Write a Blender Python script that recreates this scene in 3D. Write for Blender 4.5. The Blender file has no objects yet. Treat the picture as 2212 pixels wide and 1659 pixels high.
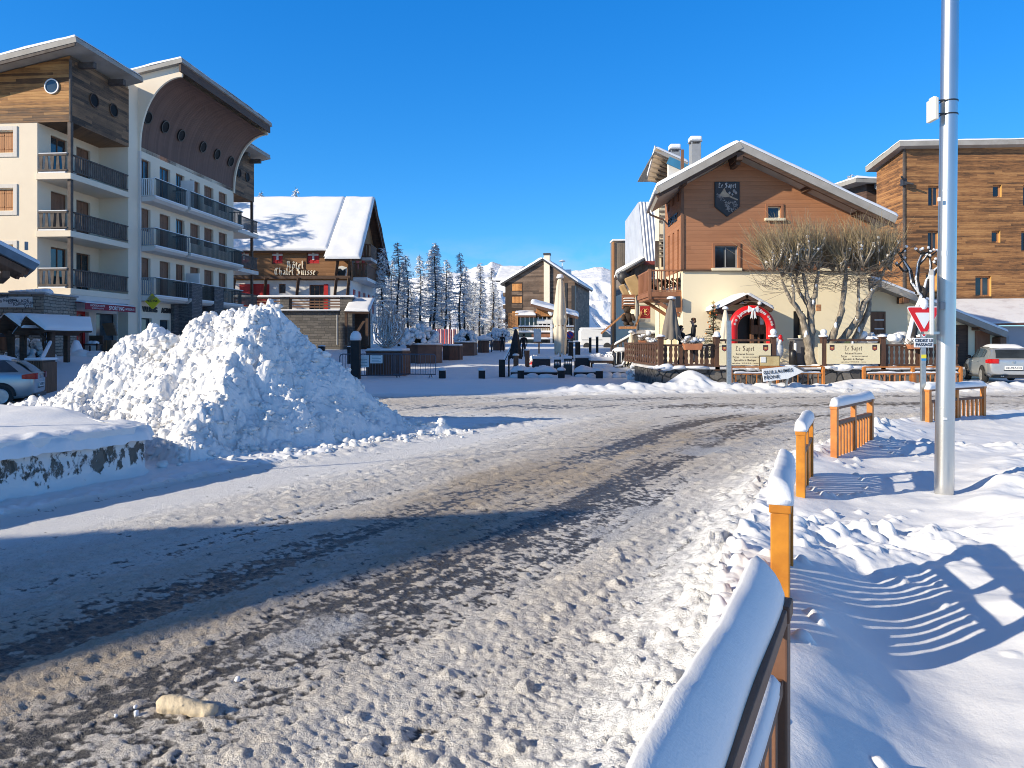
import bpy, bmesh, math, random
import numpy as np
from mathutils import Vector, Matrix, Quaternion
random.seed(7)
R = math.radians
scene = bpy.context.scene
COL = scene.collection
F, CX, HY, EYE = 1598.0, 1106.0, 740.0, 1.65       # survey of the photograph: focal length, principal column, horizon row, eye height


def P(x, y, Y):
    return Vector(((x - CX) / F * Y, Y, EYE + (HY - y) / F * Y))


def gx(x, Y):
    return (x - CX) / F * Y


def gz(y, Y):
    return EYE + (HY - y) / F * Y


# ------------------------------------------------------------------ numpy noise
def _h(ix, iy, s):
    n = (ix.astype(np.int64) * 374761393 + iy.astype(np.int64) * 668265263 + s * 974634777) & 0xffffffff
    n = ((n ^ (n >> 13)) * 1274126177) & 0xffffffff
    n = ((n ^ (n >> 16)) * 2246822519) & 0xffffffff
    n = n ^ (n >> 15)
    return (n & 0xffffff) / float(0xffffff)


def vnoise(x, y, s=0):
    x = np.asarray(x, float); y = np.asarray(y, float)
    ix = np.floor(x); iy = np.floor(y)
    fx = x - ix; fy = y - iy
    fx = fx * fx * fx * (fx * (fx * 6 - 15) + 10); fy = fy * fy * fy * (fy * (fy * 6 - 15) + 10)
    a = _h(ix, iy, s); b = _h(ix + 1, iy, s); c = _h(ix, iy + 1, s); d = _h(ix + 1, iy + 1, s)
    return ((a + (b - a) * fx) + ((c + (d - c) * fx) - (a + (b - a) * fx)) * fy) * 2 - 1


def fbm(x, y, s=0, o=4, g=.5):
    t = 0; a = 1.0; n = 0.0
    c, sn = math.cos(.6), math.sin(.6)
    for i in range(o):
        t = t + a * vnoise(x, y, s + i * 17); n += a; a *= g
        x, y = (x * c - y * sn) * 2.03 + 5.1, (x * sn + y * c) * 2.03 - 3.7
    return t / n


def worley(x, y, s=0):
    """distance to the nearest scattered point, and that point's random value"""
    x = np.asarray(x, float); y = np.asarray(y, float)
    ix = np.floor(x); iy = np.floor(y)
    best = np.full(x.shape, 9.0); val = np.zeros(x.shape)
    for dx in (-1, 0, 1):
        for dy in (-1, 0, 1):
            px = ix + dx + _h(ix + dx, iy + dy, s); py = iy + dy + _h(ix + dx, iy + dy, s + 91)
            d = (px - x) ** 2 + (py - y) ** 2
            m = d < best
            best = np.where(m, d, best); val = np.where(m, _h(ix + dx, iy + dy, s + 57), val)
    return np.sqrt(best), val


def sstep(a, b, x):
    t = np.clip((x - a) / (b - a), 0, 1)
    return t * t * (3 - 2 * t)


def polydist(x, y, pts):
    """distance to a polyline and signed side (left positive)"""
    best = np.full(x.shape, 1e9); side = np.zeros(x.shape)
    for (ax, ay), (bx, by) in zip(pts[:-1], pts[1:]):
        dx, dy = bx - ax, by - ay
        l2 = dx * dx + dy * dy
        t = np.clip(((x - ax) * dx + (y - ay) * dy) / l2, 0, 1)
        ex = x - (ax + t * dx); ey = y - (ay + t * dy)
        d = ex * ex + ey * ey
        m = d < best
        best = np.where(m, d, best); side = np.where(m, np.sign(dx * ey - dy * ex), side)
    return np.sqrt(best), side


def inpoly(x, y, poly):
    r = np.zeros(x.shape, bool)
    n = len(poly)
    for i in range(n):
        (x0, y0), (x1, y1) = poly[i], poly[(i + 1) % n]
        if y0 == y1:
            continue
        c = ((y0 > y) != (y1 > y)) & (x < (x1 - x0) * (y - y0) / (y1 - y0) + x0)
        r ^= c
    return r


# ------------------------------------------------------------------ objects
def tag(o, label=None, cat=None, group=None, kind=None):
    if label: o['label'] = label
    if cat: o['category'] = cat
    if group: o['group'] = group
    if kind: o['kind'] = kind
    return o


def wpos(o):
    v = Vector((0, 0, 0))
    while o is not None:
        v = v + o.location; o = o.parent
    return v


def thing(name, label, cat, loc=(0, 0, 0), group=None):
    o = bpy.data.objects.new(name, None)
    o.empty_display_size = .2
    COL.objects.link(o); o.location = loc
    return tag(o, label, cat, group)


def link(name, me, parent=None):
    o = bpy.data.objects.new(name, me)
    COL.objects.link(o)
    if parent is not None:
        o.parent = parent; o.location = -wpos(parent)
    return o


def dup(root, loc=None, rz=None, sc=None, label=None, group=None, parent=None):
    c = root.copy(); COL.objects.link(c)
    if parent is not None: c.parent = parent
    if loc is not None: c.location = loc
    if rz is not None: c.rotation_euler = (root.rotation_euler[0], root.rotation_euler[1], rz)
    if sc is not None: c.scale = sc if hasattr(sc, '__len__') else (sc, sc, sc)
    if label: c['label'] = label
    if group: c['group'] = group
    for ch in list(root.children):
        dup(ch, parent=c)
    return c


def frame_of(d):
    d = Vector(d).normalized()
    a = Vector((0, 0, 1)) if abs(d.z) < .95 else Vector((1, 0, 0))
    u = d.cross(a).normalized(); return u, d.cross(u).normalized()


class MB:
    """collects shapes; build() links them as ONE mesh object"""
    def __init__(s, M=None):
        s.v = []; s.f = []; s.m = []; s.M = M

    def add(s, vs, fs, mi=0):
        n = len(s.v)
        if s.M is not None:
            vs = [s.M @ Vector(p) for p in vs]
        s.v.extend([tuple(p) for p in vs])
        for f in fs:
            s.f.append(tuple(i + n for i in f)); s.m.append(mi)
        return s

    def box(s, x0, x1, y0, y1, z0, z1, mi=0):
        if x0 > x1: x0, x1 = x1, x0
        if y0 > y1: y0, y1 = y1, y0
        if z0 > z1: z0, z1 = z1, z0
        vs = [(x0, y0, z0), (x1, y0, z0), (x1, y1, z0), (x0, y1, z0), (x0, y0, z1), (x1, y0, z1), (x1, y1, z1), (x0, y1, z1)]
        return s.add(vs, [(0, 3, 2, 1), (4, 5, 6, 7), (0, 1, 5, 4), (1, 2, 6, 5), (2, 3, 7, 6), (3, 0, 4, 7)], mi)

    def bar(s, p, q, w, h, mi=0, up=(0, 0, 1)):
        """rectangular bar from p to q; w across, h along up"""
        p = Vector(p); q = Vector(q); d = (q - p).normalized()
        u = d.cross(Vector(up))
        u = u.normalized() if u.length > 1e-6 else Vector((1, 0, 0))
        v = u.cross(d).normalized()
        vs = []
        for c in (p, q):
            for a, b in ((-1, -1), (1, -1), (1, 1), (-1, 1)):
                vs.append(c + u * a * w / 2 + v * b * h / 2)
        return s.add(vs, [(3, 2, 1, 0), (4, 5, 6, 7), (0, 1, 5, 4), (1, 2, 6, 5), (2, 3, 7, 6), (3, 0, 4, 7)], mi)

    def prism(s, pts, o, u, v, w, mi=0):
        """polygon pts (a,b) in the plane o + a u + b v, extruded by vector w"""
        o = Vector(o); u = Vector(u); v = Vector(v); w = Vector(w)
        n = len(pts)
        vs = [o + u * a + v * b for a, b in pts]
        vs += [p + w for p in vs]
        fs = [tuple(range(n - 1, -1, -1)), tuple(range(n, 2 * n))]
        fs += [(i, (i + 1) % n, n + (i + 1) % n, n + i) for i in range(n)]
        return s.add(vs, fs, mi)

    def poly(s, pts, mi=0):
        return s.add(pts, [tuple(range(len(pts)))], mi)

    def tube(s, pts, r, n=6, mi=0, cap=True):
        pts = [Vector(p) for p in pts]
        rs = r if hasattr(r, '__len__') else [r] * len(pts)
        vs = []; fs = []
        pu = None
        for i, p in enumerate(pts):
            d = (pts[min(i + 1, len(pts) - 1)] - pts[max(i - 1, 0)])
            if d.length < 1e-9: d = Vector((0, 0, 1))
            d.normalize()
            if pu is None: u, w = frame_of(d)
            else:
                u = pu - d * pu.dot(d)
                u = u.normalized() if u.length > 1e-6 else frame_of(d)[0]
                w = d.cross(u)
            pu = u
            for k in range(n):
                a = 2 * math.pi * k / n
                vs.append(p + (u * math.cos(a) + w * math.sin(a)) * rs[i])
        for i in range(len(pts) - 1):
            for k in range(n):
                a = i * n + k; b = i * n + (k + 1) % n
                fs.append((a, b, b + n, a + n))
        if cap:
            fs.append(tuple(range(n - 1, -1, -1))); fs.append(tuple(range((len(pts) - 1) * n, len(pts) * n)))
        return s.add(vs, fs, mi)

    def lathe(s, prof, c, n=16, mi=0, sx=1, sy=1, fn=None):
        c = Vector(c); vs = []; fs = []
        for j, (r, z) in enumerate(prof):
            for k in range(n):
                a = 2 * math.pi * k / n
                rr = r * (fn(a, z) if fn else 1)
                vs.append((c.x + rr * math.cos(a) * sx, c.y + rr * math.sin(a) * sy, c.z + z))
        for j in range(len(prof) - 1):
            for k in range(n):
                a = j * n + k; b = j * n + (k + 1) % n
                fs.append((a, b, b + n, a + n))
        fs.append(tuple(range(n - 1, -1, -1))); fs.append(tuple(range((len(prof) - 1) * n, len(prof) * n)))
        return s.add(vs, fs, mi)

    def blob(s, c, r, mi=0, rough=.15, n=7, m=5, rot=0.0, rnd=random):
        c = Vector(c); r = r if hasattr(r, '__len__') else (r, r, r)
        vs = [c + Vector((0, 0, r[2]))]; fs = []
        for j in range(1, m):
            t = math.pi * j / m
            for k in range(n):
                a = 2 * math.pi * k / n + j * .4 + rot
                q = 1 + rnd.uniform(-rough, rough)
                vs.append(c + Vector((r[0] * math.sin(t) * math.cos(a) * q, r[1] * math.sin(t) * math.sin(a) * q, r[2] * math.cos(t) * q)))
        vs.append(c - Vector((0, 0, r[2])))
        for k in range(n):
            fs.append((0, 1 + k, 1 + (k + 1) % n))
        for j in range(m - 2):
            for k in range(n):
                a = 1 + j * n + k; b = 1 + j * n + (k + 1) % n
                fs.append((a, a + n, b + n, b))
        L = len(vs) - 1; o = 1 + (m - 2) * n
        for k in range(n):
            fs.append((L, o + (k + 1) % n, o + k))
        return s.add(vs, fs, mi)

    def build(s, name, mats, parent=None, smooth=False, bevel=0, seg=2, sub=0):
        me = bpy.data.meshes.new(name)
        me.from_pydata(s.v, [], s.f)
        mats = mats if isinstance(mats, (list, tuple)) else [mats]
        for m in mats: me.materials.append(m)
        me.polygons.foreach_set('material_index', s.m)
        if smooth:
            me.polygons.foreach_set('use_smooth', [True] * len(s.f))
        me.update()
        o = link(name, me, parent)
        if bevel:
            b = o.modifiers.new('b', 'BEVEL'); b.width = bevel; b.segments = seg; b.limit_method = 'ANGLE'; b.angle_limit = R(35)
            b.use_clamp_overlap = True
        if sub:
            b = o.modifiers.new('s', 'SUBSURF'); b.levels = b.render_levels = sub
        return o


def gridmesh(name, X, Y, Z, mat, parent=None, smooth=True, attrs=None, wrap=False):
    """X, Y, Z: 2-D arrays of vertex positions"""
    n, m = X.shape
    co = np.stack([X, Y, Z], -1).reshape(-1, 3)
    i = np.arange(n - 1)[:, None] * m + np.arange(m - 1)[None, :]
    q = np.stack([i, i + 1, i + m + 1, i + m], -1).reshape(-1, 4)
    return npmesh(name, co, q, mat, parent, smooth, attrs)


def npmesh(name, co, q, mat, parent=None, smooth=True, attrs=None):
    me = bpy.data.meshes.new(name)
    k = q.shape[1]
    me.vertices.add(len(co)); me.vertices.foreach_set('co', co.astype(np.float32).ravel())
    me.loops.add(q.size); me.loops.foreach_set('vertex_index', q.astype(np.int32).ravel())
    me.polygons.add(len(q)); me.polygons.foreach_set('loop_start', np.arange(0, q.size, k, dtype=np.int32))
    me.polygons.foreach_set('loop_total', np.full(len(q), k, dtype=np.int32))
    me.polygons.foreach_set('use_smooth', np.full(len(q), smooth, dtype=bool))
    for an, av in (attrs or {}).items():
        a = me.attributes.new(an, 'FLOAT', 'POINT'); a.data.foreach_set('value', np.asarray(av, np.float32).ravel())
    if mat: me.materials.append(mat)
    me.update(calc_edges=True); me.validate()
    return link(name, me, parent)


# ------------------------------------------------------------------ materials
def _new(name):
    m = bpy.data.materials.new(name); m.use_nodes = True
    nt = m.node_tree; b = nt.nodes['Principled BSDF']
    return m, nt, b


def N(nt, t, **kw):
    n = nt.nodes.new(t)
    for k, v in kw.items():
        if k.startswith('i_'):
            n.inputs[k[2:].replace('_', ' ')].default_value = v
        else: setattr(n, k, v)
    return n


def rgba(c):
    return (c[0], c[1], c[2], 1)


def mixc(nt, fac, a, b, blend='MIX'):
    n = nt.nodes.new('ShaderNodeMix'); n.data_type = 'RGBA'; n.blend_type = blend
    for sock, v in ((0, fac), (6, a), (7, b)):
        if hasattr(v, 'links') or hasattr(v, 'is_linked'): nt.links.new(v, n.inputs[sock])
        else: n.inputs[sock].default_value = rgba(v) if sock else v
    return n.outputs[2]


def mth(nt, op, a, b=0.0, c=None, clamp=False):
    n = nt.nodes.new('ShaderNodeMath'); n.operation = op; n.use_clamp = clamp
    for i, v in enumerate((a, b, c)):
        if v is None: continue
        if hasattr(v, 'is_linked'): nt.links.new(v, n.inputs[i])
        else: n.inputs[i].default_value = v
    return n.outputs[0]


def ramp(nt, fac, stops):
    n = nt.nodes.new('ShaderNodeValToRGB')
    el = n.color_ramp.elements
    while len(el) < len(stops): el.new(.5)
    for e, (p, c) in zip(el, stops):
        e.position = p; e.color = rgba(c) if hasattr(c, '__len__') else (c, c, c, 1)
    nt.links.new(fac, n.inputs[0])
    return n.outputs[0]


def noise(nt, scale, detail=5, rough=.55, stretch=(1, 1, 1), dist=0.0, src='Object', off=(0, 0, 0)):
    tc = N(nt, 'ShaderNodeTexCoord'); mp = N(nt, 'ShaderNodeMapping')
    mp.inputs['Scale'].default_value = stretch; mp.inputs['Location'].default_value = off
    nt.links.new(tc.outputs[src], mp.inputs[0])
    n = N(nt, 'ShaderNodeTexNoise'); n.inputs['Scale'].default_value = scale
    n.inputs['Detail'].default_value = detail; n.inputs['Roughness'].default_value = rough; n.inputs['Distortion'].default_value = dist
    nt.links.new(mp.outputs[0], n.inputs['Vector'])
    return n.outputs[0]


def bumpto(nt, b, h, strength=.3, dist=.02):
    bp = N(nt, 'ShaderNodeBump'); bp.inputs['Strength'].default_value = strength; bp.inputs['Distance'].default_value = dist
    nt.links.new(h, bp.inputs['Height']); nt.links.new(bp.outputs[0], b.inputs['Normal'])


def mat(name, c, c2=None, scale=3, rough=.7, metal=0, bump=0, bscale=30, bdist=.01, stretch=(1, 1, 1), lo=.35, hi=.65, spec=.5, coat=0):
    m, nt, b = _new(name)
    if c2 is None: c2 = tuple(v * .8 for v in c)
    n = noise(nt, scale, 6, .6, stretch)
    nt.links.new(ramp(nt, n, [(lo, c2), (hi, c)]), b.inputs['Base Color'])
    b.inputs['Roughness'].default_value = rough; b.inputs['Metallic'].default_value = metal
    b.inputs['Specular IOR Level'].default_value = spec
    if coat: b.inputs['Coat Weight'].default_value = coat; b.inputs['Coat Roughness'].default_value = .08
    if bump: bumpto(nt, b, noise(nt, bscale, 4, .6, stretch), bump, bdist)
    return m


def wood(name, cols, ph=.14, axis=2, rough=.75, grain=1.0, var=1.0, blen=3.0, bump=.6, worn=None, wornmask=None):
    """boards: axis = the axis across the boards (2: horizontal boards up the wall); cols = (dark, mid, light)"""
    m, nt, b = _new(name)
    tc = N(nt, 'ShaderNodeTexCoord'); sp = N(nt, 'ShaderNodeSeparateXYZ'); nt.links.new(tc.outputs['Object'], sp.inputs[0])
    ax = sp.outputs[axis]
    if axis == 2: along = mth(nt, 'ADD', sp.outputs[0], mth(nt, 'MULTIPLY', sp.outputs[1], 1.13))
    elif axis == 0: along = sp.outputs[2]; ax = mth(nt, 'ADD', sp.outputs[0], sp.outputs[1])
    else: along = sp.outputs[0]
    row = mth(nt, 'DIVIDE', ax, ph); idx = mth(nt, 'FLOOR', row); fr = mth(nt, 'FRACT', row)
    w1 = N(nt, 'ShaderNodeTexWhiteNoise', noise_dimensions='1D'); nt.links.new(idx, w1.inputs['W'])
    seg = mth(nt, 'FLOOR', mth(nt, 'ADD', mth(nt, 'DIVIDE', along, blen), mth(nt, 'MULTIPLY', w1.outputs[0], 7.0)))
    w2 = N(nt, 'ShaderNodeTexWhiteNoise', noise_dimensions='2D'); cb = N(nt, 'ShaderNodeCombineXYZ')
    nt.links.new(idx, cb.inputs[0]); nt.links.new(seg, cb.inputs[1]); nt.links.new(cb.outputs[0], w2.inputs['Vector'])
    cg = N(nt, 'ShaderNodeCombineXYZ')
    nt.links.new(mth(nt, 'MULTIPLY', along, 1.2), cg.inputs[0]); nt.links.new(mth(nt, 'MULTIPLY', ax, 22.0), cg.inputs[1]); nt.links.new(mth(nt, 'MULTIPLY', idx, 3.7), cg.inputs[2])
    g = N(nt, 'ShaderNodeTexNoise'); g.inputs['Scale'].default_value = 1.6; g.inputs['Detail'].default_value = 7; g.inputs['Roughness'].default_value = .65
    nt.links.new(cg.outputs[0], g.inputs['Vector'])
    gv = mth(nt, 'MULTIPLY', mth(nt, 'SUBTRACT', g.outputs[0], .5), 1.5 * grain)
    pv = mth(nt, 'MULTIPLY', mth(nt, 'SUBTRACT', w2.outputs[0], .5), .8 * var)
    big = noise(nt, .5, 4, .6)
    bv = mth(nt, 'MULTIPLY', mth(nt, 'SUBTRACT', big, .5), 1.4 * var)
    t = mth(nt, 'ADD', mth(nt, 'ADD', gv, pv), mth(nt, 'ADD', bv, .5), clamp=True)
    col = ramp(nt, t, [(.05, cols[0]), (.5, cols[1]), (.95, cols[2])])
    if wornmask:        # grey weathered zone between two heights (real weathering: lower boards go grey)
        z0, z1 = wornmask
        k = mth(nt, 'ADD', mth(nt, 'DIVIDE', mth(nt, 'SUBTRACT', sp.outputs[2], z0), z1 - z0), mth(nt, 'MULTIPLY', mth(nt, 'SUBTRACT', g.outputs[0], .5), 1.6), clamp=True)
        col = mixc(nt, k, worn, col)
    nt.links.new(col, b.inputs['Base Color'])
    b.inputs['Roughness'].default_value = rough
    # lapped boards: each board leans out to a sharp lower edge
    lap = mth(nt, 'POWER', mth(nt, 'ABSOLUTE', mth(nt, 'SUBTRACT', mth(nt, 'MULTIPLY', fr, 2.0), 1.0)), 6.0)
    hgt = mth(nt, 'SUBTRACT', mth(nt, 'MULTIPLY', g.outputs[0], .25), lap)
    bumpto(nt, b, hgt, bump, .02)
    return m


def stone(name, c1, c2, mortar, scale=3.0, brick=None, rough=.85, bump=.7, snow=None, band=None):
    m, nt, b = _new(name)
    tc = N(nt, 'ShaderNodeTexCoord'); sp = N(nt, 'ShaderNodeSeparateXYZ'); nt.links.new(tc.outputs['Object'], sp.inputs[0])
    cb = N(nt, 'ShaderNodeCombineXYZ')
    nt.links.new(mth(nt, 'ADD', sp.outputs[0], mth(nt, 'MULTIPLY', sp.outputs[1], 1.07)), cb.inputs[0]); nt.links.new(sp.outputs[2], cb.inputs[1])
    nz = N(nt, 'ShaderNodeTexNoise'); nz.inputs['Scale'].default_value = 2.5; nt.links.new(cb.outputs[0], nz.inputs['Vector'])
    vm = N(nt, 'ShaderNodeVectorMath', operation='MULTIPLY_ADD'); nt.links.new(nz.outputs['Color'], vm.inputs[0])
    vm.inputs[1].default_value = (.12, .12, 0); nt.links.new(cb.outputs[0], vm.inputs[2])
    if brick:
        t = N(nt, 'ShaderNodeTexBrick'); t.inputs['Scale'].default_value = 1; t.inputs['Brick Width'].default_value = brick[0]; t.inputs['Row Height'].default_value = brick[1]
        t.inputs['Mortar Size'].default_value = .016; t.inputs['Mortar Smooth'].default_value = .3; t.inputs['Color1'].default_value = rgba(c1); t.inputs['Color2'].default_value = rgba(c2); t.inputs['Mortar'].default_value = rgba(mortar)
        t.squash = 1.6; t.squash_frequency = 3; t.offset = .42
        nt.links.new(vm.outputs[0], t.inputs['Vector'])
        col = t.outputs['Color']; hgt = mth(nt, 'SUBTRACT', 1.0, t.outputs['Fac'])
    else:
        t = N(nt, 'ShaderNodeTexVoronoi', feature='DISTANCE_TO_EDGE'); t.inputs['Scale'].default_value = scale
        t2 = N(nt, 'ShaderNodeTexVoronoi'); t2.inputs['Scale'].default_value = scale
        nt.links.new(vm.outputs[0], t.inputs['Vector']); nt.links.new(vm.outputs[0], t2.inputs['Vector'])
        sep = N(nt, 'ShaderNodeSeparateColor'); nt.links.new(t2.outputs['Color'], sep.inputs[0])
        cc = ramp(nt, sep.outputs[0], [(0, c1), (1, c2)])
        e = ramp(nt, t.outputs['Distance'], [(.02, 0.0), (.09, 1.0)])
        col = mixc(nt, e, mortar, cc); hgt = e
    n2 = noise(nt, 9, 6, .65)
    col = mixc(nt, mth(nt, 'MULTIPLY', n2, .55), col, (.12, .11, .1), 'MULTIPLY')
    if snow:      # driven snow sticking to the face
        sv = noise(nt, snow[0], 6, .65, (1, 1, .6))
        if band:
            bq = mth(nt, 'POWER', mth(nt, 'ABSOLUTE', mth(nt, 'DIVIDE', mth(nt, 'SUBTRACT', sp.outputs[2], band[0]), band[1])), 2.0)
            sv = mth(nt, 'ADD', sv, mth(nt, 'MULTIPLY', bq, .12))
        k = ramp(nt, sv, [(snow[1], 0.0), (snow[1] + .05, 1.0)])
        col = mixc(nt, k, col, (.78, .77, .76)); hgt = mth(nt, 'MULTIPLY', hgt, mth(nt, 'SUBTRACT', 1.0, k))
    nt.links.new(col, b.inputs['Base Color']); b.inputs['Roughness'].default_value = rough
    bumpto(nt, b, mth(nt, 'ADD', hgt, mth(nt, 'MULTIPLY', n2, .4)), bump, .03)
    return m


def snowmat(name, c=(.86, .87, .89), bump=.35, bs=18, bd=.02, dirt=None):
    m, nt, b = _new(name)
    n = noise(nt, bs, 6, .6)
    n2 = noise(nt, 150, 2, .5)
    col = ramp(nt, noise(nt, 1.3, 5, .6), [(.3, tuple(v * .95 for v in c)), (.7, c)])
    if dirt: col = mixc(nt, ramp(nt, noise(nt, dirt[1], 5, .7), [(.5, 0.0), (.75, dirt[2])]), col, dirt[0])
    nt.links.new(col, b.inputs['Base Color'])
    b.inputs['Roughness'].default_value = .62; b.inputs['Specular IOR Level'].default_value = .35
    bumpto(nt, b, mth(nt, 'ADD', n, mth(nt, 'MULTIPLY', n2, .25)), bump, bd)
    return m


def glassmat(name, c=(.02, .025, .03), rough=.06, c2=None):
    m, nt, b = _new(name)
    col = ramp(nt, noise(nt, 1.1, 3, .5), [(.35, c), (.7, c2 or tuple(v * 2.2 for v in c))])
    nt.links.new(col, b.inputs['Base Color'])
    b.inputs['Roughness'].default_value = rough; b.inputs['Specular IOR Level'].default_value = .7
    return m


SNOW = snowmat('snow'); SNOWC = snowmat('snow_cap', (.86, .87, .89), .25, 9, .02)
PLASTER = mat('cream plaster', (.84, .73, .57), (.79, .68, .53), .6, .9, bump=.15, bscale=60, bdist=.004)
PLASTERW = mat('pale plaster', (.74, .69, .62), (.66, .61, .55), .5, .9, bump=.15, bscale=60, bdist=.004)
PLASTERS = mat('sunny plaster', (.88, .77, .55), (.84, .73, .51), .4, .9, bump=.12, bscale=50, bdist=.004)
WHITEP = mat('white plaster', (.78, .77, .75), (.70, .69, .68), .5, .9)
OLDWOOD = wood('old larch boards', ((.045, .028, .018), (.15, .085, .045), (.27, .15, .075)), .15)
LARCH = wood('weathered larch boards', ((.10, .045, .015), (.36, .165, .05), (.50, .26, .085)), .13, worn=(.10, .07, .05), wornmask=(11.9, 13.5))
DARKBOARD = wood('dark boards', ((.035, .02, .014), (.085, .045, .03), (.14, .078, .05)), .12, grain=.6, var=.5)
COVEBOARD = wood('reddish soffit boards', ((.085, .045, .033), (.15, .082, .06), (.205, .115, .085)), .11, axis=1, grain=.5, var=.45)
SAPETWOOD = wood('brown cladding', ((.24, .10, .045), (.37, .165, .08), (.43, .20, .10)), .17, grain=.35, var=.35, blen=4.5, bump=.5)
ORANGEWOOD = wood('old orange boards', ((.09, .045, .02), (.29, .13, .046), (.43, .215, .078)), .12, blen=2.4, grain=1.5, var=.95)
GREYWOOD = wood('grey boards', ((.10, .085, .07), (.19, .16, .135), (.27, .235, .2)), .2, axis=0, grain=.7, var=.6)
FARWOOD = wood('dark brown boards', ((.06, .04, .028), (.13, .085, .058), (.2, .14, .10)), .35, grain=1.0, var=.9)
BEAM = mat('brown beam', (.11, .06, .035), (.06, .032, .02), 2, .7, stretch=(1, 1, 8), bump=.3)
RAILBR = mat('dark railing wood', (.115, .055, .03), (.06, .03, .018), 3, .65, stretch=(4, 4, .6), bump=.3, bscale=20)
PORTG = mat('porthole glass', (.012, .012, .014), None, 2, .6, spec=.15)
BROWNB = mat('brown painted wood', (.20, .10, .055), (.13, .065, .035), 2.5, .65, stretch=(4, 4, .6), bump=.3, bscale=20)
RAILGREY = mat('grey weathered rail', (.13, .105, .09), (.065, .05, .042), 3, .8, bump=.3, bscale=20)
REDWOOD = mat('red brown wood', (.34, .15, .075), (.24, .10, .05), 3, .7, stretch=(1, 1, .3), bump=.2)
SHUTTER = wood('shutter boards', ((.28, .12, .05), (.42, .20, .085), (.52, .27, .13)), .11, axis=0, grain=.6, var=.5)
SHUTTERSHADE = wood('shaded shutter boards', ((.12, .06, .035), (.22, .115, .07), (.30, .17, .11)), .12, axis=0, grain=.6, var=.5)  # darker copy of the shutter colour, shade put in for the sunless facades
REDPAINT = mat('red paint', (.55, .02, .02), (.42, .015, .015), 3, .5)
BLACKM = mat('black iron', (.018, .018, .02), (.03, .028, .027), 6, .45, metal=0)
DARKM = mat('dark metal', (.045, .045, .05), (.03, .03, .033), 5, .5)
GALV = mat('galvanised steel', (.46, .49, .50), (.36, .39, .40), 14, .38, metal=.75, bump=.05)
STEEL = mat('brushed pole steel', (.66, .66, .65), (.58, .58, .57), 2, .33, metal=.95, stretch=(1, 1, .3))
GREYP = mat('grey paint', (.30, .31, .32), (.25, .26, .27), 4, .55)
FASCIA = mat('grey fascia', (.38, .36, .33), (.30, .28, .25), 1.5, .7)
ORANGE = mat('orange fence paint', (.60, .22, .045), (.42, .135, .022), 6, .42, bump=.06, bscale=50)
YELLOWO = mat('yellow orange fence paint', (.62, .245, .02), (.44, .155, .012), 6, .42, bump=.06, bscale=50)
FENCEBR = mat('brown and shaded fence paint', (.20, .095, .05), (.13, .06, .035), 3, .6, bump=.2, bscale=30)
GLASS = glassmat('dark window glass'); GLASSB = glassmat('blue window glass', (.03, .045, .06))
WHITE = mat('white paint', (.80, .80, .78), (.74, .74, .72), 3, .5)
CREAMP = mat('cream paint', (.78, .70, .52), (.72, .64, .46), 3, .6)
BLACKP = mat('black paint', (.012, .012, .014), (.02, .02, .022), 4, .4)
STONEW = stone('pale stone blocks', (.46, .41, .33), (.33, .29, .24), (.13, .11, .09), brick=(.42, .14))
STONEG = stone('grey stone blocks', (.22, .20, .18), (.13, .12, .11), (.09, .085, .08), brick=(.55, .2))
STONED = stone('dry stones', (.20, .185, .165), (.09, .085, .08), (.03, .03, .03), scale=2.6)
STONEB = stone('grey stone pillar', (.26, .24, .23), (.16, .15, .145), (.1, .1, .1), brick=(.4, .09))
# ------------------------------------------------------------------ terrain
KERB = [(-22, -40), (-8, -14), (-2.0, -2.6), (-.22, .9), (.42, 2.34), (.9, 3.45), (1.37, 4.87), (2.42, 7.2), (3.0, 8.5), (3.85, 9.8), (5.05, 11.2), (7.35, 13.95), (9.1, 15.0), (12.6, 16.6), (20, 18.2), (60, 19.5), (140, 20)]
LEFTE = [(-140, 17), (-30, 17), (-12, 16.6), (-6, 16.3), (-1.6, 15.9), (-.2, 15.6), (.4, 15.3), (-.6, 14.2), (-2.2, 11.9), (-3.3, 9.8), (-4.6, 7.3), (-8, 1), (-30, -40)]
FARE = [(-140, 24), (-30, 23.2), (-5, 22.6), (2, 23.4), (6, 24.0), (12, 24.4), (30, 25), (60, 25.5), (140, 26)]
ROADPOLY = KERB + FARE[::-1] + LEFTE
MAINP = [(-22, -38), (-6.8, -4.3), (-2.4, 3.5), (.5, 8.7), (2.9, 13.0), (4.3, 15.2), (6.3, 17.3), (9.5, 19), (14, 20.2), (25, 21.2), (60, 22.2), (140, 23)]
CROSSP = [(-140, 20.4), (-20, 19.9), (2, 19.9), (12, 20.8), (60, 22.4), (140, 23)]


def dome(d):
    """a rounded lump falling to zero at d = 1"""
    t = np.clip(1 - d, 0, 1)
    return t * (2 - t) * (1 - .25 * t)


def base_h(x, y):
    z = .03 * np.clip(y - 35.5, 0, 34.5) * 1.07 + .014 * np.clip(y - 70, 0, 80)
    z = z + 1.05 * sstep(-11, -20, x) * sstep(22.5, 34, y) * (1 - sstep(36, 70, y) * .95)
    z = z - .30 * sstep(-6, -12, x) * np.exp(-((y - 21.5) / 4.5) ** 2)
    z = z - .22 * np.clip(np.hypot(x, y) - 165, 0, 1400) * sstep(165, 260, np.hypot(x, y)) * sstep(-60, 80, y)
    return z


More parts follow.
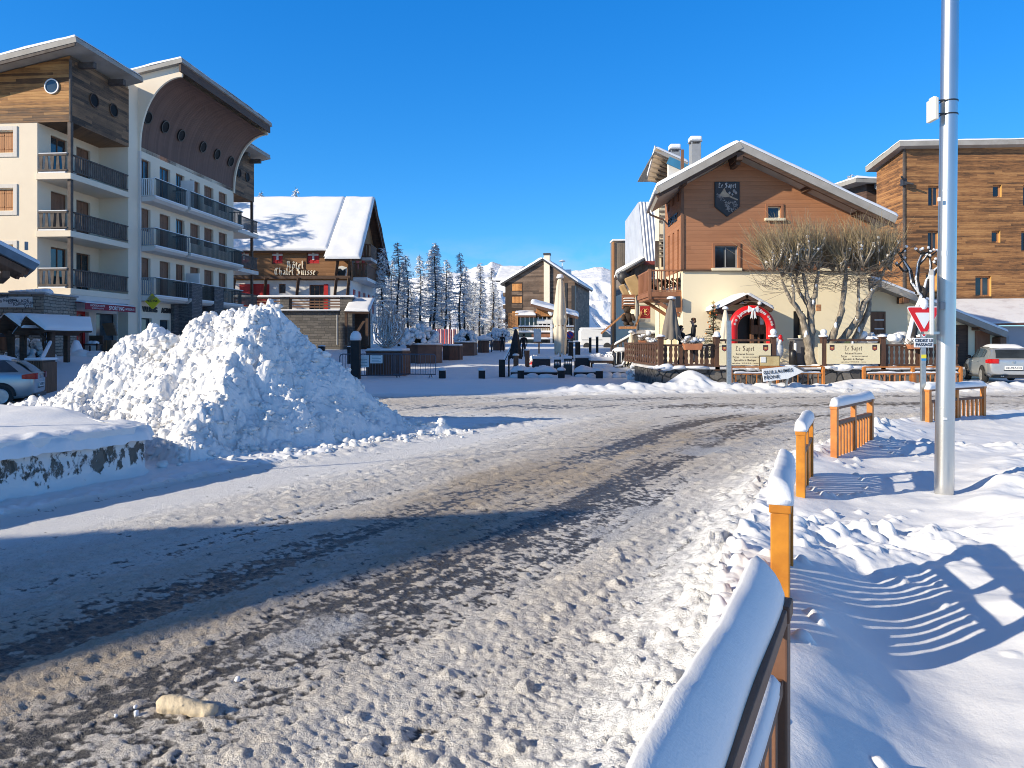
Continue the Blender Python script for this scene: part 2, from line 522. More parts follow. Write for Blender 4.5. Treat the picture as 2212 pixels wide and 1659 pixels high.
def ground_fields(x, y):
    r = np.hypot(x, y)
    road = inpoly(x, y, ROADPOLY)
    dk, sk = polydist(x, y, KERB)
    df, sf = polydist(x, y, FARE)
    dl, sl = polydist(x, y, LEFTE)
    dm, sm = polydist(x, y, MAINP); vm = dm * sm
    dc, sc_ = polydist(x, y, CROSSP); vc = dc * sc_
    z = base_h(x, y)
    cover = np.ones_like(x); dirt = np.zeros_like(x)
    # --- slush on the road
    d = np.array((.487, .873))
    ua = x * d[0] + y * d[1]
    vb = vm
    streak = fbm(ua * .16, vb * 2.2, 3, 4)
    streak2 = fbm(ua * .35, vb * 6.5, 11, 3)
    streak3 = fbm(ua * .45, vb * 15, 13, 3)
    patch = fbm(x * .55, y * .55, 21, 4)
    fine = fbm(x * 5, y * 5, 31, 4)
    lump, lv = worley(x * 21, y * 21, 5)
    lump2, lv2 = worley(x * 10.5 + fine * .4, y * 10.5, 9)
    lump3, lv3 = worley(x * 40, y * 40, 15)
    crumb = dome(lump * 1.5) * (lv > .30) * (.45 + .75 * lv)
    crumb2 = dome(lump2 * 1.45) * (lv2 > .55) * lv2
    crumb3 = dome(lump3 * 1.4) * (lv3 > .35)
    # thickness of the slush across the road
    t_main = np.interp(vb, [-9, -2.7, -1.85, -1.45, -1.15, -.9, -.6, -.35, -.12, .08, .3, .55, .85, 1.2, 1.6, 2.2, 3, 9], [1.0, .98, .94, .90, .76, .58, .46, .64, .82, .72, .44, .52, .78, .88, .93, .96, 1.0, 1.0])
    near_main = 1 - sstep(14.5, 18.5, y) * (1 - sstep(2.2, 3.2, np.abs(vb)) * 0)
    t_cross = .80 + .16 * np.sin(vc * 2.3 + .8) + .1 * sstep(1.5, 3.0, np.abs(vc))
    thick = t_main * near_main + t_cross * (1 - near_main)
    thick = thick + streak * .26 + streak2 * .15 + patch * .12
    thick = np.where(road, thick, 1.4)
    icy = sstep(.1, .5, fbm(x * .9 + 3, y * .9, 77, 4)) * sstep(-2.0, -1.1, vb) * (1 - sstep(-1.0, -.2, vb)) * road
    ua2 = ua * .75
    gr1 = fbm(ua2 * 16, vb * 19, 201, 3); gr2 = fbm(x * 38, y * 38, 205, 3)
    gr = gr1 * .6 + gr2 * .5
    grain = crumb * .40 + crumb2 * .45 + crumb3 * .35 + gr * .55
    cover = sstep(.38, .90, thick * .95 + grain * .66 - .16 + fine * .12 + streak3 * .24)
    dirt_main = np.interp(vb, [-3, -2.2, -1.6, -1.0, -.1, .4, 1.1, 1.9, 2.8], [.16, .30, .36, .55, .95, .9, .60, .38, .05])
    dirt = dirt_main * (1 - sstep(15, 18, y)) + (.30 + .26 * np.exp(-((vc) / 1.0) ** 2)) * sstep(15, 18, y)
    dirt = dirt * (.75 + .6 * patch + .45 * streak) + .16 * np.clip(gr1, -1, 1) * dirt_main
    dirt = np.clip(dirt + .25 * np.clip(fine, 0, 1) * dirt_main, 0, 1) * road
    dirt = dirt * sstep(0.1, .9, np.minimum(dk, df))
    amp = np.clip(thick, 0, 1)
    dens = (np.clip(r, 0, 40) / 40)
    chk = 1 + 1.0 * sstep(-1.3, -2.3, vb)
    zr = .012 * thick + (crumb * .0065 * amp * chk + crumb2 * .020 * sstep(.4, .95, amp) * (lv2 > .90) * chk + crumb3 * .006 + gr1 * .0055 * amp * chk + gr2 * .006) * (1 + .9 * dens) + .007 * streak3 * amp + .008 * streak2 * amp + .022 * streak * amp + fine * .005
    smooth_left = sstep(2.3, 3.0, vb) * (1 - sstep(13, 15, y))
    zr = zr * (1 - .75 * smooth_left)
    # --- banks
    onpave = (sk < 0) & (y < 40)
    ch, cv = worley(x * 4.2 + fine * .3, y * 4.2 + fine * .2, 40)
    ch2, cv2 = worley(x * 9, y * 9, 41)
    chunk = dome(ch * 1.25) * (cv > .5) * cv * .075 + dome(ch2 * 1.3) * cv2 * .055 + dome(lump2 * 1.3) * lv2 * .03
    kb = sstep(.75, .05, dk) * road + sstep(.5, .0, dk) * (~road)      # windrow straddling the kerb
    kbw = kb * sstep(60, 20, x)
    zr = zr + np.where(road, kbw ** 2 * (.10 + chunk * 1.1), 0)
    # pavement snow
    und = fbm(x * .7, y * .7, 61, 3)
    zp = .08 + .035 * und + .02 * fbm(x * 2.2, y * 2.2, 62, 3)
    fbase = np.exp(-((dk - .34) / .42) ** 2)
    fh = np.interp(y, [-3, 2, 3.2, 4.8, 5.5, 6.4, 7, 9, 11, 13, 16], [.24, .24, .23, .18, .05, .03, .10, .10, .12, .10, .14])
    zp = zp + fbase * fh
    wob = .28 * fbm(x * .9, y * .9, 64, 2)
    ridge = np.exp(-((dk - 2.25 + wob) / .34) ** 2) * sstep(11, 7.5, y) * (.16 + .10 * fbm(x * 1.7, y * 1.7, 63, 2)) + .045 * fbm(ua * 3.2, vb * .8, 67, 2) * np.exp(-((dk - 1.9) / .55) ** 2) * sstep(7.5, 5.5, y)
    trough = np.exp(-((dk - 1.05) / .4) ** 2) * sstep(7, 5, y) * .07
    zp = zp + ridge * sstep(1.2, 2.2, y) - trough
    bum = fbm(x * 1.35 + 9, y * 1.35, 66, 2)
    zp = zp + .11 * np.clip(bum, 0, 1) * np.exp(-((dk - 2.3) / .9) ** 2) * sstep(7, 4, y)
    # trampled path and spilled chunks
    path = np.exp(-((dk - 3.1 - .3 * np.sin(y * .5)) / .62) ** 2) * sstep(3, 5, y)
    path2 = np.exp(-(((x - 2.5) / .75) ** 2 + ((y - 5.75) / .62) ** 2)) + .7 * np.exp(-(((x - 3.4) / .7) ** 2 + ((y - 5.9) / .35) ** 2))
    path3 = .8 * np.exp(-(((x - 7.2) / 2.6) ** 2 + ((y - 11.0) / .35) ** 2)) + .8 * np.exp(-(((x - 5.8) / .9) ** 2 + ((y - 12.6) / .8) ** 2))
    tr = np.clip(path + path2 + path3, 0, 1.2)
    fp, fv = worley(x * 2.6 + fine * .25, y * 2.6, 71)
    zp = zp + tr * (.085 * np.clip(1 - fp * 1.3, -.5, 1) + .055 * dome(ch2 * 1.3) * cv2 + .05 * fine + chunk * .35)
    zp = zp + kb * (.05 + chunk * .9) * sstep(.42, .1, dk)
    bits = (cv2 > .93) * dome(ch2 * 2.2) * .05 * sstep(2.2, .4, dk)
    zp = zp + bits
    # far bank and everything beyond
    fb = np.exp(-((df - .75) / .55) ** 2) * (sf > 0) * sstep(-.5, 3.0, x)
    fbr = sstep(.7, 0, df) * road * sstep(-.5, 3.0, x)
    chf, cvf = worley(x * 2.6, y * 2.6, 44)
    chunkf = dome(chf * 1.2) * (cvf > .4) * cvf * .17 + chunk * .9 + .05 * fbm(x * 6, y * 6, 46, 3)
    zf = .06 - .10 * sstep(27, 33, y) + .03 * und + fb * (.12 + .06 * fbm(x * .8, y * .8, 45, 2) + chunkf * .8)
    zr = zr + fbr * chunkf * .8
    zf = zf + .62 * np.exp(-((x - 6.2) / .75) ** 2 - ((y - 25.7) / .7) ** 2) + .3 * np.exp(-((x - 12.2) / 1.2) ** 2 - ((y - 26) / .5) ** 2)
    zf = zf + .05 * fbm(x * .35, y * .9, 47, 4) * sstep(26, 34, y) * sstep(120, 60, y)
    tracks = fbm(x * .25, y * 1.9, 49, 3)
    zf = zf + .05 * np.clip(tracks, -.4, 1) * sstep(36, 40, y) * sstep(60, 50, y)
    # left verge
    zl = .05 + .03 * und + .04 * sstep(.9, .1, dl) * np.clip(crumb2 + chunk * 3, 0, 1) + .03 * fine * sstep(2.5, .5, dl)
    left = (~road) & (sf < 0) & (~onpave)
    spill = sstep(.75, .05, dl) * road * sstep(16.5, 14.5, y) * sstep(8.5, 11, y)
    zr = zr + spill * (.015 + chunk * .55)
    zz = np.where(road, zr, np.where(onpave, zp, np.where(left, zl, zf)))
    zz = zz * sstep(250, 90, r) + z
    cover = np.where(road, np.maximum(cover, np.maximum(kb, spill * 1.0)), 1.0)
    cover = np.maximum(cover, np.where(road, icy * .8, 0))
    cover = np.maximum(cover, np.where(road, fbr, 0))
    zone = np.where(road, 0, np.where(onpave, 1, np.where(sf > 0, 2, 3)))
    zone = np.where(r > 200, 3, zone)
    return zz, np.clip(cover, 0, 1), np.clip(dirt, 0, 1), zone, icy


def ground_z(x, y):
    return float(ground_fields(np.array([float(x)]), np.array([float(y)]))[0][0])


# road material: wet asphalt, clean slush, tan gritty slush
def road_material():
    m, nt, b = _new('slushy road')
    ac = N(nt, 'ShaderNodeAttribute', attribute_name='cover'); ad = N(nt, 'ShaderNodeAttribute', attribute_name='dirt'); ai = N(nt, 'ShaderNodeAttribute', attribute_name='icy')
    g = noise(nt, 26, 6, .7); g2 = noise(nt, 90, 3, .6); g3 = noise(nt, 62, 4, .75, off=(3, 1, 0)); g4 = noise(nt, 7, 5, .65)
    tan = mth(nt, 'MULTIPLY', ad.outputs['Fac'], mth(nt, 'ADD', .50, g), clamp=True)
    clean = mixc(nt, ramp(nt, ad.outputs['Fac'], [(.03, 0.0), (.22, 1.0)]), (.84, .84, .84), mixc(nt, g4, (.76, .745, .72), (.87, .86, .84)))
    sl = mixc(nt, tan, clean, (.45, .375, .29))
    sl = mixc(nt, ai.outputs['Fac'], sl, (.42, .44, .48))
    gritty = ramp(nt, ad.outputs['Fac'], [(.03, 0.0), (.2, 1.0)])
    pit = mth(nt, 'MULTIPLY', ramp(nt, g3, [(.34, 1.0), (.50, 0.0)]), mth(nt, 'MULTIPLY', gritty, .36))
    sl = mixc(nt, pit, sl, (.15, .135, .12))
    k = ramp(nt, mth(nt, 'ADD', ac.outputs['Fac'], mth(nt, 'MULTIPLY', mth(nt, 'SUBTRACT', mth(nt, 'ADD', mth(nt, 'MULTIPLY', g, .5), mth(nt, 'MULTIPLY', g3, .5)), .5), 1.7)), [(.24, 0.0), (.66, 1.0)])
    asph = ramp(nt, g2, [(.3, (.04, .037, .034)), (.7, (.125, .113, .10))])
    nt.links.new(mixc(nt, k, asph, sl), b.inputs['Base Color'])
    nt.links.new(ramp(nt, k, [(0, .30), (1, .75)]), b.inputs['Roughness'])
    b.inputs['Specular IOR Level'].default_value = .4
    bumpto(nt, b, mth(nt, 'ADD', mth(nt, 'ADD', g, g3), mth(nt, 'MULTIPLY', g2, .5)), .8, .022)
    return m


ROADM = road_material()
SNOWG = snowmat('ground snow', (.86, .87, .885), .3, 22, .015)
SNOWF = snowmat('distant snow', (.86, .87, .885), .25, 5, .05)


def make_ground():
    da = .0033
    fine_a = np.arange(-.80, .86, da)
    coarse_r = np.linspace(.86, math.pi, 60)[1:]
    coarse_l = np.linspace(-math.pi, -.80, 60)[:-1]
    th = np.concatenate([coarse_l, fine_a, coarse_r])        # bearing from +Y, clockwise
    r1 = np.exp(np.arange(math.log(.55), math.log(55), .0038))
    r2 = np.exp(np.linspace(math.log(55), math.log(9000), 120))[1:]
    rr = np.concatenate([[.02, .2, .4], r1, r2])
    T, RR = np.meshgrid(th, rr)
    X = RR * np.sin(T); Y = RR * np.cos(T)
    n, m = X.shape
    Z, cov, dirt, zone, icy = ground_fields(X.ravel(), Y.ravel())
    co = np.stack([X.ravel(), Y.ravel(), Z], -1)
    i = (np.arange(n - 1)[:, None] * m + np.arange(m - 1)[None, :])
    q = np.stack([i, i + 1, i + m + 1, i + m], -1).reshape(-1, 4)[:, ::-1]
    fx = co[q].mean(1)
    fz = zone[q]
    # face zone by majority of corners -> lowest
    zf = np.min(fz, 1)
    names = [('road', ROADM), ('pavement', SNOWG), ('plaza', SNOWG), ('ground', SNOWG)]
    for k, (nm, mt) in enumerate(names):
        sel = q[zf == k]
        u, inv = np.unique(sel, return_inverse=True)
        at = {'cover': cov[u], 'dirt': dirt[u], 'icy': icy[u]} if k == 0 else None
        o = npmesh(nm, co[u], inv.reshape(sel.shape), mt, None, True, at)
        tag(o, kind='structure')


make_ground()


# ------------------------------------------------------------------ ploughed heap
def make_pile():
    rx = [-11.0, -10.2, -9.29, -8.68, -8.1, -7.53, -7.09, -6.37, -6.1, -5.6, -5.2, -4.5, -4.25, -4.04, -3.69, -3.25, -2.79, -2.36, -2.01, -1.5, -1.0]
    rh = [.05, .22, .58, .92, 1.20, 1.58, 1.80, 1.78, 1.92, 2.06, 2.04, 2.44, 2.30, 1.96, 1.68, 1.30, 1.0, .68, .46, .24, .10]
    nx, ny = 860, 720
    xs = np.linspace(-11.2, -.7, nx); ys = np.linspace(8.8, 17.6, ny)
    X, Y = np.meshgrid(xs, ys)
    ridge_y = np.interp(X, [-10.6, -7, -4.5, -.9], [15.0, 14.2, 13.4, 13.3])
    H = np.interp(X, rx, rh)
    # smooth the profile a little
    for dx in (.07, -.07, .14, -.14):
        H = H + np.interp(X + dx, rx, rh)
    H /= 5
    H = H + .06 * fbm(X * 1.6, Y * 1.6, 120, 3) * (H > .2)
    d = Y - ridge_y
    slope = np.where(d < 0, .68 + .14 * fbm(X * .6, Y * .6, 101, 2), .85)
    h = H - np.abs(d) * slope
    rnd = .10
    top = H - rnd * .3
    k = .07                                           # smooth minimum keeps a rounded crest
    h = -np.log(np.exp(-h / k) + np.exp(-top / k)) * k
    # apron
    bot = -.12
    h = np.log(np.exp(h / .07) + np.exp(bot / .07)) * .07
    env = sstep(-.04, .18, h)
    wx, wy = X + .12 * fbm(X * 2, Y * 2, 5, 2), Y + .12 * fbm(X * 2, Y * 2, 6, 2)
    a, av = worley(wx * 2.6, wy * 2.6, 111); b, bv = worley(wx * 5.6, wy * 5.6, 112); c, cv = worley(wx * 10.5, wy * 10.5, 113); e, ev = worley(wx * 21, wy * 21, 116)
    disp = dome(a * 1.25) * (av > .6) * av * .17 + dome(b * 1.3) * (bv > .5) * bv * .10 + dome(c * 1.35) * cv * .075 + dome(e * 1.3) * ev * .035 + .09 * fbm(X * 3, Y * 3, 114, 4) + .30 * fbm(X * .9, Y * .9, 115, 3)
    right = sstep(-4.1, -3.0, X)
    disp = disp * (1 - .45 * right)
    scoop = np.exp(-(((X + 5.55) / .10) ** 2 + ((Y - 12.1) / .75) ** 2)) * .22
    Z = h + env * (disp - scoop)
    gzv = ground_fields(X.ravel(), Y.ravel())[0].reshape(X.shape)
    Z = np.where(h < -.02, np.minimum(Z, gzv - .06), Z)
    o = gridmesh('heap', X, Y, Z, PILE)
    return o, X, Y, Z


PILE = snowmat('ploughed snow', (.86, .86, .86), .5, 30, .02, dirt=((.60, .57, .52), 2.0, .65))
pile, PX, PY, PZ = make_pile()
pile.name = 'snow_pile'
tag(pile, 'large heap of ploughed lumpy snow between the stone planter and the junction', 'snow pile')


def pile_z(x, y):
    i = int(np.clip(round((y - 8.8) / 8.8 * 719), 0, 719)); j = int(np.clip(round((x + 11.2) / 10.5 * 859), 0, 859))
    return float(PZ[i, j])


ck = MB()
rc = random.Random(5)
for i in range(1500):
    x = rc.uniform(-9.8, -1.2); y = rc.uniform(9.6, 13.8)
    z = pile_z(x, y)
    if z < .06: continue
    s = rc.choice((.02, .025, .03, .035, .04, .05, .065)) * rc.uniform(.7, 1.3)
    if x > -3.3: s *= .7
    ck.blob((x, y, z + s * .25), (s * rc.uniform(.8, 1.4), s * rc.uniform(.8, 1.3), s * rc.uniform(.6, 1.1)), 0, .28, 6, 4, rc.uniform(0, 6), rc)
for i in range(150):                                   # crumbs that rolled to the foot
    t = rc.random(); x = -4.6 + 3.6 * t + rc.gauss(0, .25); y = 10.0 + 3.6 * t + rc.gauss(0, .22) - .3
    s = rc.choice((.014, .018, .022, .03, .03, .045, .06)) * rc.uniform(.7, 1.2)
    ck.blob((x, y, max(ground_z(x, y), pile_z(x, y)) + s * .4), (s * 1.2, s, s * .8), 0, .25, 6, 4, rc.uniform(0, 6), rc)
for (px_, py_, Y, s) in ((365, 728, 13.2, .13), (480, 700, 13.5, .17), (500, 685, 13.5, .14), (420, 712, 13.5, .14), (330, 742, 13.5, .13), (135, 862, 14.2, .12), (560, 684, 13.4, .12), (352, 760, 13.1, .12)):
    p = P(px_, py_, Y)
    for j in range(11):
        ck.blob(p + Vector((rc.gauss(0, s * .4), rc.gauss(0, s * .3), rc.uniform(-s * 1.2, s * .1))), (s * rc.uniform(.4, .9), s * .7, s * rc.uniform(.4, .9)), 0, .32, 7, 5, rc.uniform(0, 6), rc)
ck.build('snow_lumps', PILE, pile, smooth=True)

# lump of icy snow left on the road
lm = MB(); rc = random.Random(9)
p0 = P(400, 1545, 3.28)
for j in range(12):
    t = j / 11.0
    lm.blob((p0.x - .10 + .21 * t, p0.y + .02 - .03 * t, .03 + .008 * math.sin(t * 5)), (.045, .042, .048 * (1 - .4 * t)), 0, .14, 8, 6, rc.uniform(0, 6), rc)
o_l = lm; lm = MB()
for (dx, dy, s) in ((-.2, -.03, .014), (-.235, .03, .01), (-.28, -.05, .009), (.12, .3, .015)):
    lm.blob((p0.x + dx, p0.y + dy, .02), s, 0, .2, 6, 4, 0, rc)
o = o_l.build('ice_lump', mat('tan ice', (.66, .55, .38), (.55, .45, .31), 12, .7, bump=.5, bscale=60), smooth=True)
tag(o, 'tan lump of frozen slush lying alone on the wet road', 'ice lump')
md_ = o.modifiers.new('r', 'REMESH'); md_.mode = 'VOXEL'; md_.voxel_size = .007; md_.use_smooth_shade = True
md_ = o.modifiers.new('s', 'SMOOTH'); md_.iterations = 3; md_.factor = .6
lm.build('crumbs', SNOWC, o, smooth=True)
# ------------------------------------------------------------------ shared shapes
def snowbar(mb, p, q, w, h, mi=0, n=None, rough=.12, rnd=random, ends=True, skew=0.0):
    """a rounded ridge of snow lying along a rail from p to q (p, q: middle of its flat underside)"""
    p = Vector(p); q = Vector(q); L = (q - p).length
    n = n or max(6, int(L / .06))
    d = (q - p) / L; u = d.cross(Vector((0, 0, 1))).normalized()
    k = 9; vs = []; fs = []
    ph = rnd.uniform(0, 50)
    for i in range(n + 1):
        t = i / n
        e = 1.0
        if ends:
            m = min(t, 1 - t) * L / (h * .8)
            e = math.sqrt(max(0.04, 1 - (1 - min(1, m)) ** 2))
        c = p + (q - p) * t
        hh = h * e * (1 + rough * math.sin(ph + t * L * 5.3) * .6 + rough * rnd.uniform(-.3, .3))
        ww = w * (.9 + .1 * e) * (1 + rough * .4 * math.sin(ph * 2 + t * L * 7.1))
        for j in range(k):
            a = math.pi * j / (k - 1)
            ca, sa = math.cos(a), math.sin(a)
            x = math.copysign(abs(ca) ** .75, ca) * ww / 2
            vs.append(c + u * x + Vector((0, 0, max(0, sa) ** .7 * hh * (1 - skew * (x / ww + .25)))) + Vector((0, 0, -.012 if j in (0, k - 1) else 0)))
    for i in range(n):
        for j in range(k - 1):
            a = i * k + j
            fs.append((a, a + k, a + k + 1, a + 1))
    for i in range(n):
        fs.append((i * k + k - 1, (i + 1) * k + k - 1, (i + 1) * k, i * k))
    fs.append(tuple(range(k))); fs.append(tuple(range((n + 1) * k - 1, n * k - 1, -1)))
    mb.add(vs, fs, mi)


def text(body, size, loc, u, up, m, parent, name='lettering', bold=.0, ext=.0012, align='CENTER', sx=1.0, spacing=1.0):
    cu = bpy.data.curves.new(name, 'FONT'); cu.body = body; cu.size = size; cu.extrude = ext; cu.offset = bold; cu.align_x = align; cu.align_y = 'CENTER'
    cu.space_character = spacing; cu.resolution_u = 3
    tmp = bpy.data.objects.new('tmp', cu)
    me = bpy.data.meshes.new_from_object(tmp); bpy.data.objects.remove(tmp); bpy.data.curves.remove(cu)
    me.materials.clear(); me.materials.append(m); me.name = name
    o = bpy.data.objects.new(name, me); COL.objects.link(o)
    u = Vector(u).normalized(); up = Vector(up).normalized(); w = u.cross(up)
    o.rotation_euler = Matrix((u, up, w)).transposed().to_euler()
    o.scale = (sx, 1, 1)
    if parent is not None: o.parent = parent
    o.location = Vector(loc) - (wpos(parent) if parent else Vector((0, 0, 0)))
    return o


# black-letter written with a slanted broad nib: strokes on a grid, x-height 1
GL = {
    'i': (.42, [[(.0, .85), (.14, 1), (.14, .16), (.28, 0)]]),
    'l': (.42, [[(.0, 1.5), (.14, 1.65), (.14, .16), (.3, 0)]]),
    't': (.46, [[(.14, 1.35), (.14, .16), (.3, 0)], [(-.04, 1.0), (.34, 1.0)]]),
    'u': (.78, [[(.0, .85), (.14, 1), (.14, .2), (.28, .02)], [(.28, .02), (.5, .2)], [(.36, .85), (.5, 1), (.5, .16), (.66, 0)]]),
    'n': (.78, [[(.0, .85), (.14, 1), (.14, .1)], [(.14, .8), (.36, 1), (.52, .85), (.52, .16), (.66, 0)]]),
    'e': (.62, [[(.36, .62), (.14, .52), (.12, .8), (.12, .2), (.28, 0), (.48, .16)], [(.12, .8), (.3, 1), (.46, .78), (.3, .55)]]),
    'o': (.68, [[(.28, 1), (.12, .82), (.12, .2), (.28, 0)], [(.28, 1), (.5, .8), (.5, .2), (.28, 0)]]),
    'a': (.70, [[(.08, .85), (.3, 1), (.48, .85), (.48, .16), (.62, 0)], [(.48, .55), (.12, .4), (.12, .15), (.26, 0), (.48, .2)]]),
    's': (.58, [[(.46, .9), (.26, 1), (.1, .8), (.42, .32), (.4, .12), (.22, 0), (.06, .12)]]),
    'r': (.56, [[(.0, .85), (.14, 1), (.14, .1), (.26, 0)], [(.14, .8), (.34, 1), (.46, .88)]]),
    'p': (.70, [[(.0, .85), (.14, 1), (.14, -.5)], [(.14, .8), (.34, 1), (.52, .8), (.52, .2), (.32, 0), (.14, .14)]]),
    'z': (.6, [[(.06, 1), (.46, 1), (.08, .06), (.5, .0)]]),
    'd': (.70, [[(.1, 1.6), (.5, 1.1), (.5, .2), (.28, 0)], [(.3, .95), (.12, .75), (.12, .2), (.28, 0)]]),
    'g': (.70, [[(.48, .95), (.26, 1), (.12, .8), (.12, .25), (.28, .05), (.48, .2)], [(.48, .95), (.48, -.25), (.28, -.5), (.08, -.38)]]),
    'c': (.56, [[(.46, .86), (.3, 1), (.12, .8), (.12, .2), (.28, 0), (.46, .14)]]),
    'h': (.78, [[(.0, 1.5), (.14, 1.65), (.14, .1)], [(.14, .8), (.36, 1), (.52, .85), (.52, .1), (.4, -.2)]]),
    'm': (1.12, [[(.0, .85), (.14, 1), (.14, .1)], [(.14, .8), (.34, 1), (.48, .85), (.48, .1)], [(.48, .8), (.7, 1), (.84, .85), (.84, .16), (.98, 0)]]),
    'H': (1.12, [[(.05, 1.4), (.25, 1.6), (.25, .15), (.05, 0)], [(.25, .75), (.6, 1.0), (.8, .8), (.8, .15), (.65, -.2)], [(.5, 1.6), (.6, 1.4), (.6, .4)]]),
    'C': (1.0, [[(.85, 1.35), (.6, 1.6), (.3, 1.45), (.14, 1.0), (.16, .4), (.4, 0), (.7, .05), (.88, .3)], [(.46, 1.5), (.46, .15)]]),
    'S': (.95, [[(.8, 1.4), (.55, 1.6), (.2, 1.5), (.2, 1.05), (.65, .75), (.75, .35), (.5, 0), (.1, .15)], [(.46, 1.55), (.46, .1)]]),
    'L': (.92, [[(.3, 1.6), (.22, 1.2), (.3, .6), (.12, .1), (.4, .12), (.65, 0), (.85, .2)], [(.3, 1.6), (.55, 1.5), (.6, 1.1)]]),
    'R': (1.0, [[(.1, 1.4), (.25, 1.6), (.25, .15), (.08, 0)], [(.25, 1.5), (.6, 1.6), (.72, 1.2), (.35, .85), (.7, .2), (.9, 0)]]),
    'B': (1.0, [[(.1, 1.4), (.25, 1.6), (.25, .1), (.1, 0)], [(.25, 1.5), (.6, 1.6), (.68, 1.2), (.3, .9), (.74, .7), (.74, .25), (.5, 0), (.2, .1)]]),
    'P': (.95, [[(.1, 1.4), (.25, 1.6), (.25, .1), (.08, -.1)], [(.25, 1.5), (.6, 1.6), (.75, 1.25), (.6, .8), (.25, .75)]]),
    'M': (1.3, [[(.05, 1.4), (.22, 1.6), (.22, .2), (.05, 0)], [(.22, 1.4), (.5, 1.6), (.62, 1.3), (.62, .1)], [(.62, 1.4), (.9, 1.6), (1.02, 1.3), (1.02, .2), (1.18, 0)]]),
    ' ': (.42, []),
}
ACC = {'\u00f4': ('o', [[(.1, 1.25), (.3, 1.5), (.5, 1.25)]]), '\u00e9': ('e', [[(.2, 1.2), (.42, 1.5)]])}


def gothic(mb, body, h, loc, u, up, nib=.17, ang=40, depth=.01, mi=0, align='c'):
    u = Vector(u).normalized(); up = Vector(up).normalized(); w = u.cross(up)
    k = h / 1.65
    n = Vector((math.cos(R(ang)), math.sin(R(ang)))) * nib / 2
    adv = 0; strokes = []
    for ch in body:
        ex = []
        if ch in ACC: ch, ex = ACC[ch]
        wd, st = GL.get(ch, GL['n'])
        for s in st + ex: strokes.append([(x + adv, y) for x, y in s])
        adv += wd + .10
    x0 = -adv / 2 if align == 'c' else 0
    o = Vector(loc) - up * h * .5
    j = 0
    for s in strokes:
        for a, b in zip(s[:-1], s[1:]):
            a = Vector(a); b = Vector(b)
            pts = [a - n, a + n, b + n, b - n]
            if abs((b - a).x * n.y - (b - a).y * n.x) < 1e-3: continue
            j += 1
            mb.prism([((p.x + x0) * k, p.y * k) for p in pts], o + w * (.0006 * (j % 7)), u, up, w * depth, mi)


Z0 = Vector((0, 0, 1))
# ------------------------------------------------------------------ orange fence panels along the kerb
def fence_panel(p0, p1, z0, z1, m, label, cap=(.112, .105), n_bal=6, group='orange fence panels along the snowy pavement', seed=0, capm=None):
    rnd = random.Random(seed)
    a = Vector((p0[0], p0[1], 0)); b = Vector((p1[0], p1[1], 0))
    t = thing('fence_panel', label, 'fence', a, group)
    L = (b - a).length; d = (b - a) / L; nrm = Vector((d.y, -d.x, 0))
    zt = lambda s: z0 + (z1 - z0) * s
    pw = .082
    for s in (0.0, .5, 1.0):
        c = a + d * (pw / 2 + s * (L - pw)); mb = MB()
        w = pw if s != .5 else .065
        top = zt(s) - .05
        mb.bar(c + Vector((0, 0, -.25)), c + Vector((0, 0, top)), w, w, 0, up=d)
        if s != .5:
            mb.bar(c + Vector((0, 0, top - .002)), c + Vector((0, 0, top + .047)), w + .014, w + .014, 0, up=d)
        mb.build('post', m, t, bevel=.006)
    mb = MB(); q0 = a + d * .10 + Vector((0, 0, zt(0) - .028)); q1 = b - d * .10 + Vector((0, 0, zt(1) - .028))
    mb.bar(q0, q1, .085, .045); mb.build('top_rail', FENCEBR, t, bevel=.005)
    for s in ((0, .5), (.5, 1)):
        mb = MB()
        q0 = a + d * (s[0] * (L - pw) + pw - .004) + Vector((0, 0, zt(s[0]) - .235)); q1 = a + d * (s[1] * (L - pw) + .012) + Vector((0, 0, zt(s[1]) - .235))
        mb.bar(q0, q1, .06, .045); mb.build('middle_rail', FENCEBR, t, bevel=.004)
        mb = MB(); mb.bar(q0 - Z0 * .58, q1 - Z0 * .58, .06, .045); mb.build('bottom_rail', FENCEBR, t, bevel=.004)
    mb = MB()
    for h in (0, 1):
        for i in range(n_bal):
            s = h * .5 + .5 * (i + .62) / (n_bal + .25)
            c = a + d * (pw / 2 + s * (L - pw)); top = zt(s) - .255
            mb.bar(c + Vector((0, 0, top - .56)), c + Vector((0, 0, top)), .035, .05, 0, up=d)
    mb.build('infill_bars', m, t, bevel=.003)
    mb = MB()
    sh_ = nrm * (-.022 if seed == 0 else 0)
    snowbar(mb, a - d * .01 + sh_ + Vector((0, 0, zt(0))), b + d * .01 + sh_ + Vector((0, 0, zt(1))), cap[0], cap[1], 0, rnd=rnd, rough=.14, skew=.75 if seed == 0 else .5)
    mb.build('snow_cap', capm or SNOWC, t, smooth=True)
    mb = MB(); q0 = a + d * .12 + Vector((0, 0, zt(0) - .212)); q1 = b - d * .12 + Vector((0, 0, zt(1) - .212))
    if seed == 0: snowbar(mb, q0, q1, .06, .05, rnd=rnd); mb.build('snow_strip', SNOWC, t, smooth=True)
    return t


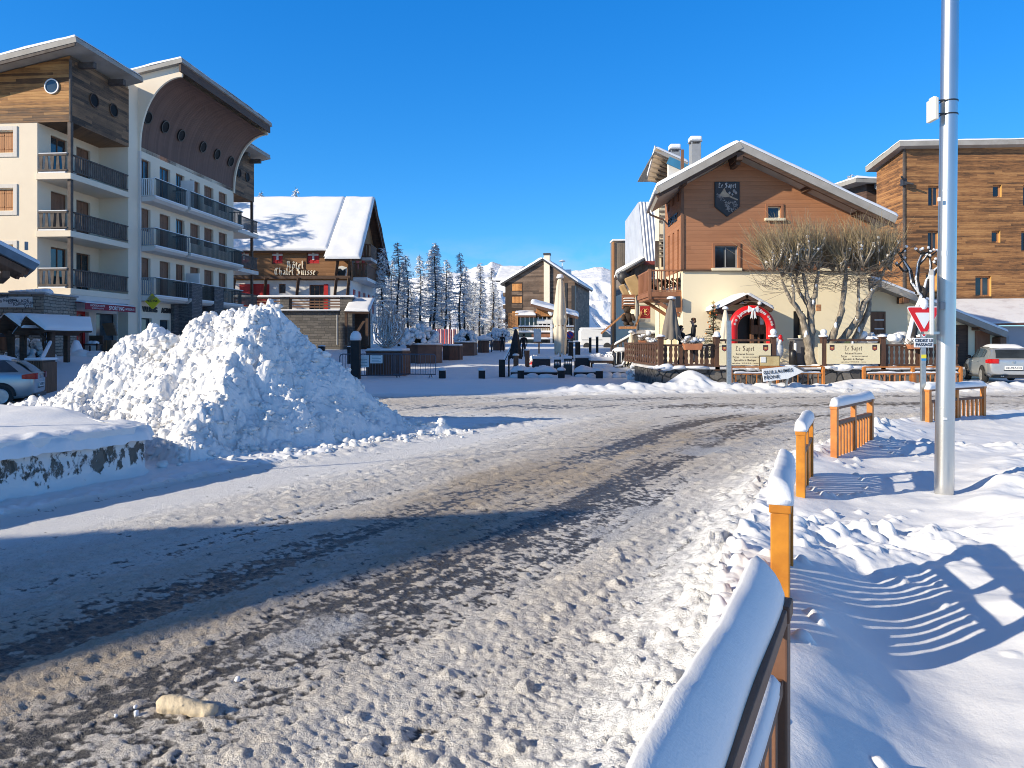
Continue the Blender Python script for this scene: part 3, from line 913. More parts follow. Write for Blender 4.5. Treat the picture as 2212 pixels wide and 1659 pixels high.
fence_panel((.0, .62), (.785, 2.2), .90, .90, FENCEBR, 'snow capped fence panel nearest the camera, cut off by the lower edge', seed=0, cap=(.10, .13))  # posts and bars take brown for orange paint in shade
fence_panel((1.21, 3.34), (1.775, 4.78), .93, .87, YELLOWO, 'second orange fence panel along the kerb with a tall sunlit end post', seed=1)
fence_panel((2.75, 7.05), (3.34, 8.30), .815, .815, YELLOWO, 'third yellow orange fence panel beyond a gap with spilled snow', seed=2)
fence_panel((4.13, 9.5), (5.28, 10.88), .84, .84, ORANGE, 'fourth salmon orange fence panel standing left of the give way sign', seed=3)
fence_panel((7.63, 13.6), (9.35, 14.65), .80, .80, ORANGE, 'orange fence panel half hidden behind the steel lamp post', seed=4, n_bal=6)


def far_fence(x0, x1, Y0, Y1, ytop, label, seed):
    rnd = random.Random(seed)
    a = Vector((gx(x0, Y0), Y0, 0)); b = Vector((gx(x1, Y1), Y1, 0)); z = gz(ytop, Y0)
    t = thing('street_fence', label, 'fence', a, 'orange and grey slatted fences across the junction')
    L = (b - a).length; d = (b - a) / L
    n = 2
    for i in range(n + 1):
        c = a + d * (L * i / n); mb = MB(); mb.bar(c + Vector((0, 0, -.2)), c + Vector((0, 0, z)), .10, .10, 0, up=d); mb.build('post', ORANGE, t, bevel=.006)
    for (nm, dz) in (('top_rail', 0), ('lower_rail', -.24)):
        mb = MB(); mb.bar(a + Vector((0, 0, z + dz)), b + Vector((0, 0, z + dz)), .07, .055); mb.build(nm, ORANGE, t)
    mb = MB(); k = int(L / .19)
    for i in range(1, k):
        c = a + d * (L * i / k)
        mb.bar(c + Vector((0, 0, -.2)), c + Vector((0, 0, z - .25)), .045 if i % 2 else .10, .03, 0 if i % 2 else 1, up=d)
    mb.build('infill_bars', [ORANGE, REDWOOD if seed == 2 else RAILGREY], t)
    mb = MB(); snowbar(mb, a + Vector((0, 0, z - .21)) + d * .1, b + Vector((0, 0, z - .21)) - d * .1, .09, .05, rnd=rnd, rough=.5); mb.build('snow_strip', SNOWC, t, smooth=True)


far_fence(1578, 1778, 25.6, 26.2, 793, 'orange slatted fence behind the white direction sign', 1)
far_fence(1866, 2075, 26.2, 26.6, 793, 'orange slatted fence in front of the second restaurant banner', 2)


# ------------------------------------------------------------------ steel lamp post, box strapped to it, edge-on panel
mb = MB()
lean = (gx(2052, 7.55) - gx(2039, 7.55))
bx, by = gx(2039, 7.55), 7.55
zs = [(0, .0), (.5, .0), (1.12, .0), (1.13, 1), (1.2, 1), (1.21, .0), (2.3, 0), (2.31, 1), (2.335, 1), (2.34, 0), (7.2, 0)]
Ht = 7.2
vs = []; prof = []
n = 28
t_lamp = thing('lamp_post', 'tall grey steel lamp post rising out of the frame beside the fence', 'lamp post', (bx, by, .08))
for z in np.linspace(-.1, Ht, 24):
    k = (z) / 4.9
    prof.append((Vector((bx + lean * k, by, z)), .0905 - .0022 * z))
mb.tube([p for p, r in prof], [r for p, r in prof], n); mb.build('shaft', STEEL, t_lamp, smooth=True)
for z in (.98, 1.83, 2.53, 3.19):
    mb = MB(); k = z / 4.9
    mb.tube([(bx + lean * k, by, z), (bx + lean * k, by, z + .05 if z == 2.53 else z + .012)], .0905 - .0022 * z + .0016, n)
    mb.build('collar', STEEL, t_lamp, smooth=False)
for (x_, y_, w_, h_, mt_) in ((2030, 430, 5, 9, WHITE), (2036, 660, 10, 16, GREYP), (2042, 905, 9, 5, WHITE)):
    c_ = P(x_, y_, by - .0925); mb = MB(); mb.box(c_.x - w_ * .0023, c_.x + w_ * .0023, by - .0975, by - .07, c_.z - h_ * .0023, c_.z + h_ * .0023); mb.build('sticker', mt_, t_lamp, bevel=.004)
mb = MB(); k = 1
# straight lamp arm and head above the frame
mb.tube([(bx + lean * 1.45, by, 7.1), (bx + lean * 1.5 - .2, by + .5, 7.6), (bx - .9, by + 1.4, 7.85)], .045, 10); mb.build('arm', STEEL, t_lamp, smooth=True)
mb = MB(); mb.box(bx - 1.35, bx - .8, by + 1.25, by + 1.6, 7.8, 7.92); mb.build('lamp_head', GREYP, t_lamp, bevel=.03)
t = thing('junction_box', 'small white box strapped to the steel lamp post by two black bands', 'box', (bx - .12, by, gz(258, by)))
z0, z1 = gz(260, 7.5), gz(213, 7.5)
xl = bx + lean * .6
mb = MB(); mb.box(gx(2016, 7.48), gx(2025, 7.48), by - .10, by + .06, z0, z1); mb.build('case', mat('box plastic', (.72, .70, .62), (.66, .64, .56), 3, .5), t, bevel=.008)
mb = MB(); mb.box(gx(2020, 7.48), gx(2029, 7.48), by - .04, by + .05, z1 - .01, z1 + .03); mb.build('snow_cap', SNOWC, t, bevel=.01)
for y_ in (217, 246):
    z = gz(y_, 7.5); kk = z / 4.9
    mb = MB(); mb.tube([(bx + lean * kk, by, z - .004), (bx + lean * kk, by, z + .010)], .0905 - .0022 * z + .004, 24); mb.bar((gx(2024, 7.5), by - .05, z), (bx + lean * kk - .06, by - .065, z + .002), .012, .012)
    mb.build('strap', BLACKP, t)
t = thing('edge_on_sign', 'slim rounded metal sign panel seen edge on against the steel lamp post', 'sign', (gx(2012, 7.6), 7.7, gz(770, 7.6)))
mb = MB(); ux = (gx(2012, 7.6), 7.35)
pts = [];
dd = Vector((gx(2012, 7.6), 7.6, 0)).normalized()
z0, z1 = gz(724, 7.3), gz(584, 7.3)
for (s, z) in ((0, z0), (.52, z0), (.52, z1 - .06), (.46, z1), (.06, z1), (0, z1 - .06)): pts.append((s, z))
side = Vector((dd.y, -dd.x, 0))
o0 = Vector((gx(2007.5, 7.15), 7.15, 0))
mb.prism(pts, o0, dd, (0, 0, 1), side * .042); mb.build('panel', mat('panel edge metal', (.70, .69, .66), (.60, .59, .57), 5, .35, metal=.5), t, bevel=.012)
mb = MB(); mb.box(gx(2004, 7.45), bx, by - .03, by + .03, gz(722, 7.45), gz(716, 7.45)); mb.build('bracket', STEEL, t)

t = thing('slim_pole', 'slim metal pole just off the left edge, throwing a thin shadow across the road', 'pole', (-8.3, 7.25, 0))
mb = MB(); mb.tube([(-8.3, 7.25, -.1), (-8.3, 7.25, 6.1)], .024, 8); mb.build('shaft', GALV, t, smooth=True)
# ------------------------------------------------------------------ give way sign
Ys = 13.7; c = P(1994, 690, Ys); xc = gx(1995.5, Ys)
t = thing('give_way_sign', 'red and white triangular give way sign on a galvanised post', 'road sign', (xc, Ys, .1))
mb = MB(); mb.box(xc - .045, xc + .045, Ys, Ys + .05, -.1, gz(660, Ys)); mb.build('post', GALV, t, bevel=.006)


def tri(w, h, r, zc, x0):
    """rounded triangle, apex down"""
    A = [Vector((-w / 2, 0)), Vector((w / 2, 0)), Vector((0, -h))]; pts = []
    for i in range(3):
        a = A[i]; p = (A[i - 1] - a).normalized(); q = (A[(i + 1) % 3] - a).normalized()
        for k in range(5):
            s = k / 4; pts.append(a + p * r * (1 - s) ** 2 * 1.0 + q * r * s ** 2 * 1.0)
    return [(p.x, p.y) for p in pts]


ztop = gz(662, Ys)
RED = mat('sign red', (.62, .012, .018), (.56, .01, .016), 2, .35)
SIGNW = mat('sign white', (.74, .77, .80), (.68, .71, .75), 2, .4)
for (w, h, y, dz, m, nm, r) in ((.66, .60, -.006, 0, SIGNW, 'rim', .06), (.62, .555, -.010, -.018, RED, 'border', .05), (.335, .305, -.014, -.115, SIGNW, 'field', .02)):
    mb = MB(); mb.prism(tri(w, h, r, 0, 0), (xc, Ys + y, ztop + dz), (1, 0, 0), (0, 0, 1), (0, .004, 0)); mb.build(nm, m, t)
zc = gz(740, Ys)
mb = MB(); mb.box(xc - .19, xc + .17, Ys - .02, Ys - .006, zc - .09, zc + .085)
pl = mb.build('name_plate', SIGNW, t, bevel=.02)
INK = mat('sign ink', (.03, .05, .08), (.025, .04, .07), 2, .6)
text('CEDEZ LE', .078, (xc - .01, Ys - .026, zc + .036), (1, 0, 0), (0, 0, 1), INK, pl, bold=.002)
text('PASSAGE', .078, (xc - .01, Ys - .026, zc - .04), (1, 0, 0), (0, 0, 1), INK, pl, bold=.002)
mb = MB(); mb.box(xc - .045, xc + .0448, Ys - .004, Ys - .001, gz(774, Ys), gz(766, Ys)); mb.build('yellow_sticker', mat('sticker yellow', (.8, .72, .05), None, 2, .5), t)
mb = MB(); mb.box(xc - .045, xc + .0448, Ys - .004, Ys - .001, gz(779, Ys), gz(774.2, Ys)); mb.build('blue_sticker', mat('sticker blue', (.03, .25, .55), None, 2, .5), t)
mb = MB(); mb.blob((xc, Ys, ztop + .05), (.08, .05, .11), rough=.1, n=10, m=6); mb.build('snow_cap', SNOWC, t, smooth=True)

# ------------------------------------------------------------------ direction sign by the far kerb
Yd = 24.6; t = thing('direction_sign', 'white arrow sign GUILLAUMES PEONE pointing right on a leaning plate', 'road sign', (gx(1575, Yd), Yd, 0))
mb = MB(); x = gx(1575.5, Yd); mb.box(x - .075, x + .075, Yd, Yd + .09, -.1, gz(692, Yd)); mb.build('post', GALV, t, bevel=.01)
tl = P(1646, 797, Yd - .3); tr = P(1712, 790, Yd - .3); ti = P(1737, 803, Yd - .3); br = P(1703, 818, Yd - .3); bl = P(1650, 825, Yd - .3)
mb = MB(); q = [tl, tr, ti, br, bl]; q2 = [p + Vector((0, .05, 0)) for p in q]
mb.add(q + q2, [(4, 3, 2, 1, 0), (5, 6, 7, 8, 9)] + [(i, (i + 1) % 5, 5 + (i + 1) % 5, 5 + i) for i in range(5)])
pl = mb.build('arrow_plate', SIGNW, t, bevel=.01)
mb = MB(); q = [P(1712, 790, Yd - .2), P(1722, 789, Yd - .1), P(1752, 803, Yd), P(1745, 808, Yd), P(1706, 820, Yd - .1)]
q = [P(1711, 791, Yd - .27), P(1720, 790, Yd - .1), P(1748, 804, Yd - .05), P(1737.5, 803, Yd - .27)]
mb.add(q + [p + Vector((0, .04, 0)) for p in q], [(0, 1, 2, 3), (7, 6, 5, 4)] + [(i, 4 + i, 4 + (i + 1) % 4, (i + 1) % 4) for i in range(4)]); mb.build('back_shell', mat('sign back', (.30, .24, .18), (.22, .17, .13), 3, .6), t)
ud = (tr - tl).normalized(); vd = Vector((0, 0, 1)); vd = (vd - ud * vd.dot(ud)).normalized()
wd = ud.cross(vd)
text('GUILLAUMES', .15, (P(1681, 802.5, Yd - .32)), ud, vd, INK, pl, bold=.004, spacing=1.15)
text('P\u00c9ONE', .15, (P(1667, 815.0, Yd - .32)), ud, vd, INK, pl, bold=.004, spacing=1.15)
mb = MB()
for s in (.25, .8):
    c = tl.lerp(tr, s) + Vector((.1, .06, -.2)); mb.bar(c, (c.x, c.y + .4, -.1), .06, .06)
mb.build('support', GALV, t)

# ------------------------------------------------------------------ stone planter bed with driven snow on its face
WALLST = stone('snow plastered stone', (.24, .22, .19), (.10, .092, .08), (.15, .14, .12), scale=4.2, snow=(7.5, .485), bump=.8, band=(.31, .17))


def planter_bed():
    t = thing('stone_planter', 'low stone planter wall plastered with snow, topped by a smooth snow bed', 'planter', (-5.5, 8, 0))
    edge = [(-9.2, -1.0), (-6.95, 4.0), (-5.2, 7.5), (-4.62, 8.75), (-4.55, 9.1), (-4.75, 9.4)]
    # wall: thick ribbon along the edge
    pts = []
    for (a, b) in zip(edge[:-1], edge[1:]):
        n = max(2, int(math.hypot(b[0] - a[0], b[1] - a[1]) / .045))
        for i in range(n): pts.append((a[0] + (b[0] - a[0]) * i / n, a[1] + (b[1] - a[1]) * i / n))
    pts.append(edge[-1]); pts = np.array(pts)
    tx = np.gradient(pts[:, 0]); ty = np.gradient(pts[:, 1]); l = np.hypot(tx, ty); nx_, ny_ = ty / l, -tx / l
    s = np.cumsum(np.hypot(np.diff(pts[:, 0], prepend=pts[0, 0]), np.diff(pts[:, 1], prepend=pts[0, 1])))
    zz = np.linspace(-.15, .64, 34)
    S, Z = np.meshgrid(s, zz, indexing='ij')
    w, wv = worley(S * 4.0, Z * 5.0, 300)
    off = .05 * np.clip(1 - w * 1.4, 0, 1) + .03 * fbm(S * 5, Z * 5, 301, 4) + .13 * sstep(.2, -.1, Z) + .05 * sstep(.42, .6, Z)
    X = pts[:, 0][:, None] + nx_[:, None] * off; Y = pts[:, 1][:, None] + ny_[:, None] * off
    gridmesh('wall', X, Y, Z, WALLST, t)
    # snow on top
    inner = np.linspace(-.07, 5.2, 150)
    S2, D = np.meshgrid(s, inner, indexing='ij')
    e = np.clip((D + .07) / .34, 0, 1)
    zt = .47 + .20 * np.sqrt(np.clip(1 - (1 - e) ** 2, 0, 1)) + .03 * fbm(S2 * 1.2, D * 1.2, 310, 3) * e + .06 * np.clip(fbm(S2 * 6, D * 6, 311, 4), -.3, 1) * np.exp(-(D / .25) ** 2)
    zt = zt + .07 * sstep(.3, 2.0, D) * (1 + fbm(S2 * .5, D * .5, 313, 2)) - sstep(3.6, 5.0, D) * .75
    cr = .075 * fbm(S2 * 5, D * 3, 312, 4) * np.exp(-((D + .05) / .14) ** 2)
    dirx, diry = -.93, .36
    bl = sstep(.1, 1.2, D)
    ddx = -nx_[:, None] * (1 - bl) + dirx * bl; ddy = -ny_[:, None] * (1 - bl) + diry * bl
    X = pts[:, 0][:, None] + ddx * D + nx_[:, None] * (.07 + cr); Y = pts[:, 1][:, None] + ddy * D + ny_[:, None] * (.07 + cr)
    gridmesh('snow_bed', X, Y, zt, SNOWG, t)


planter_bed()
# ------------------------------------------------------------------ cars
CARSILV = mat('silver car paint', (.50, .52, .54), (.44, .46, .48), 1.2, .28, metal=.6, coat=.6)
CARSILV2 = mat('grey blue car paint', (.44, .49, .52), (.40, .45, .48), 1.2, .28, metal=.6, coat=.6)
TYRE = mat('tyre rubber', (.02, .02, .02), (.035, .035, .035), 20, .85)
ALLOY = mat('alloy rim', (.62, .63, .64), (.5, .5, .52), 6, .3, metal=.8)
TAILRED = mat('tail light red', (.55, .01, .012), (.32, .006, .008), 5, .15)
PLATE = mat('number plate', (.78, .78, .76), None, 3, .4)


def lerp_tab(tab, y):
    ys = [t[0] for t in tab]
    return [float(np.interp(y, ys, [t[k] for t in tab])) for k in range(1, len(tab[0]))]


def car(label, loc, heading, paint, estate=False, name='parked_car'):
    """local frame: +y forward, rear bumper at y=0; heading = direction of +y"""
    ang = math.atan2(-heading[0], heading[1])
    t = thing(name, label, 'car', (0, 0, 0))
    L = 4.55 if estate else 4.2; W = .89
    k = L / 4.2
    # stations: y, half width, sill z, belt z, roof z, roof half width
    st = [(0, .70, .42, .93, .94, .60), (.04, .80, .34, .95, .98, .62), (.14, .85, .28, .97, 1.10 if not estate else 1.02, .62), (.34, .875, .24, .985, 1.30 if not estate else 1.22, .60),
          (.62, .885, .22, .985, 1.42 if not estate else 1.41, .60), (1.1, .89, .2, .98, 1.475, .62), (1.9, .89, .2, .96, 1.485, .63), (2.45, .89, .2, .94, 1.42, .61), (2.85, .885, .2, .93, 1.20, .59),
          (3.2, .88, .2, .91, .99, .60), (3.5, .87, .2, .88, .92, .6), (3.85, .84, .22, .80, .85, .56), (4.08, .74, .28, .70, .74, .5), (4.2, .58, .36, .58, .60, .4)]
    secs = []
    for (y, w, zs, zb, zr, wr) in st:
        y *= k
        tuck = max(0, min(1, (zr - zb) / .3))
        secs.append([(0, y, zs - .02), (w * .86, y, zs - .02), (w * .97, y, zs + .08), (w, y, zs + .28), (w * .995, y, zb - .14), (w * .955, y, zb), (wr + (w * .955 - wr) * (.42 + .5 * (1 - tuck)), y, zb + (zr - zb) * .55), (wr + .02 * tuck, y, zr - .035 * tuck), (wr * .6, y, zr), (0, y, zr + .012)])
    mb = MB(); n = len(secs[0])
    vs = []
    for s in secs:
        vs += s; vs += [(-x, y, z) for (x, y, z) in s[-2:0:-1]]
    m = 2 * n - 2
    fs = []
    for i in range(len(secs) - 1):
        for j in range(m):
            fs.append((i * m + j, i * m + (j + 1) % m, (i + 1) * m + (j + 1) % m, (i + 1) * m + j))
    fs.append(tuple(range(m))[::-1]); fs.append(tuple(range((len(secs) - 1) * m, len(secs) * m)))
    mb.add(vs, [f[::-1] for f in fs]); mb.build('body', paint, t, smooth=True, sub=2)

    def surf(y, z, side):
        """x of the body side at height z"""
        w, zs, zb, zr, wr = lerp_tab(st, y / k)
        tuck = max(0, min(1, (zr - zb) / .3))
        zz = [zs + .08, zs + .28, zb - .14, zb, zb + (zr - zb) * .55, zr - .035]
        xx = [w * .97, w, w * .995, w * .955, wr + (w * .955 - wr) * (.42 + .5 * (1 - tuck)), wr + .02]
        return side * float(np.interp(z, zz, xx))

    def panel(name, pts, m, side, off=.012, parent=None):
        c = (sum(p[0] for p in pts) / len(pts), sum(p[1] for p in pts) / len(pts))
        mb = MB(); ring = []
        N_ = len(pts); vs = []
        for r in (1.0, .55):
            for i in range(N_):
                for s in (0, .5):
                    a = pts[i]; b = pts[(i + 1) % N_]
                    y = a[0] + (b[0] - a[0]) * s; z = a[1] + (b[1] - a[1]) * s
                    y = c[0] + (y - c[0]) * r; z = c[1] + (z - c[1]) * r
                    vs.append((surf(y, z, side) + side * off, y, z))
        vs.append((surf(c[0], c[1], side) + side * off, c[0], c[1]))
        q = 2 * N_
        fs = [(i, (i + 1) % q, q + (i + 1) % q, q + i) for i in range(q)] + [(q + i, q + (i + 1) % q, 2 * q) for i in range(q)]
        if side < 0: fs = fs
        mb.add(vs, fs); return mb.build(name, m, parent or t, smooth=True)

    for side in (-1, 1):
        if estate:
            panel('side_window', [(.42, 1.03), (1.25, 1.02), (1.25, 1.38), (.80, 1.36)], GLASSB, side)
            panel('side_window', [(1.33, 1.02), (2.2, 1.0), (2.2, 1.40), (1.33, 1.39)], GLASSB, side)
            panel('side_window', [(2.28, 1.0), (3.2, .98), (2.72, 1.36), (2.28, 1.40)], GLASSB, side)
        else:
            panel('side_window', [(.80, 1.04), (1.12, 1.03), (1.12, 1.36), (.86, 1.30)], GLASSB, side)
            panel('side_window', [(1.2, 1.03), (1.85, 1.01), (1.85, 1.39), (1.2, 1.375)], GLASSB, side)
            panel('side_window', [(1.93, 1.01), (2.88, .985), (2.42, 1.345), (1.93, 1.39)], GLASSB, side)
        mb = MB()
        for yy in (1.95 * k, 2.9 * k):
            pass
        # door handles
        for yy in (1.35 * k, 2.25 * k):
            mb.box(surf(yy, .86, side) - .01, surf(yy, .86, side) + side * .03, yy, yy + .2, .85, .885)
        mb.build('door_handle', paint, t, bevel=.01)
        mb = MB(); x = surf(2.75 * k, 1.0, side)
        mb.blob((x + side * .12, 2.75 * k, 1.03), (.10, .07, .075), rough=.02, n=10, m=7); mb.build('mirror', BLACKP, t, smooth=True)
        x = surf(1.5 * k, .32, side); mb = MB(); mb.box(x - .02, x + side * .012, .95 * k, 2.95 * k, .21, .27); mb.build('sill_trim', BLACKP, t)
        # tail light wraps the corner
        mb = MB()
        zl0, zl1 = (.80, .98)
        pts = [(.50 * side, -.012), (.70 * side, -.004), (.81 * side, .06), (.872 * side, .34)]
        vs = []
        for (x, y) in pts:
            o = 1.018
            vs.append((x * o, y - .012, zl0 + (.02 if y > .2 else 0))); vs.append((x * o, y - .012, zl1 - (.04 if y > .2 else 0)))
        mb.add(vs, [(0, 2, 3, 1), (2, 4, 5, 3), (4, 6, 7, 5)]); mb.build('tail_light', TAILRED, t, smooth=True)
    # rear window and tailgate fittings
    mb = MB(); yb = lambda z: float(np.interp(z, [.94, .98, 1.10, 1.30, 1.42] if not estate else [.94, .98, 1.02, 1.22, 1.41], [0, .04, .14, .34, .62])) * k
    vs = []
    for z in (1.02, 1.18, 1.345):
        for x in (-.60, -.3, 0, .3, .60):
            vs.append((x * (1 - (z - 1.02) * .35), yb(z) - .028, z))
    fs = [(r * 5 + c, r * 5 + c + 1, r * 5 + c + 6, r * 5 + c + 5) for r in range(2) for c in range(4)]
    mb.add(vs, fs); mb.build('rear_window', GLASS, t, smooth=True)
    mb = MB(); mb.box(-.30, .30, -.03, .05, .555, .70); pl = mb.build('number_plate', PLATE, t, bevel=.006)
    o = text('AE-967-CD', .115, (0, 0, 0), (1, 0, 0), (0, 0, 1), INK, pl, bold=.002); o.location = (0, -.034, .628)
    mb = MB(); mb.box(-.33, .33, -.022, .05, .52, .552); mb.build('bumper_slot', BLACKP, t)
    mb = MB(); mb.box(-.72, .72, -.012, .3, .24, .36); mb.build('diffuser', BLACKP, t, bevel=.02)
    mb = MB()
    for x in (-.42, -.36): mb.tube([(x, -.03, .30), (x, .1, .30)], .028, 10)
    mb.build('exhaust', STEEL, t, smooth=True)
    mb = MB(); mb.lathe([(.055, 0), (.055, .012), (.044, .014), (.044, .006)], (0, 0, 0), 20)
    for s in (-1, 1):
        mb.bar((s * .032, .028, .012), (s * .012, -.02, .012), .009, .008); mb.bar((s * .012, -.02, .012), (0, .012, .012), .009, .008)
    e = mb.build('badge', STEEL, t); e.rotation_euler = (R(90), 0, 0); e.location = (0, -.012, .86)
    # wheels
    for y in (.80 * k, 3.38 * k):
        for side in (-1, 1):
            c = (side * (.885 - .12), y, .315)
            wh = MB(); prof = [(.19, -.11), (.30, -.105), (.322, -.06), (.322, .06), (.30, .105), (.19, .11)]
            wh.lathe(prof, (0, 0, 0), 28)
            w = wh.build('wheel', TYRE, t, smooth=True); w.rotation_euler = (0, R(90) * side, 0); w.location = Vector(c) + Vector((side * .02, 0, 0))
            rm = MB()
            rm.lathe([(.20, .105), (.225, .118), (.215, .122), (.195, .112)], (0, 0, 0), 28)
            rm.lathe([(.05, .09), (.055, .118), (.02, .124)], (0, 0, 0), 14)
            for a in range(7):
                an = 2 * math.pi * a / 7
                for da in (-.10, .10):
                    rm.bar((.04 * math.cos(an + da * 2), .04 * math.sin(an + da * 2), .112), (.205 * math.cos(an + da), .205 * math.sin(an + da), .114), .03, .016)
            r_ = rm.build('rim', ALLOY, w); r_.location = (0, 0, 0)
            bd = MB(); bd.lathe([(.2, .085), (.2, .09)], (0, 0, 0), 20); b_ = bd.build('brake_shadow_plate', BLACKP, w); b_.location = (0, 0, 0); b_.name = 'wheel_shade_disc'  # black disc stands in for the shade behind the spokes
            # dark arch lip
            ar = MB(); pts = []
            for i in range(15):
                a = math.pi * i / 14
                yy = y + .385 * math.cos(a); zz = .315 + .385 * math.sin(a)
                if zz < .3: zz = .3
                pts.append((side * .900, yy, zz))
            ar.tube(pts, .022, 6); ar.build('wheel_arch', BLACKP, t, smooth=True)
            ar = MB(); vs = [(side * .905, y + .385 * math.cos(math.pi * i / 14), .315 + .385 * math.sin(math.pi * i / 14)) for i in range(15)]
            ar.add(vs, [tuple(range(15))]); ar.build('arch_gap', BLACKP, t)
            for ob in (w,): ob.location.x = side * (.905 - .085)
    # head lights
    for side in (-1, 1):
        mb = MB(); mb.blob((side * .62, 4.02 * k, .66), (.16, .14, .08), rough=.0, n=10, m=7); mb.build('headlight', GLASSB, t, smooth=True)
    # snow on the roof
    mb = MB(); rnd = random.Random(3)
    vs = []; fs = []; nn = 16
    for i in range(nn + 1):
        for j in range(9):
            y = (.62 + (2.35 - .62) * i / nn) * k; x = -.6 + 1.2 * j / 8
            e = min(i, nn - i, 3) / 3 * min(j, 8 - j, 2) / 2
            w_, zs_, zb_, zr, wr_ = lerp_tab(st, y / k)
            vs.append((x, y, zr - .02 + (.035 + .06 * e ** .5 if e > 0 else 0) + rnd.uniform(0, .02) * e))
    fs = [(i * 9 + j, i * 9 + j + 1, i * 9 + j + 10, i * 9 + j + 9) for i in range(nn) for j in range(8)]
    mb.add(vs, fs)
    if not estate: mb.build('roof_snow', SNOWC, t, smooth=True)
    else:
        mb.M = None; mb.v = [(x, y, z - .03) for x, y, z in mb.v]; mb.build('roof_snow', SNOWC, t, smooth=True)
    t.location = loc; t.rotation_euler = (0, 0, ang)
    return t


hd = Vector((1.4, 4.1, 0)).normalized()
rl = Vector((gx(2134, 29.4), 29.4, 0)); cpos = rl + Vector((hd.y, -hd.x, 0)) * .88
car('silver hatchback with snowy roof parked by the garage on the right', (cpos.x, cpos.y, .02), hd, CARSILV)
car('grey estate car seen from the side at the left edge of the frame', (-14.59, 22.92, -.25), Vector((-.93, -.37, 0)), CARSILV2, estate=True)
# ------------------------------------------------------------------ building helpers
def wall(mb, o, u, n, W, H, ops=(), depth=.16, mi=0, ri=None):
    """a rectangular wall face with recessed openings (x0, x1, z0, z1) and their reveals"""
    o = Vector(o); u = Vector(u); n = Vector(n); ri = mi if ri is None else ri
    xs = sorted({0, W} | {v for p in ops for v in (p[0], p[1]) if 0 < v < W}); zs = sorted({0, H} | {v for p in ops for v in (p[2], p[3]) if 0 < v < H})
    Z = Vector((0, 0, 1)); cw = u.cross(Z).dot(n) > 0
    def q(a, b, c, d, m):
        mb.add([a, b, c, d] if cw else [d, c, b, a], [(0, 1, 2, 3)], m)
    for x0, x1 in zip(xs[:-1], xs[1:]):
        for z0, z1 in zip(zs[:-1], zs[1:]):
            cx, cz = (x0 + x1) / 2, (z0 + z1) / 2
            if any(p[0] < cx < p[1] and p[2] < cz < p[3] for p in ops): continue
            q(o + u * x0 + Z * z0, o + u * x1 + Z * z0, o + u * x1 + Z * z1, o + u * x0 + Z * z1, mi)
    for p in ops:
        a = o + u * p[0] + Z * p[2]; b = o + u * p[1] + Z * p[2]; c = o + u * p[1] + Z * p[3]; d = o + u * p[0] + Z * p[3]; k = -n * depth
        q(a + k, b + k, b, a, ri); q(b + k, c + k, c, b, ri); q(c + k, d + k, d, c, ri); q(d + k, a + k, a, d, ri)


def win(parent, M, o, u, n, op, depth=.16, kind='glass', fm=None, fw=.06, name='window', mull=1, sill=None, rail=0, pm=None, label=None):
    o = Vector(o); u = Vector(u); n = Vector(n); Z = Vector((0, 0, 1)); fm = fm or BROWNB
    x0, x1, z0, z1 = op; w = x1 - x0; h = z1 - z0
    c = o + u * x0 + Z * z0 - n * (depth - .004)
    mb = MB(M)
    def fb(a0, a1, b0, b1, t=.05):
        mb.prism([(a0, b0), (a1, b0), (a1, b1), (a0, b1)], c, u, Z, n * t)
    fb(0, fw, 0, h); fb(w - fw, w, 0, h); fb(fw, w - fw, 0, fw); fb(fw, w - fw, h - fw, h)
    if kind == 'glass':
        for i in range(1, mull + 1):
            if mull: fb(w * i / (mull + 1) - fw * .45, w * i / (mull + 1) + fw * .45, fw, h - fw, .045)
        if rail: fb(fw, w - fw, h * rail - .02, h * rail + .02, .042)
    f = mb.build(name, fm, parent)
    if label: f['label'] = label
    mb = MB(M)
    if kind == 'glass':
        mb.prism([(fw * .5, fw * .5), (w - fw * .5, fw * .5), (w - fw * .5, h - fw * .5), (fw * .5, h - fw * .5)], c, u, Z, n * .018)
        mb.build('pane', pm or GLASS, f)
    else:
        for i in (0, 1):
            a0 = fw + (w - 2 * fw) * i / 2 + .006; a1 = fw + (w - 2 * fw) * (i + 1) / 2 - .006
            mb.prism([(a0, fw), (a1, fw), (a1, h - fw), (a0, h - fw)], c, u, Z, n * .03)
            for hz in (.18, .78): mb.prism([(a0 + .02, h * hz), (a1 - .02, h * hz), (a1 - .02, h * hz + .07), (a0 + .02, h * hz + .07)], c + n * .03, u, Z, n * .02)
        mb.build('shutter', pm or SHUTTER, f)
    if sill:
        mb = MB(M); mb.prism([(-.08, -.09), (w + .08, -.09), (w + .08, 0), (-.08, 0)], c + n * (depth - .02), u, Z, n * .1); s = mb.build('sill', sill, f, bevel=.01)
    return f


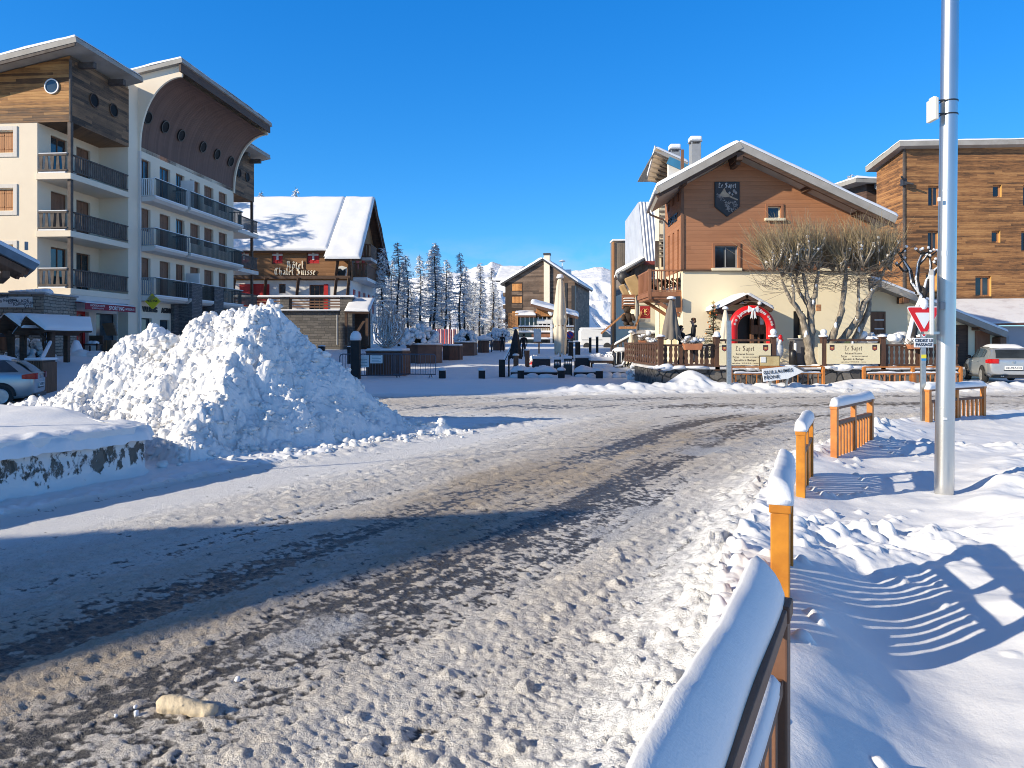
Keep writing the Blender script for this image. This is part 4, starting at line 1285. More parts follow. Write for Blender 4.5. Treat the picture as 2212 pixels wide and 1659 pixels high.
def slab_roof(parent, poly4, th, snow, m=None, name='roof', sm=None, M=None, bev=.05):
    """roof plane: four corner points (eave-left, eave-right, ridge-right, ridge-left), th thickness below, snow depth above"""
    p = [Vector(q) for q in poly4]; nrm = (p[1] - p[0]).cross(p[3] - p[0]).normalized()
    if nrm.z < 0: nrm = -nrm
    mb = MB(M); k = len(p)
    fs = [tuple(range(k)), tuple(range(2 * k - 1, k - 1, -1))] + [(i, k + i, k + (i + 1) % k, (i + 1) % k) for i in range(k)]
    mb.add(p + [q - nrm * th for q in p], fs); r = mb.build(name, m or FASCIA, parent)
    # snow blanket: a thick skin with a rounded, slightly sagging rim
    q0 = [M @ q for q in p] if M is not None else p
    nr = (q0[1] - q0[0]).cross(q0[3] - q0[0]).normalized(); nr = -nr if nr.z < 0 else nr
    L1 = max((q0[1] - q0[0]).length, (q0[2] - q0[3]).length); L2 = max((q0[3] - q0[0]).length, (q0[2] - q0[1]).length)
    def stops(L):
        n = max(3, min(46, int(L / .4))); e = min(.3, snow * 1.1 / L)
        return [0, e * .12, e * .4] + [e + (1 - 2 * e) * i / n for i in range(n + 1)] + [1 - e * .4, 1 - e * .12, 1]
    us, vs_ = np.array(stops(L1)), np.array(stops(L2)); U, V = np.meshgrid(us, vs_, indexing='ij')
    B = [np.array(q) for q in q0]; W = lambda t: t[..., None]
    C = W((1 - U) * (1 - V)) * B[0] + W(U * (1 - V)) * B[1] + W(U * V) * B[2] + W((1 - U) * V) * B[3]
    d = np.minimum(np.minimum(U, 1 - U) * L1, np.minimum(V, 1 - V) * L2) / (snow * .9)
    prof = np.sqrt(np.clip(1 - (1 - np.clip(d, 0, 1)) ** 2, 0, 1)); wv = fbm(C[..., 0] * 1.1 + C[..., 2], C[..., 1] * 1.1 + C[..., 2], 700, 3)
    hgt = .004 + snow * prof * (1 + .3 * wv); cen = sum(B) / 4
    rim = (d < .02); out = (C - cen); out /= np.maximum(np.linalg.norm(out, axis=-1, keepdims=True), 1e-6)
    C = C + W(hgt) * np.array(nr) + W(np.where(rim, .03 + .05 * wv, 0)) * out * min(1, snow * 5)
    gridmesh('roof_snow', C[..., 0], C[..., 1], C[..., 2], sm or SNOWC, r)
    return r


def railing(mb, p, q, z, h, step=.13, bw=.02, rail=.05, mi=0, board=None, base=.06):
    p = Vector((p[0], p[1], z)); q = Vector((q[0], q[1], z)); L = (q - p).length; d = (q - p) / L; Z = Vector((0, 0, 1))
    mb.bar(p + Z * h, q + Z * h, rail * 1.3, rail, mi); mb.bar(p + Z * base, q + Z * base, rail, rail * .8, mi)
    n = max(2, int(L / step))
    for i in range(1, n):
        c = p + d * (L * i / n)
        if board: mb.bar(c + Z * (base + .02), c + Z * (h - .02), board, .022, mi, up=d.cross(Z))
        else: mb.bar(c + Z * (base + .02), c + Z * (h - .02), bw, bw, mi, up=d)


# ------------------------------------------------------------------ apartment building on the left
O = Vector((-21.5, 36, 0)); uA = Vector((.0837, .9965, 0)); nA = Vector((.9965, -.0837, 0))
MA = Matrix(((nA.x, uA.x, 0, O.x), (nA.y, uA.y, 0, O.y), (0, 0, 1, 0), (0, 0, 0, 1)))
ap = thing('apartment_building', 'cream apartment block with wooden attic, round portholes and curved timber overhang', 'building', (O.x, O.y, 1.0))
X_ = Vector((1, 0, 0)); Y_ = Vector((0, 1, 0)); Z_ = Vector((0, 0, 1))
FL = (9.9, 7.1, 4.3)
# front wall with shuttered windows
mb = MB(MA)
fo = Vector((-16, 0, .5)); fops = []
for b0 in (-4.02, -7.6, -10.4):
    for (z0, z1) in ((10.94, 12.05), (8.09, 9.22), (5.3, 6.45)): fops.append((b0 + 16, b0 + 16 + 1.1, z0 - .5, z1 - .5))
wall(mb, fo, X_, -Y_, 14.3, 11.9, fops, .14)
lo = Vector((-1.7, 0, .5)); lops = []
for z in FL: lops += [(.94, 2.15, z - .5 + .02, z + 1.66), (2.85, 3.97, z - .5 + .02, z + 1.6)]
wall(mb, lo, Y_, X_, 4.7, 11.9, lops, .16)
# wall at the back of the loggia and pier
mb.box(-1.7, 0, 4.7, 5.62, .5, 16.0)
ww = Vector((0, 5.62, .5)); wo = []
colx = [(5.85, 6.85), (7.8, 8.95), (9.6, 10.6), (11.3, 12.5), (13.1, 14.35), (15.1, 16.3)]
kinds = []
for fi, z in enumerate(FL):
    for ci, (a0, a1) in enumerate(colx):
        door = (ci in (1, 2)) or (fi == 0 and ci < 4)
        z0 = z + (.02 if door else .92)
        wo.append((a0 - 5.62, a1 - 5.62, z0 - .5, z + 2.2 - .5)); kinds.append((fi, ci, door))
gops = [(.25, 1.35, .7, 2.55), (2.2, 3.25, .55, 2.5)]
wall(mb, ww, Y_, X_, 11.7, 12.4, wo + gops, .2)
# end walls and back
mb.box(-16, -.25, 17.32, 17.6, .5, 12.4); mb.box(-16, -15.8, 0.05, 21, .5, 12.4)
mb.build('wall', PLASTER, ap)
for i, p in enumerate(fops):
    f = win(ap, MA, fo, X_, -Y_, p, .14, 'shutter', CREAMP, .05)
    mb = MB(MA); x0, x1, z0, z1 = p; c = fo
    for (a0, a1, b0, b1) in ((x0 - .2, x0, z0 - .2, z1 + .2), (x1, x1 + .2, z0 - .2, z1 + .2), (x0, x1, z1, z1 + .2), (x0, x1, z0 - .2, z0)):
        mb.prism([(a0, b0), (a1, b0), (a1, b1), (a0, b1)], c, X_, Z_, -Y_ * .05)
    mb.build('surround', PLASTERW, f, bevel=.012)
for i, p in enumerate(lops): win(ap, MA, lo, Y_, X_, p, .16, 'glass' if i in (5, 0, 4) else 'shutter', BROWNB, .07, pm=(GLASS if i in (5, 0, 4) else SHUTTERSHADE))
rw = random.Random(4)
for p, (fi, ci, door) in zip(wo, kinds):
    g = (fi == 0 and ci in (1, 2, 0)) or (fi == 1 and ci == 2)
    win(ap, MA, ww, Y_, X_, p, .2, 'glass' if g else 'shutter', BROWNB, .06, pm=(GLASSB if g else SHUTTERSHADE))
for p in gops: win(ap, MA, ww, Y_, X_, p, .2, 'glass', DARKM, .07, name='shop_window', pm=GLASSB, mull=0)
# attic (wooden box over the corner) and the matching one at the far end
sl = math.tan(R(11.5))
for (a0, a1, nm, frontm) in ((-.02, 4.72, 'attic', LARCH), (17.3, 20.7, 'attic', DARKBOARD)):
    dB = 16 if a0 < 1 else 4.5
    mb = MB(MA); mb.prism([(-dB, 12.4), (.02, 12.4), (.02, 15.6), (-dB, 15.6 - dB * sl)], (0, a0, 0), X_, Z_, Y_ * (a1 - a0))
    at = mb.build(nm, [LARCH, OLDWOOD], ap)
    for pl in at.data.polygons:
        nn = pl.normal
        pl.material_index = 0 if abs(nn.y) > .9 and a0 < 1 else 1
    mb = MB(MA); mb.box(-.02, .06, a0 - .05, a0 + .08, 12.38, 15.4); mb.build('corner_trim', RAILGREY, at)
    e0 = -.95 if a0 < 1 else .0; e1 = a1 - .35 if a0 < 1 else a1 + .8
    slab_roof(ap, [(.95, a0 + e0, 16.12), (.95, e1 if a0 > 1 else 4.5, 16.12), (-dB - .5, e1 if a0 > 1 else 4.5, 16.12 - (dB + 1.4) * sl), (-dB - .5, a0 + e0, 16.12 - (dB + 1.4) * sl)], .26, .17, M=MA, m=FASCIA)
    mb = MB(MA); mb.prism([(.9, 15.7), (.9, 15.86), (-dB, 15.86 - (dB + .9) * sl), (-dB, 15.62 - (dB + .9) * sl)], (0, a0 + e0 + .02, 0), X_, Z_, Y_ * .08); mb.build('barge_board', RAILGREY, ap)
    for a in ((.5, 2.9) if a0 < 1 else (17.9, 19.9)):
        mb = MB(MA); mb.box(0, .85, a, a + .26, 15.2, 15.5); mb.build('beam_end', RAILGREY, ap, bevel=.02)
for a in (0.06, 20.45):
    mb = MB(MA)
    for z0, z1 in ((1.0 if a > 1 else 4.3, 6.82), (7.1, 9.62), (9.9, 12.4)): mb.box(-.14, .02, a - .06, a + .14, z0, z1)
    mb.build('corner_post', RAILGREY if a < 1 else BEAM, ap)


def porthole(M, c, d, r, parent, ringm, ell=1.0, squash=1.0):
    d = Vector(d)
    u, v = frame_of(d)
    if abs(v.z) < abs(u.z): u, v = v, u
    mb = MB(M); c = Vector(c); n = 24; vs = []
    for (rr, dd) in ((r * .86, -.03), (r * .86, .05), (r, .05), (r, -.03)):
        for k in range(n):
            a = 2 * math.pi * k / n; vs.append(c + u * math.cos(a) * rr * ell + v * math.sin(a) * rr + d * dd)
    fs = [(j * n + k, j * n + (k + 1) % n, (j + 1) * n + (k + 1) % n, (j + 1) * n + k) for j in range(3) for k in range(n)]
    mb.add(vs, fs); f = mb.build('porthole', ringm, parent, smooth=False)
    mb = MB(M); mb.add([c + u * math.cos(2 * math.pi * k / n) * r * .88 * ell + v * math.sin(2 * math.pi * k / n) * r * .88 + d * .012 for k in range(n)], [tuple(range(n))])
    mb.build('pane', GLASSB if ringm is WHITE else PORTG, f)


porthole(MA, (-.92, -.03, 14.13), -Y_, .37, ap, WHITE)
for a in (1.75, 3.35): porthole(MA, (.03, a, 14.0), X_, .36, ap, BEAM)
for a in (18.1, 19.5): porthole(MA, (.03, a, 14.05), X_, .36, ap, BEAM)
# cove: curved timber soffit between two plastered end walls
def cove(t): return 2.45 * (1 - math.cos(t)), 12.72 + 3.83 * math.sin(t)
mb = MB(MA); vs = []; fs = []; nt_ = 22
for i in range(nt_ + 1):
    b, z = cove(math.pi / 2 * i / nt_)
    for a in (5.66, 17.26): vs.append((b, a, z))
fs = [(2 * i, 2 * i + 1, 2 * i + 3, 2 * i + 2) for i in range(nt_)]
mb.add(vs, fs); mb.add([(0, 5.66, 12.74), (0, 17.26, 12.74), (0, 17.26, 12.5), (0, 5.66, 12.5)], [(0, 1, 2, 3)])
mb.build('curved_soffit', COVEBOARD, ap, smooth=True)
for a in (5.60, 17.2):
    mb = MB(MA); arc = [cove(math.pi / 2 * i / 24) for i in range(25)]
    pts = [(b + .12, z - .03) for b, z in arc] + [(2.62, 17.25), (-1.7, 16.45), (-1.7, 12.4), (.12, 12.4)]
    mb.prism(pts, (0, a, 0), X_, Z_, Y_ * .14); mb.build('cove_end_wall', PLASTER, ap)
mb = MB(MA); mb.box(-1.7, .14, 5.59, 5.72, 1, 12.42); mb.build('pier', PLASTERW, ap)
slab_roof(ap, [(2.72, 5.3, 17.45), (2.72, 17.6, 17.45), (-14, 17.6, 17.45 - 16.7 * sl), (-14, 5.3, 17.45 - 16.7 * sl)], .24, .17, M=MA)
mb = MB(MA); mb.box(2.56, 2.66, 5.35, 17.5, 16.72, 17.2); mb.build('fascia_board', BEAM, ap)
for a in (6.05, 7.85, 9.65, 12.35, 14.25, 16.25):
    porthole(MA, (cove(R(28))[0] + .02, a, cove(R(28))[1] - .1), Vector((1, 0, -.32)).normalized(), .37, ap, BLACKP)
# loggia balconies on the corner
for z in FL:
    mb = MB(MA); mb.box(-1.72, .10, -.10, 4.72, z - .30, z - .004); s = mb.build('balcony', PLASTER, ap, bevel=.015)
    mb = MB(MA); mb.box(-1.62, -.16, -.04, .02, z + .86, z + .95); mb.box(-1.62, -.16, -.04, .02, z + .12, z + .19)
    for i in range(5):
        x = -1.5 + i * .29; up = i % 2
        mb.prism([(x - .05 - .05 * up, z + .19), (x + .05 + .05 * up, z + .19), (x + .10 - .05 * up, z + .86), (x - .10 + .05 * up, z + .86)], (0, -.02, 0), X_, Z_, Y_ * .03)
    railing(mb, (-.0, .22, 0), (-.0, 4.66, 0), z, .92, .16, rail=.07, board=.115, base=.14)
    mb.build('railing', RAILGREY, s)
    mb = MB(MA); mb.box(-1.6, -.14, -.06, .04, z + .952, z + 1.0); mb.box(-1.6, -.2, -.08, .5, z, z + .07); mb.build('snow', SNOWC, s, bevel=.02)
# long balconies with black iron railings
for fi, z in enumerate(FL):
    for (a0, a1, bb) in ((5.75, 9.25, .9), (9.45, 16.7, .98)):
        mb = MB(MA); mb.prism([(0, z - .30), (bb - .15, z - .26), (bb + .05, z - .12), (bb + .05, z - .004), (0, z - .004)], (0, a0, 0), X_, Z_, Y_ * (a1 - a0)); s = mb.build('balcony', PLASTERW, ap)
        mb = MB(MA); railing(mb, (bb, a0 + .05, 0), (bb, a1 - .05, 0), z, 1.0, .11, .028, .05)
        railing(mb, (.02, a1 - .05, 0), (bb, a1 - .05, 0), z, 1.0, .11, .028, .05)
        mb.build('railing', BLACKM, s)
        mb = MB(MA); railing(mb, (.02, a0 + .05, 0), (bb, a0 + .05, 0), z, 1.0, .12, .05, .05); mb.build('end_railing', GREYP if fi else WHITE, s)
        mb = MB(MA); mb.box(bb - .04, bb + .04, a0, a1, z + 1.03, z + 1.06); mb.box(bb - .03, bb + .05, a0, a1, z, z + .05); mb.build('snow', SNOWC, s)
    mb = MB(MA); mb.box(-1.7, .35, 17.3, 20.75, z - .28, z - .01); s = mb.build('balcony', PLASTERW, ap)
    mb = MB(MA); railing(mb, (.3, 17.35, 0), (.3, 20.7, 0), z, .95, .17, rail=.06, board=.10, base=.12); mb.build('railing', RAILGREY, s)
mb = MB(MA); mb.box(.1, .95, 9.95, 10.02, 9.92, 11.7); mb.build('balcony_divider', WHITE, ap)
mb = MB(MA); mb.box(.1, .95, 10.6, 10.67, 4.32, 6.0); mb.build('balcony_divider', WHITE, ap)
for a in (9.55, 12.4):
    mb = MB(MA); mb.box(.0, 1.06, a, a + 1.25, .8, 5.28); mb.build('stone_pillar', STONEB, ap)
mb = MB(MA); mb.box(.0, .24, 9.0, 17, .8, 4.0); mb.build('stone_cladding', STONEB, ap)
for (a0, a1, m_) in ((9.75, 10.4, GLASSB), (14.1, 15.2, BROWNB)):
    mb = MB(MA); mb.box(.23, 1.1 if a0 < 10 else .3, a0, a1, 1.1, 3.1); mb.build('glazed_door', m_, ap)
# ground floor shop
mb = MB(MA)
so = Vector((-4.2, .5, .5)); sops = [(2.15, 3.35, .75, 2.85)]
wall(mb, so, X_, -Y_, 3.6, 3.52, sops, .15)
s2 = Vector((-.6, .5, .5)); s2ops = [(.55, 1.75, .3, 2.75), (2.35, 4.1, .55, 2.7)]
wall(mb, s2, Y_, X_, 4.3, 3.52, s2ops, .25)
mb.box(-4.2, .06, -.12, .5, 3.6, 4.02); mb.prism([(-1.6, 3.6), (-1.1, 3.22), (-.6, 3.12), (-.1, 3.5), (.02, 3.6)], (0, -.1, 0), X_, Z_, Y_ * .3)
mb.box(-.6, .06, .5, 4.75, 3.75, 4.02)
mb.build('shop_wall', PLASTERW, ap)
win(ap, MA, so, X_, -Y_, sops[0], .15, 'glass', DARKM, .06, 'shop_window', 0, pm=GLASSB)
win(ap, MA, s2, Y_, X_, s2ops[0], .25, 'glass', REDPAINT, .16, 'shop_door', 1, pm=mat('red shop glass', (.22, .015, .015), (.06, .01, .01), 1.5, .2))  # mottled red tint on the door glass
win(ap, MA, s2, Y_, X_, s2ops[1], .25, 'glass', DARKM, .06, 'shop_window', 0, pm=GLASSB)
# awning with lettering
AWN = mat('dark red awning', (.30, .015, .035), (.22, .012, .028), 2, .7); TXW = mat('lettering white', (.82, .8, .78), None, 2, .6)
mb = MB(MA); mb.prism([(-.6, 3.74), (.92, 3.56), (.92, 3.26), (.90, 3.26), (.90, 3.54), (-.6, 3.70)], (0, -.2, 0), X_, Z_, Y_ * 4.1); aw = mb.build('awning', AWN, ap)
mb = MB(MA); mb.prism([(-.6, 3.75), (.90, 3.572), (.90, 3.62), (-.6, 3.84)], (0, -.15, 0), X_, Z_, Y_ * 4.0); mb.build('snow', SNOWC, aw, bevel=.02)
uw = Vector((uA.x, uA.y, 0)); pw_ = lambda b, a, z: MA @ Vector((b, a, z))
text('LOCATION VENTE', .135, pw_(.93, .72, 3.47), uw, Z_, TXW, aw, bold=.002); text('SKI SURF RAQUETTE', .10, pw_(.93, .72, 3.34), uw, Z_, TXW, aw)
text('SPORTING', .27, pw_(.93, 2.25, 3.40), uw, Z_, TXW, aw, bold=.006); text('04 93 02 96 73', .16, pw_(.93, 3.38, 3.40), uw, Z_, TXW, aw, bold=.003, sx=.8)
DKT = mat('dark lettering', (.02, .02, .022), None, 2, .5)
mb_t = text('VALBERG', .42, pw_(.03, 6.75, 3.55), uw, Z_, DKT, ap, bold=.01, sx=.85, ext=.03); text('AGENCE', .42, pw_(.03, 8.6, 3.55), uw, Z_, DKT, ap, bold=.01, sx=.8, ext=.03)
# yellow lozenge sign
mb = MB(MA); c = Vector((.75, 5.75, 3.98))
mb.prism([(-.44, 0), (0, -.44), (.44, 0), (0, .44)], c, X_, Z_, Y_ * .12); yl = mb.build('lozenge_sign', mat('sign yellow', (.80, .66, .02), None, 2, .45), ap)
text('PRALINE', .17, pw_(.75, 5.745, 3.98), nA, Z_, DKT, yl, bold=.004)
mb = MB(MA); mb.bar((.0, 5.8, 4.0), (.4, 5.8, 4.0), .04, .04); mb.build('bracket', DARKM, yl)
# 7 Sens sign board at the far end
mb = MB(MA); mb.box(.25, .33, 14.2, 17.2, 3.05, 3.85); sb = mb.build('sign_board', mat('beige board', (.30, .23, .16), None, 2, .6), ap)
text('"7 Sens"', .55, pw_(.345, 15.4, 3.45), uw, Z_, CREAMP, sb, bold=.01)
mb = MB(MA); mb.prism([(.25 * math.cos(k * .5236), .25 * math.sin(k * .5236)) for k in range(12)], (.33, 16.7, 3.45), Y_, Z_, X_ * .012); mb.build('disc', CREAMP, sb)
# blank pink light box
mb = MB(MA); mb.box(-2.0, -1.12, -.55, -.3, 2.85, 3.62); pk = mb.build('light_box', mat('light box white', (.78, .74, .74), None, 2, .4), ap, bevel=.03)
mb = MB(MA); mb.box(-1.95, -1.22, -.556, -.55, 2.92, 3.55); mb.build('pink_panel', mat('faded pink', (.72, .42, .44), (.66, .37, .39), 1, .5), pk)

# ------------------------------------------------------------------ low stone shop wing with the climbing sign
x1, Yw = gx(95, 33.4), 33.4
wg = thing('stone_shop_wing', 'low shop wing faced in pale stone blocks with a white climbing sign', 'building', (x1, Yw, 1))
mb = MB(); mb.box(x1 - 7, x1, Yw, 35.9, .6, gz(636, Yw)); mb.build('wall', STONEW, wg)
mb = MB(); mb.box(x1 - 7.1, x1 + .1, Yw - .1, 35.9, gz(636, Yw), gz(632, Yw)); c_ = mb.build('coping', GREYP, wg)
mb = MB()
for i in range(9): mb.blob((x1 - .1 - i * .17, Yw + .3, gz(632, Yw) + .05), (.28, .4, .16 - .012 * i), rough=.1, n=9, m=6)
mb.build('snow', SNOWC, c_, smooth=True)
zs0, zs1 = gz(671, Yw), gz(636.5, Yw)
mb = MB(); mb.box(gx(-80, Yw), gx(70.5, Yw), Yw - .06, Yw, gz(664, Yw), gz(641, Yw)); sg = mb.build('sign_board', mat('sign pale', (.66, .72, .74), None, 1, .5), wg)
for (s, x, y, sz) in (('Ski Snowboard Skating', -26, 641, .2), ('Via Ferrata', 14, 647, .21), ('ESCALADE', 40, 649, .2), ('Randonn\u00e9e', 51, 653.5, .21), ('VTT', 61, 660.5, .2)):
    text(s, sz, P(x, y + 2, Yw - .065), (1, 0, .10), (-.1, 0, 1), INK, sg, bold=.002)
mb = MB(); mb.box(x1 - 5, gx(16, Yw), Yw - .06, Yw, 1.3, gz(690, Yw)); wn = mb.build('shop_front', BROWNB, wg)
mb = MB(); mb.box(gx(-60, Yw), gx(14, Yw), Yw - .09, Yw - .05, 1.9, 2.5); mb.build('pane', GLASSB, wn)
text('LOCATION VENTE A', .3, P(-26, 716, Yw - .1), (1, 0, 0), (0, 0, 1), TXW, wn, bold=.004)
# ------------------------------------------------------------------ restaurant with the gable to the street
YS = 33.0
XL, XR = gx(1475, YS), gx(1880, YS); ZB = gz(583, YS)
sp_ = thing('restaurant_building', 'restaurant with brown boarded gable, cream ground floor and carved shield plaque', 'building', (XL, YS, .6))
def rooftop(x):       # underside of the roof plane above the gable wall, by photo column
    return np.interp(x, [1420, 1597, 1940], [gz(418, YS - 1.2), gz(322, YS - 1.2), gz(488, YS - 1.2)])
# cream ground floor with doorway openings
mb = MB(); o = Vector((XL, YS, .2)); W = XR - XL
dr = (gx(1581, YS) - XL, gx(1657, YS) - XL, .5, gz(676, YS) - .2); dk = (gx(1714, YS) - XL, gx(1736, YS) - XL, .5, gz(672, YS) - .2)
wall(mb, o, X_, -Y_, W, ZB - .2, [dr, dk], .5, 0)
wall(mb, Vector((XL, YS, .2)), Y_, -X_, 3.6, ZB - .2, [(1.2, 2.2, .6, 2.7)], .3, 0)
mb.box(XL + .6, XR - .05, YS + .6, YS + 3.6, .3, ZB - .02); mb.box(XL + 2.5, XR - .05, YS + 3.6, YS + 12, .3, ZB - .02)
mb.build('plaster_wall', PLASTERS, sp_)
mb = MB()
ops = [(gx(1543.5, YS) - XL, gx(1593, YS) - XL, gz(579.5, YS) - ZB, gz(531, YS) - ZB), (gx(1658, YS) - XL, gx(1686, YS) - XL, gz(472, YS) - ZB, gz(446, YS) - ZB), (gx(1772, YS) - XL, gx(1832, YS) - XL, gz(580, YS) - ZB, gz(533, YS) - ZB)]
ev = ZB + 3.05; ev2 = ZB + 1.98; xk = gx(1760, YS)
wall(mb, Vector((XL, YS - .04, ZB)), X_, -Y_, xk - XL, ev - ZB, ops[:2], .17, 0)
wall(mb, Vector((xk, YS - .04, ZB)), X_, -Y_, XR - xk, ev2 - ZB, [(ops[2][0] + XL - xk, ops[2][1] + XL - xk, ops[2][2], ops[2][3])], .17, 0)
zr = rooftop(1597) - .02
mb.prism([(XL, ev), (xk, ev), (xk, ev2), (XR, ev2), (XR, rooftop(1880) - .02), (gx(1597, YS), zr), (XL, rooftop(1475) - .02)], (0, YS - .04, 0), X_, Z_, Y_ * .2)
so2 = [(.6, 1.0, .05, 1.9), (1.6, 2.0, .05, 1.9), (2.6, 3.0, .05, 1.9), (.6, 1.0, 3.2, 3.7), (1.6, 2.0, 3.2, 3.6), (2.6, 3.0, 3.1, 3.5)]
wall(mb, Vector((XL - .04, YS - .04, ZB)), Y_, -X_, 3.65, 3.75, so2, .1, 0)
mb.box(XL + .3, XR - .02, YS + .3, YS + 3.5, ZB, ev2); mb.box(XL + 2.5, XR - .02, YS + 3.5, YS + 12, ZB, ev2)
cl = mb.build('cladding', SAPETWOOD, sp_)
mb = MB(); mb.box(XL - .09, XL + .03, YS - .09, YS + .03, ZB + .02, ev + 2.3); mb.build('corner_trim', BROWNB, cl)
mb = MB(); mb.box(XL - .12, XR, YS - .12, YS - .03, ZB - .07, ZB + .01); mb.build('drip_board', BEAM, cl)
for i, p in enumerate(ops):
    f = win(sp_, None, Vector((XL, YS - .04, ZB)), X_, -Y_, p, .17, 'glass', CREAMP if i else GREYP, .055, mull=1 if i != 1 else 0)
    mb = MB(); c = Vector((XL, YS - .042, ZB)); x0, x1, z0, z1 = p
    for (a0, a1, b0, b1) in ((x0 - .11, x0, z0 - .05, z1 + .11), (x1, x1 + .11, z0 - .05, z1 + .11), (x0, x1, z1, z1 + .11)):
        mb.prism([(a0, b0), (a1, b0), (a1, b1), (a0, b1)], c, X_, Z_, -Y_ * .05)
    mb.build('surround', REDWOOD, f, bevel=.006)
    mb = MB(); mb.prism([(x0 - .16, z0 - .12), (x1 + .16, z0 - .12), (x1 + .16, z0), (x0 - .16, z0)], c, X_, Z_, -Y_ * .14); mb.build('sill', CREAMP, f, bevel=.01)
for p in so2: win(sp_, None, Vector((XL - .04, YS - .04, ZB)), Y_, -X_, p, .1, 'shutter', REDWOOD, .05, pm=REDWOOD)
# roof
ridge_f = P(1597.5, 306, YS - 1.3); ridge_b = Vector((ridge_f.x, YS + 6, ridge_f.z))
el_f = P(1420, 402, YS - 1.3); el_b = P(1401, 447, 35.4)
er_f = P(1940, 468, YS - 1.3); er_b = Vector((er_f.x, YS + 6, er_f.z))
rl_ = slab_roof(sp_, [el_f, el_b, ridge_b, ridge_f], .30, .17, FASCIA)
rr_ = slab_roof(sp_, [ridge_f, ridge_b, er_b, er_f], .30, .17, FASCIA)
mb = MB(); mb.tube([el_f + Vector((-.06, 0, -.25)), el_b + Vector((-.06, 0, -.25))], .075, 8); g_ = mb.build('gutter', GREYP, sp_)
a_ = el_f + Vector((-.06, .3, -.3)); mb = MB()
mb.tube([P(1400, 454, 35.4), P(1405, 464, 35.4), P(1420, 470, 36.2), P(1432, 474, 36.7), P(1435, 480, 36.7), P(1435, 660, 36.7)], .05, 8); mb.build('downpipe', GREYP, g_, smooth=True)
mb = MB()
for (p, q) in ((ridge_f, el_f), (ridge_f, er_f)):
    d = (q - p).normalized(); mb.bar(p + d * .1 + Vector((0, .16, -.40)), q + Vector((0, .16, -.40)), .12, .16)
mb.build('barge_board', BEAM, sp_)
for (x, y, w_) in ((1598, 345, .28), (1482, 388, .26), (1757, 398, .3), (1868, 450, .26)):
    c = P(x, y, YS - 1.15); mb = MB(); mb.box(c.x - w_ / 2, c.x + w_ / 2, YS - 1.2, YS + .1, c.z - .02, c.z + .34)
    mb.box(c.x - w_ * .36, c.x + w_ * .36, YS - .95, YS + .1, c.z - .17, c.z - .018); mb.build('purlin_end', BEAM, sp_, bevel=.02)
# chimneys
for (x0, x1, yt, yb, Y) in ((1490.5, 1512, 303, 350, 37.5), (1447, 1467, 320, 360, 41.5)):
    c = thing('chimney', 'grey metal chimney with snow hat above the brown gable' if x0 > 1480 else 'low chimney with snow hat behind the roof with blue fascia', 'chimney', (gx((x0 + x1) / 2, Y), Y, gz(yb, Y)))
    w_ = (gx(x1, Y) - gx(x0, Y)) / 2; xc = gx((x0 + x1) / 2, Y)
    mb = MB(); mb.box(xc - w_, xc + w_, Y - w_, Y + w_, gz(yb + 40, Y), gz(yt + 10, Y)); mb.build('stack', GREYP, c, bevel=.02)
    mb = MB()
    for s in (-1, 1):
        for r in (-1, 1): mb.box(xc + s * w_ * .85 - .03, xc + s * w_ * .85 + .03, Y + r * w_ * .85 - .03, Y + r * w_ * .85 + .03, gz(yt + 10, Y), gz(yt + 5, Y))
    mb.box(xc - w_ * 1.2, xc + w_ * 1.2, Y - w_ * 1.2, Y + w_ * 1.2, gz(yt + 5, Y), gz(yt + 3.4, Y)); mb.build('cowl', GREYP, c)
    mb = MB(); mb.box(xc - w_ * 1.2, xc + w_ * 1.2, Y - w_ * 1.2, Y + w_ * 1.2, gz(yt + 3.4, Y), gz(yt - 7, Y)); mb.build('snow_cap', SNOWC, c, bevel=.09, seg=3)
# carved shield plaque
YP = YS - .08
shx0, shx1 = gx(1543.5, YP), gx(1597.5, YP); zt, zm, zb = gz(393, YP), gz(447, YP), gz(468.5, YP); xm = (shx0 + shx1) / 2
pq = thing('shield_plaque', 'dark shield plaque lettered Le Sapet hanging on the brown gable', 'plaque', (xm, YP, zb))
PQ = mat('plaque dark', (.05, .038, .034), (.03, .024, .022), 3, .5); PQR = mat('plaque rim', (.018, .016, .016), None, 3, .4)
mb = MB(); mb.prism([(shx0, zt), (shx0, zm), (xm, zb), (shx1, zm), (shx1, zt)], (0, YP - .03, 0), X_, Z_, Y_ * .06); mb.build('rim', PQR, pq, bevel=.01)
i_ = .05; mb = MB(); mb.prism([(shx0 + i_, zt - i_), (shx0 + i_, zm + .03), (xm, zb + .07), (shx1 - i_, zm + .03), (shx1 - i_, zt - i_)], (0, YP - .042, 0), X_, Z_, Y_ * .02); mb.build('field', PQ, pq)
PTX = mat('plaque lettering', (.62, .60, .58), None, 2, .6)
mb = MB(); gothic(mb, 'Le Sapet', .215, (xm, YP - .05, gz(400.5, YP)), X_, Z_, nib=.24); mb.build('lettering', PTX, pq)
PC = mat('carving tan', (.52, .40, .27), (.36, .27, .19), 9, .7, bump=.4, bscale=25); PG = mat('carving grey', (.46, .41, .38), (.28, .24, .22), 14, .7, bump=.4, bscale=30)
rc = random.Random(12)
def pp(zx, zy): return Vector((gx((2600 + zx / 2.2122) * .5486, YP), YP - .05, gz((500 + zy / 2.2122) * .5486, YP)))
mb = MB()                                             # mushroom cap and stem
mb.prism([(a.x, a.z) for a in (pp(508, 600), pp(530, 572), pp(556, 530), pp(572, 570), pp(600, 590), pp(596, 612), pp(560, 614))], (0, YP - .055, 0), X_, Z_, Y_ * .02)
mb.prism([(a.x, a.z) for a in (pp(598, 596), pp(674, 632), pp(668, 642), pp(600, 612))], (0, YP - .055, 0), X_, Z_, Y_ * .02)
mb.build('mushroom_carving', PC, pq, bevel=.008)
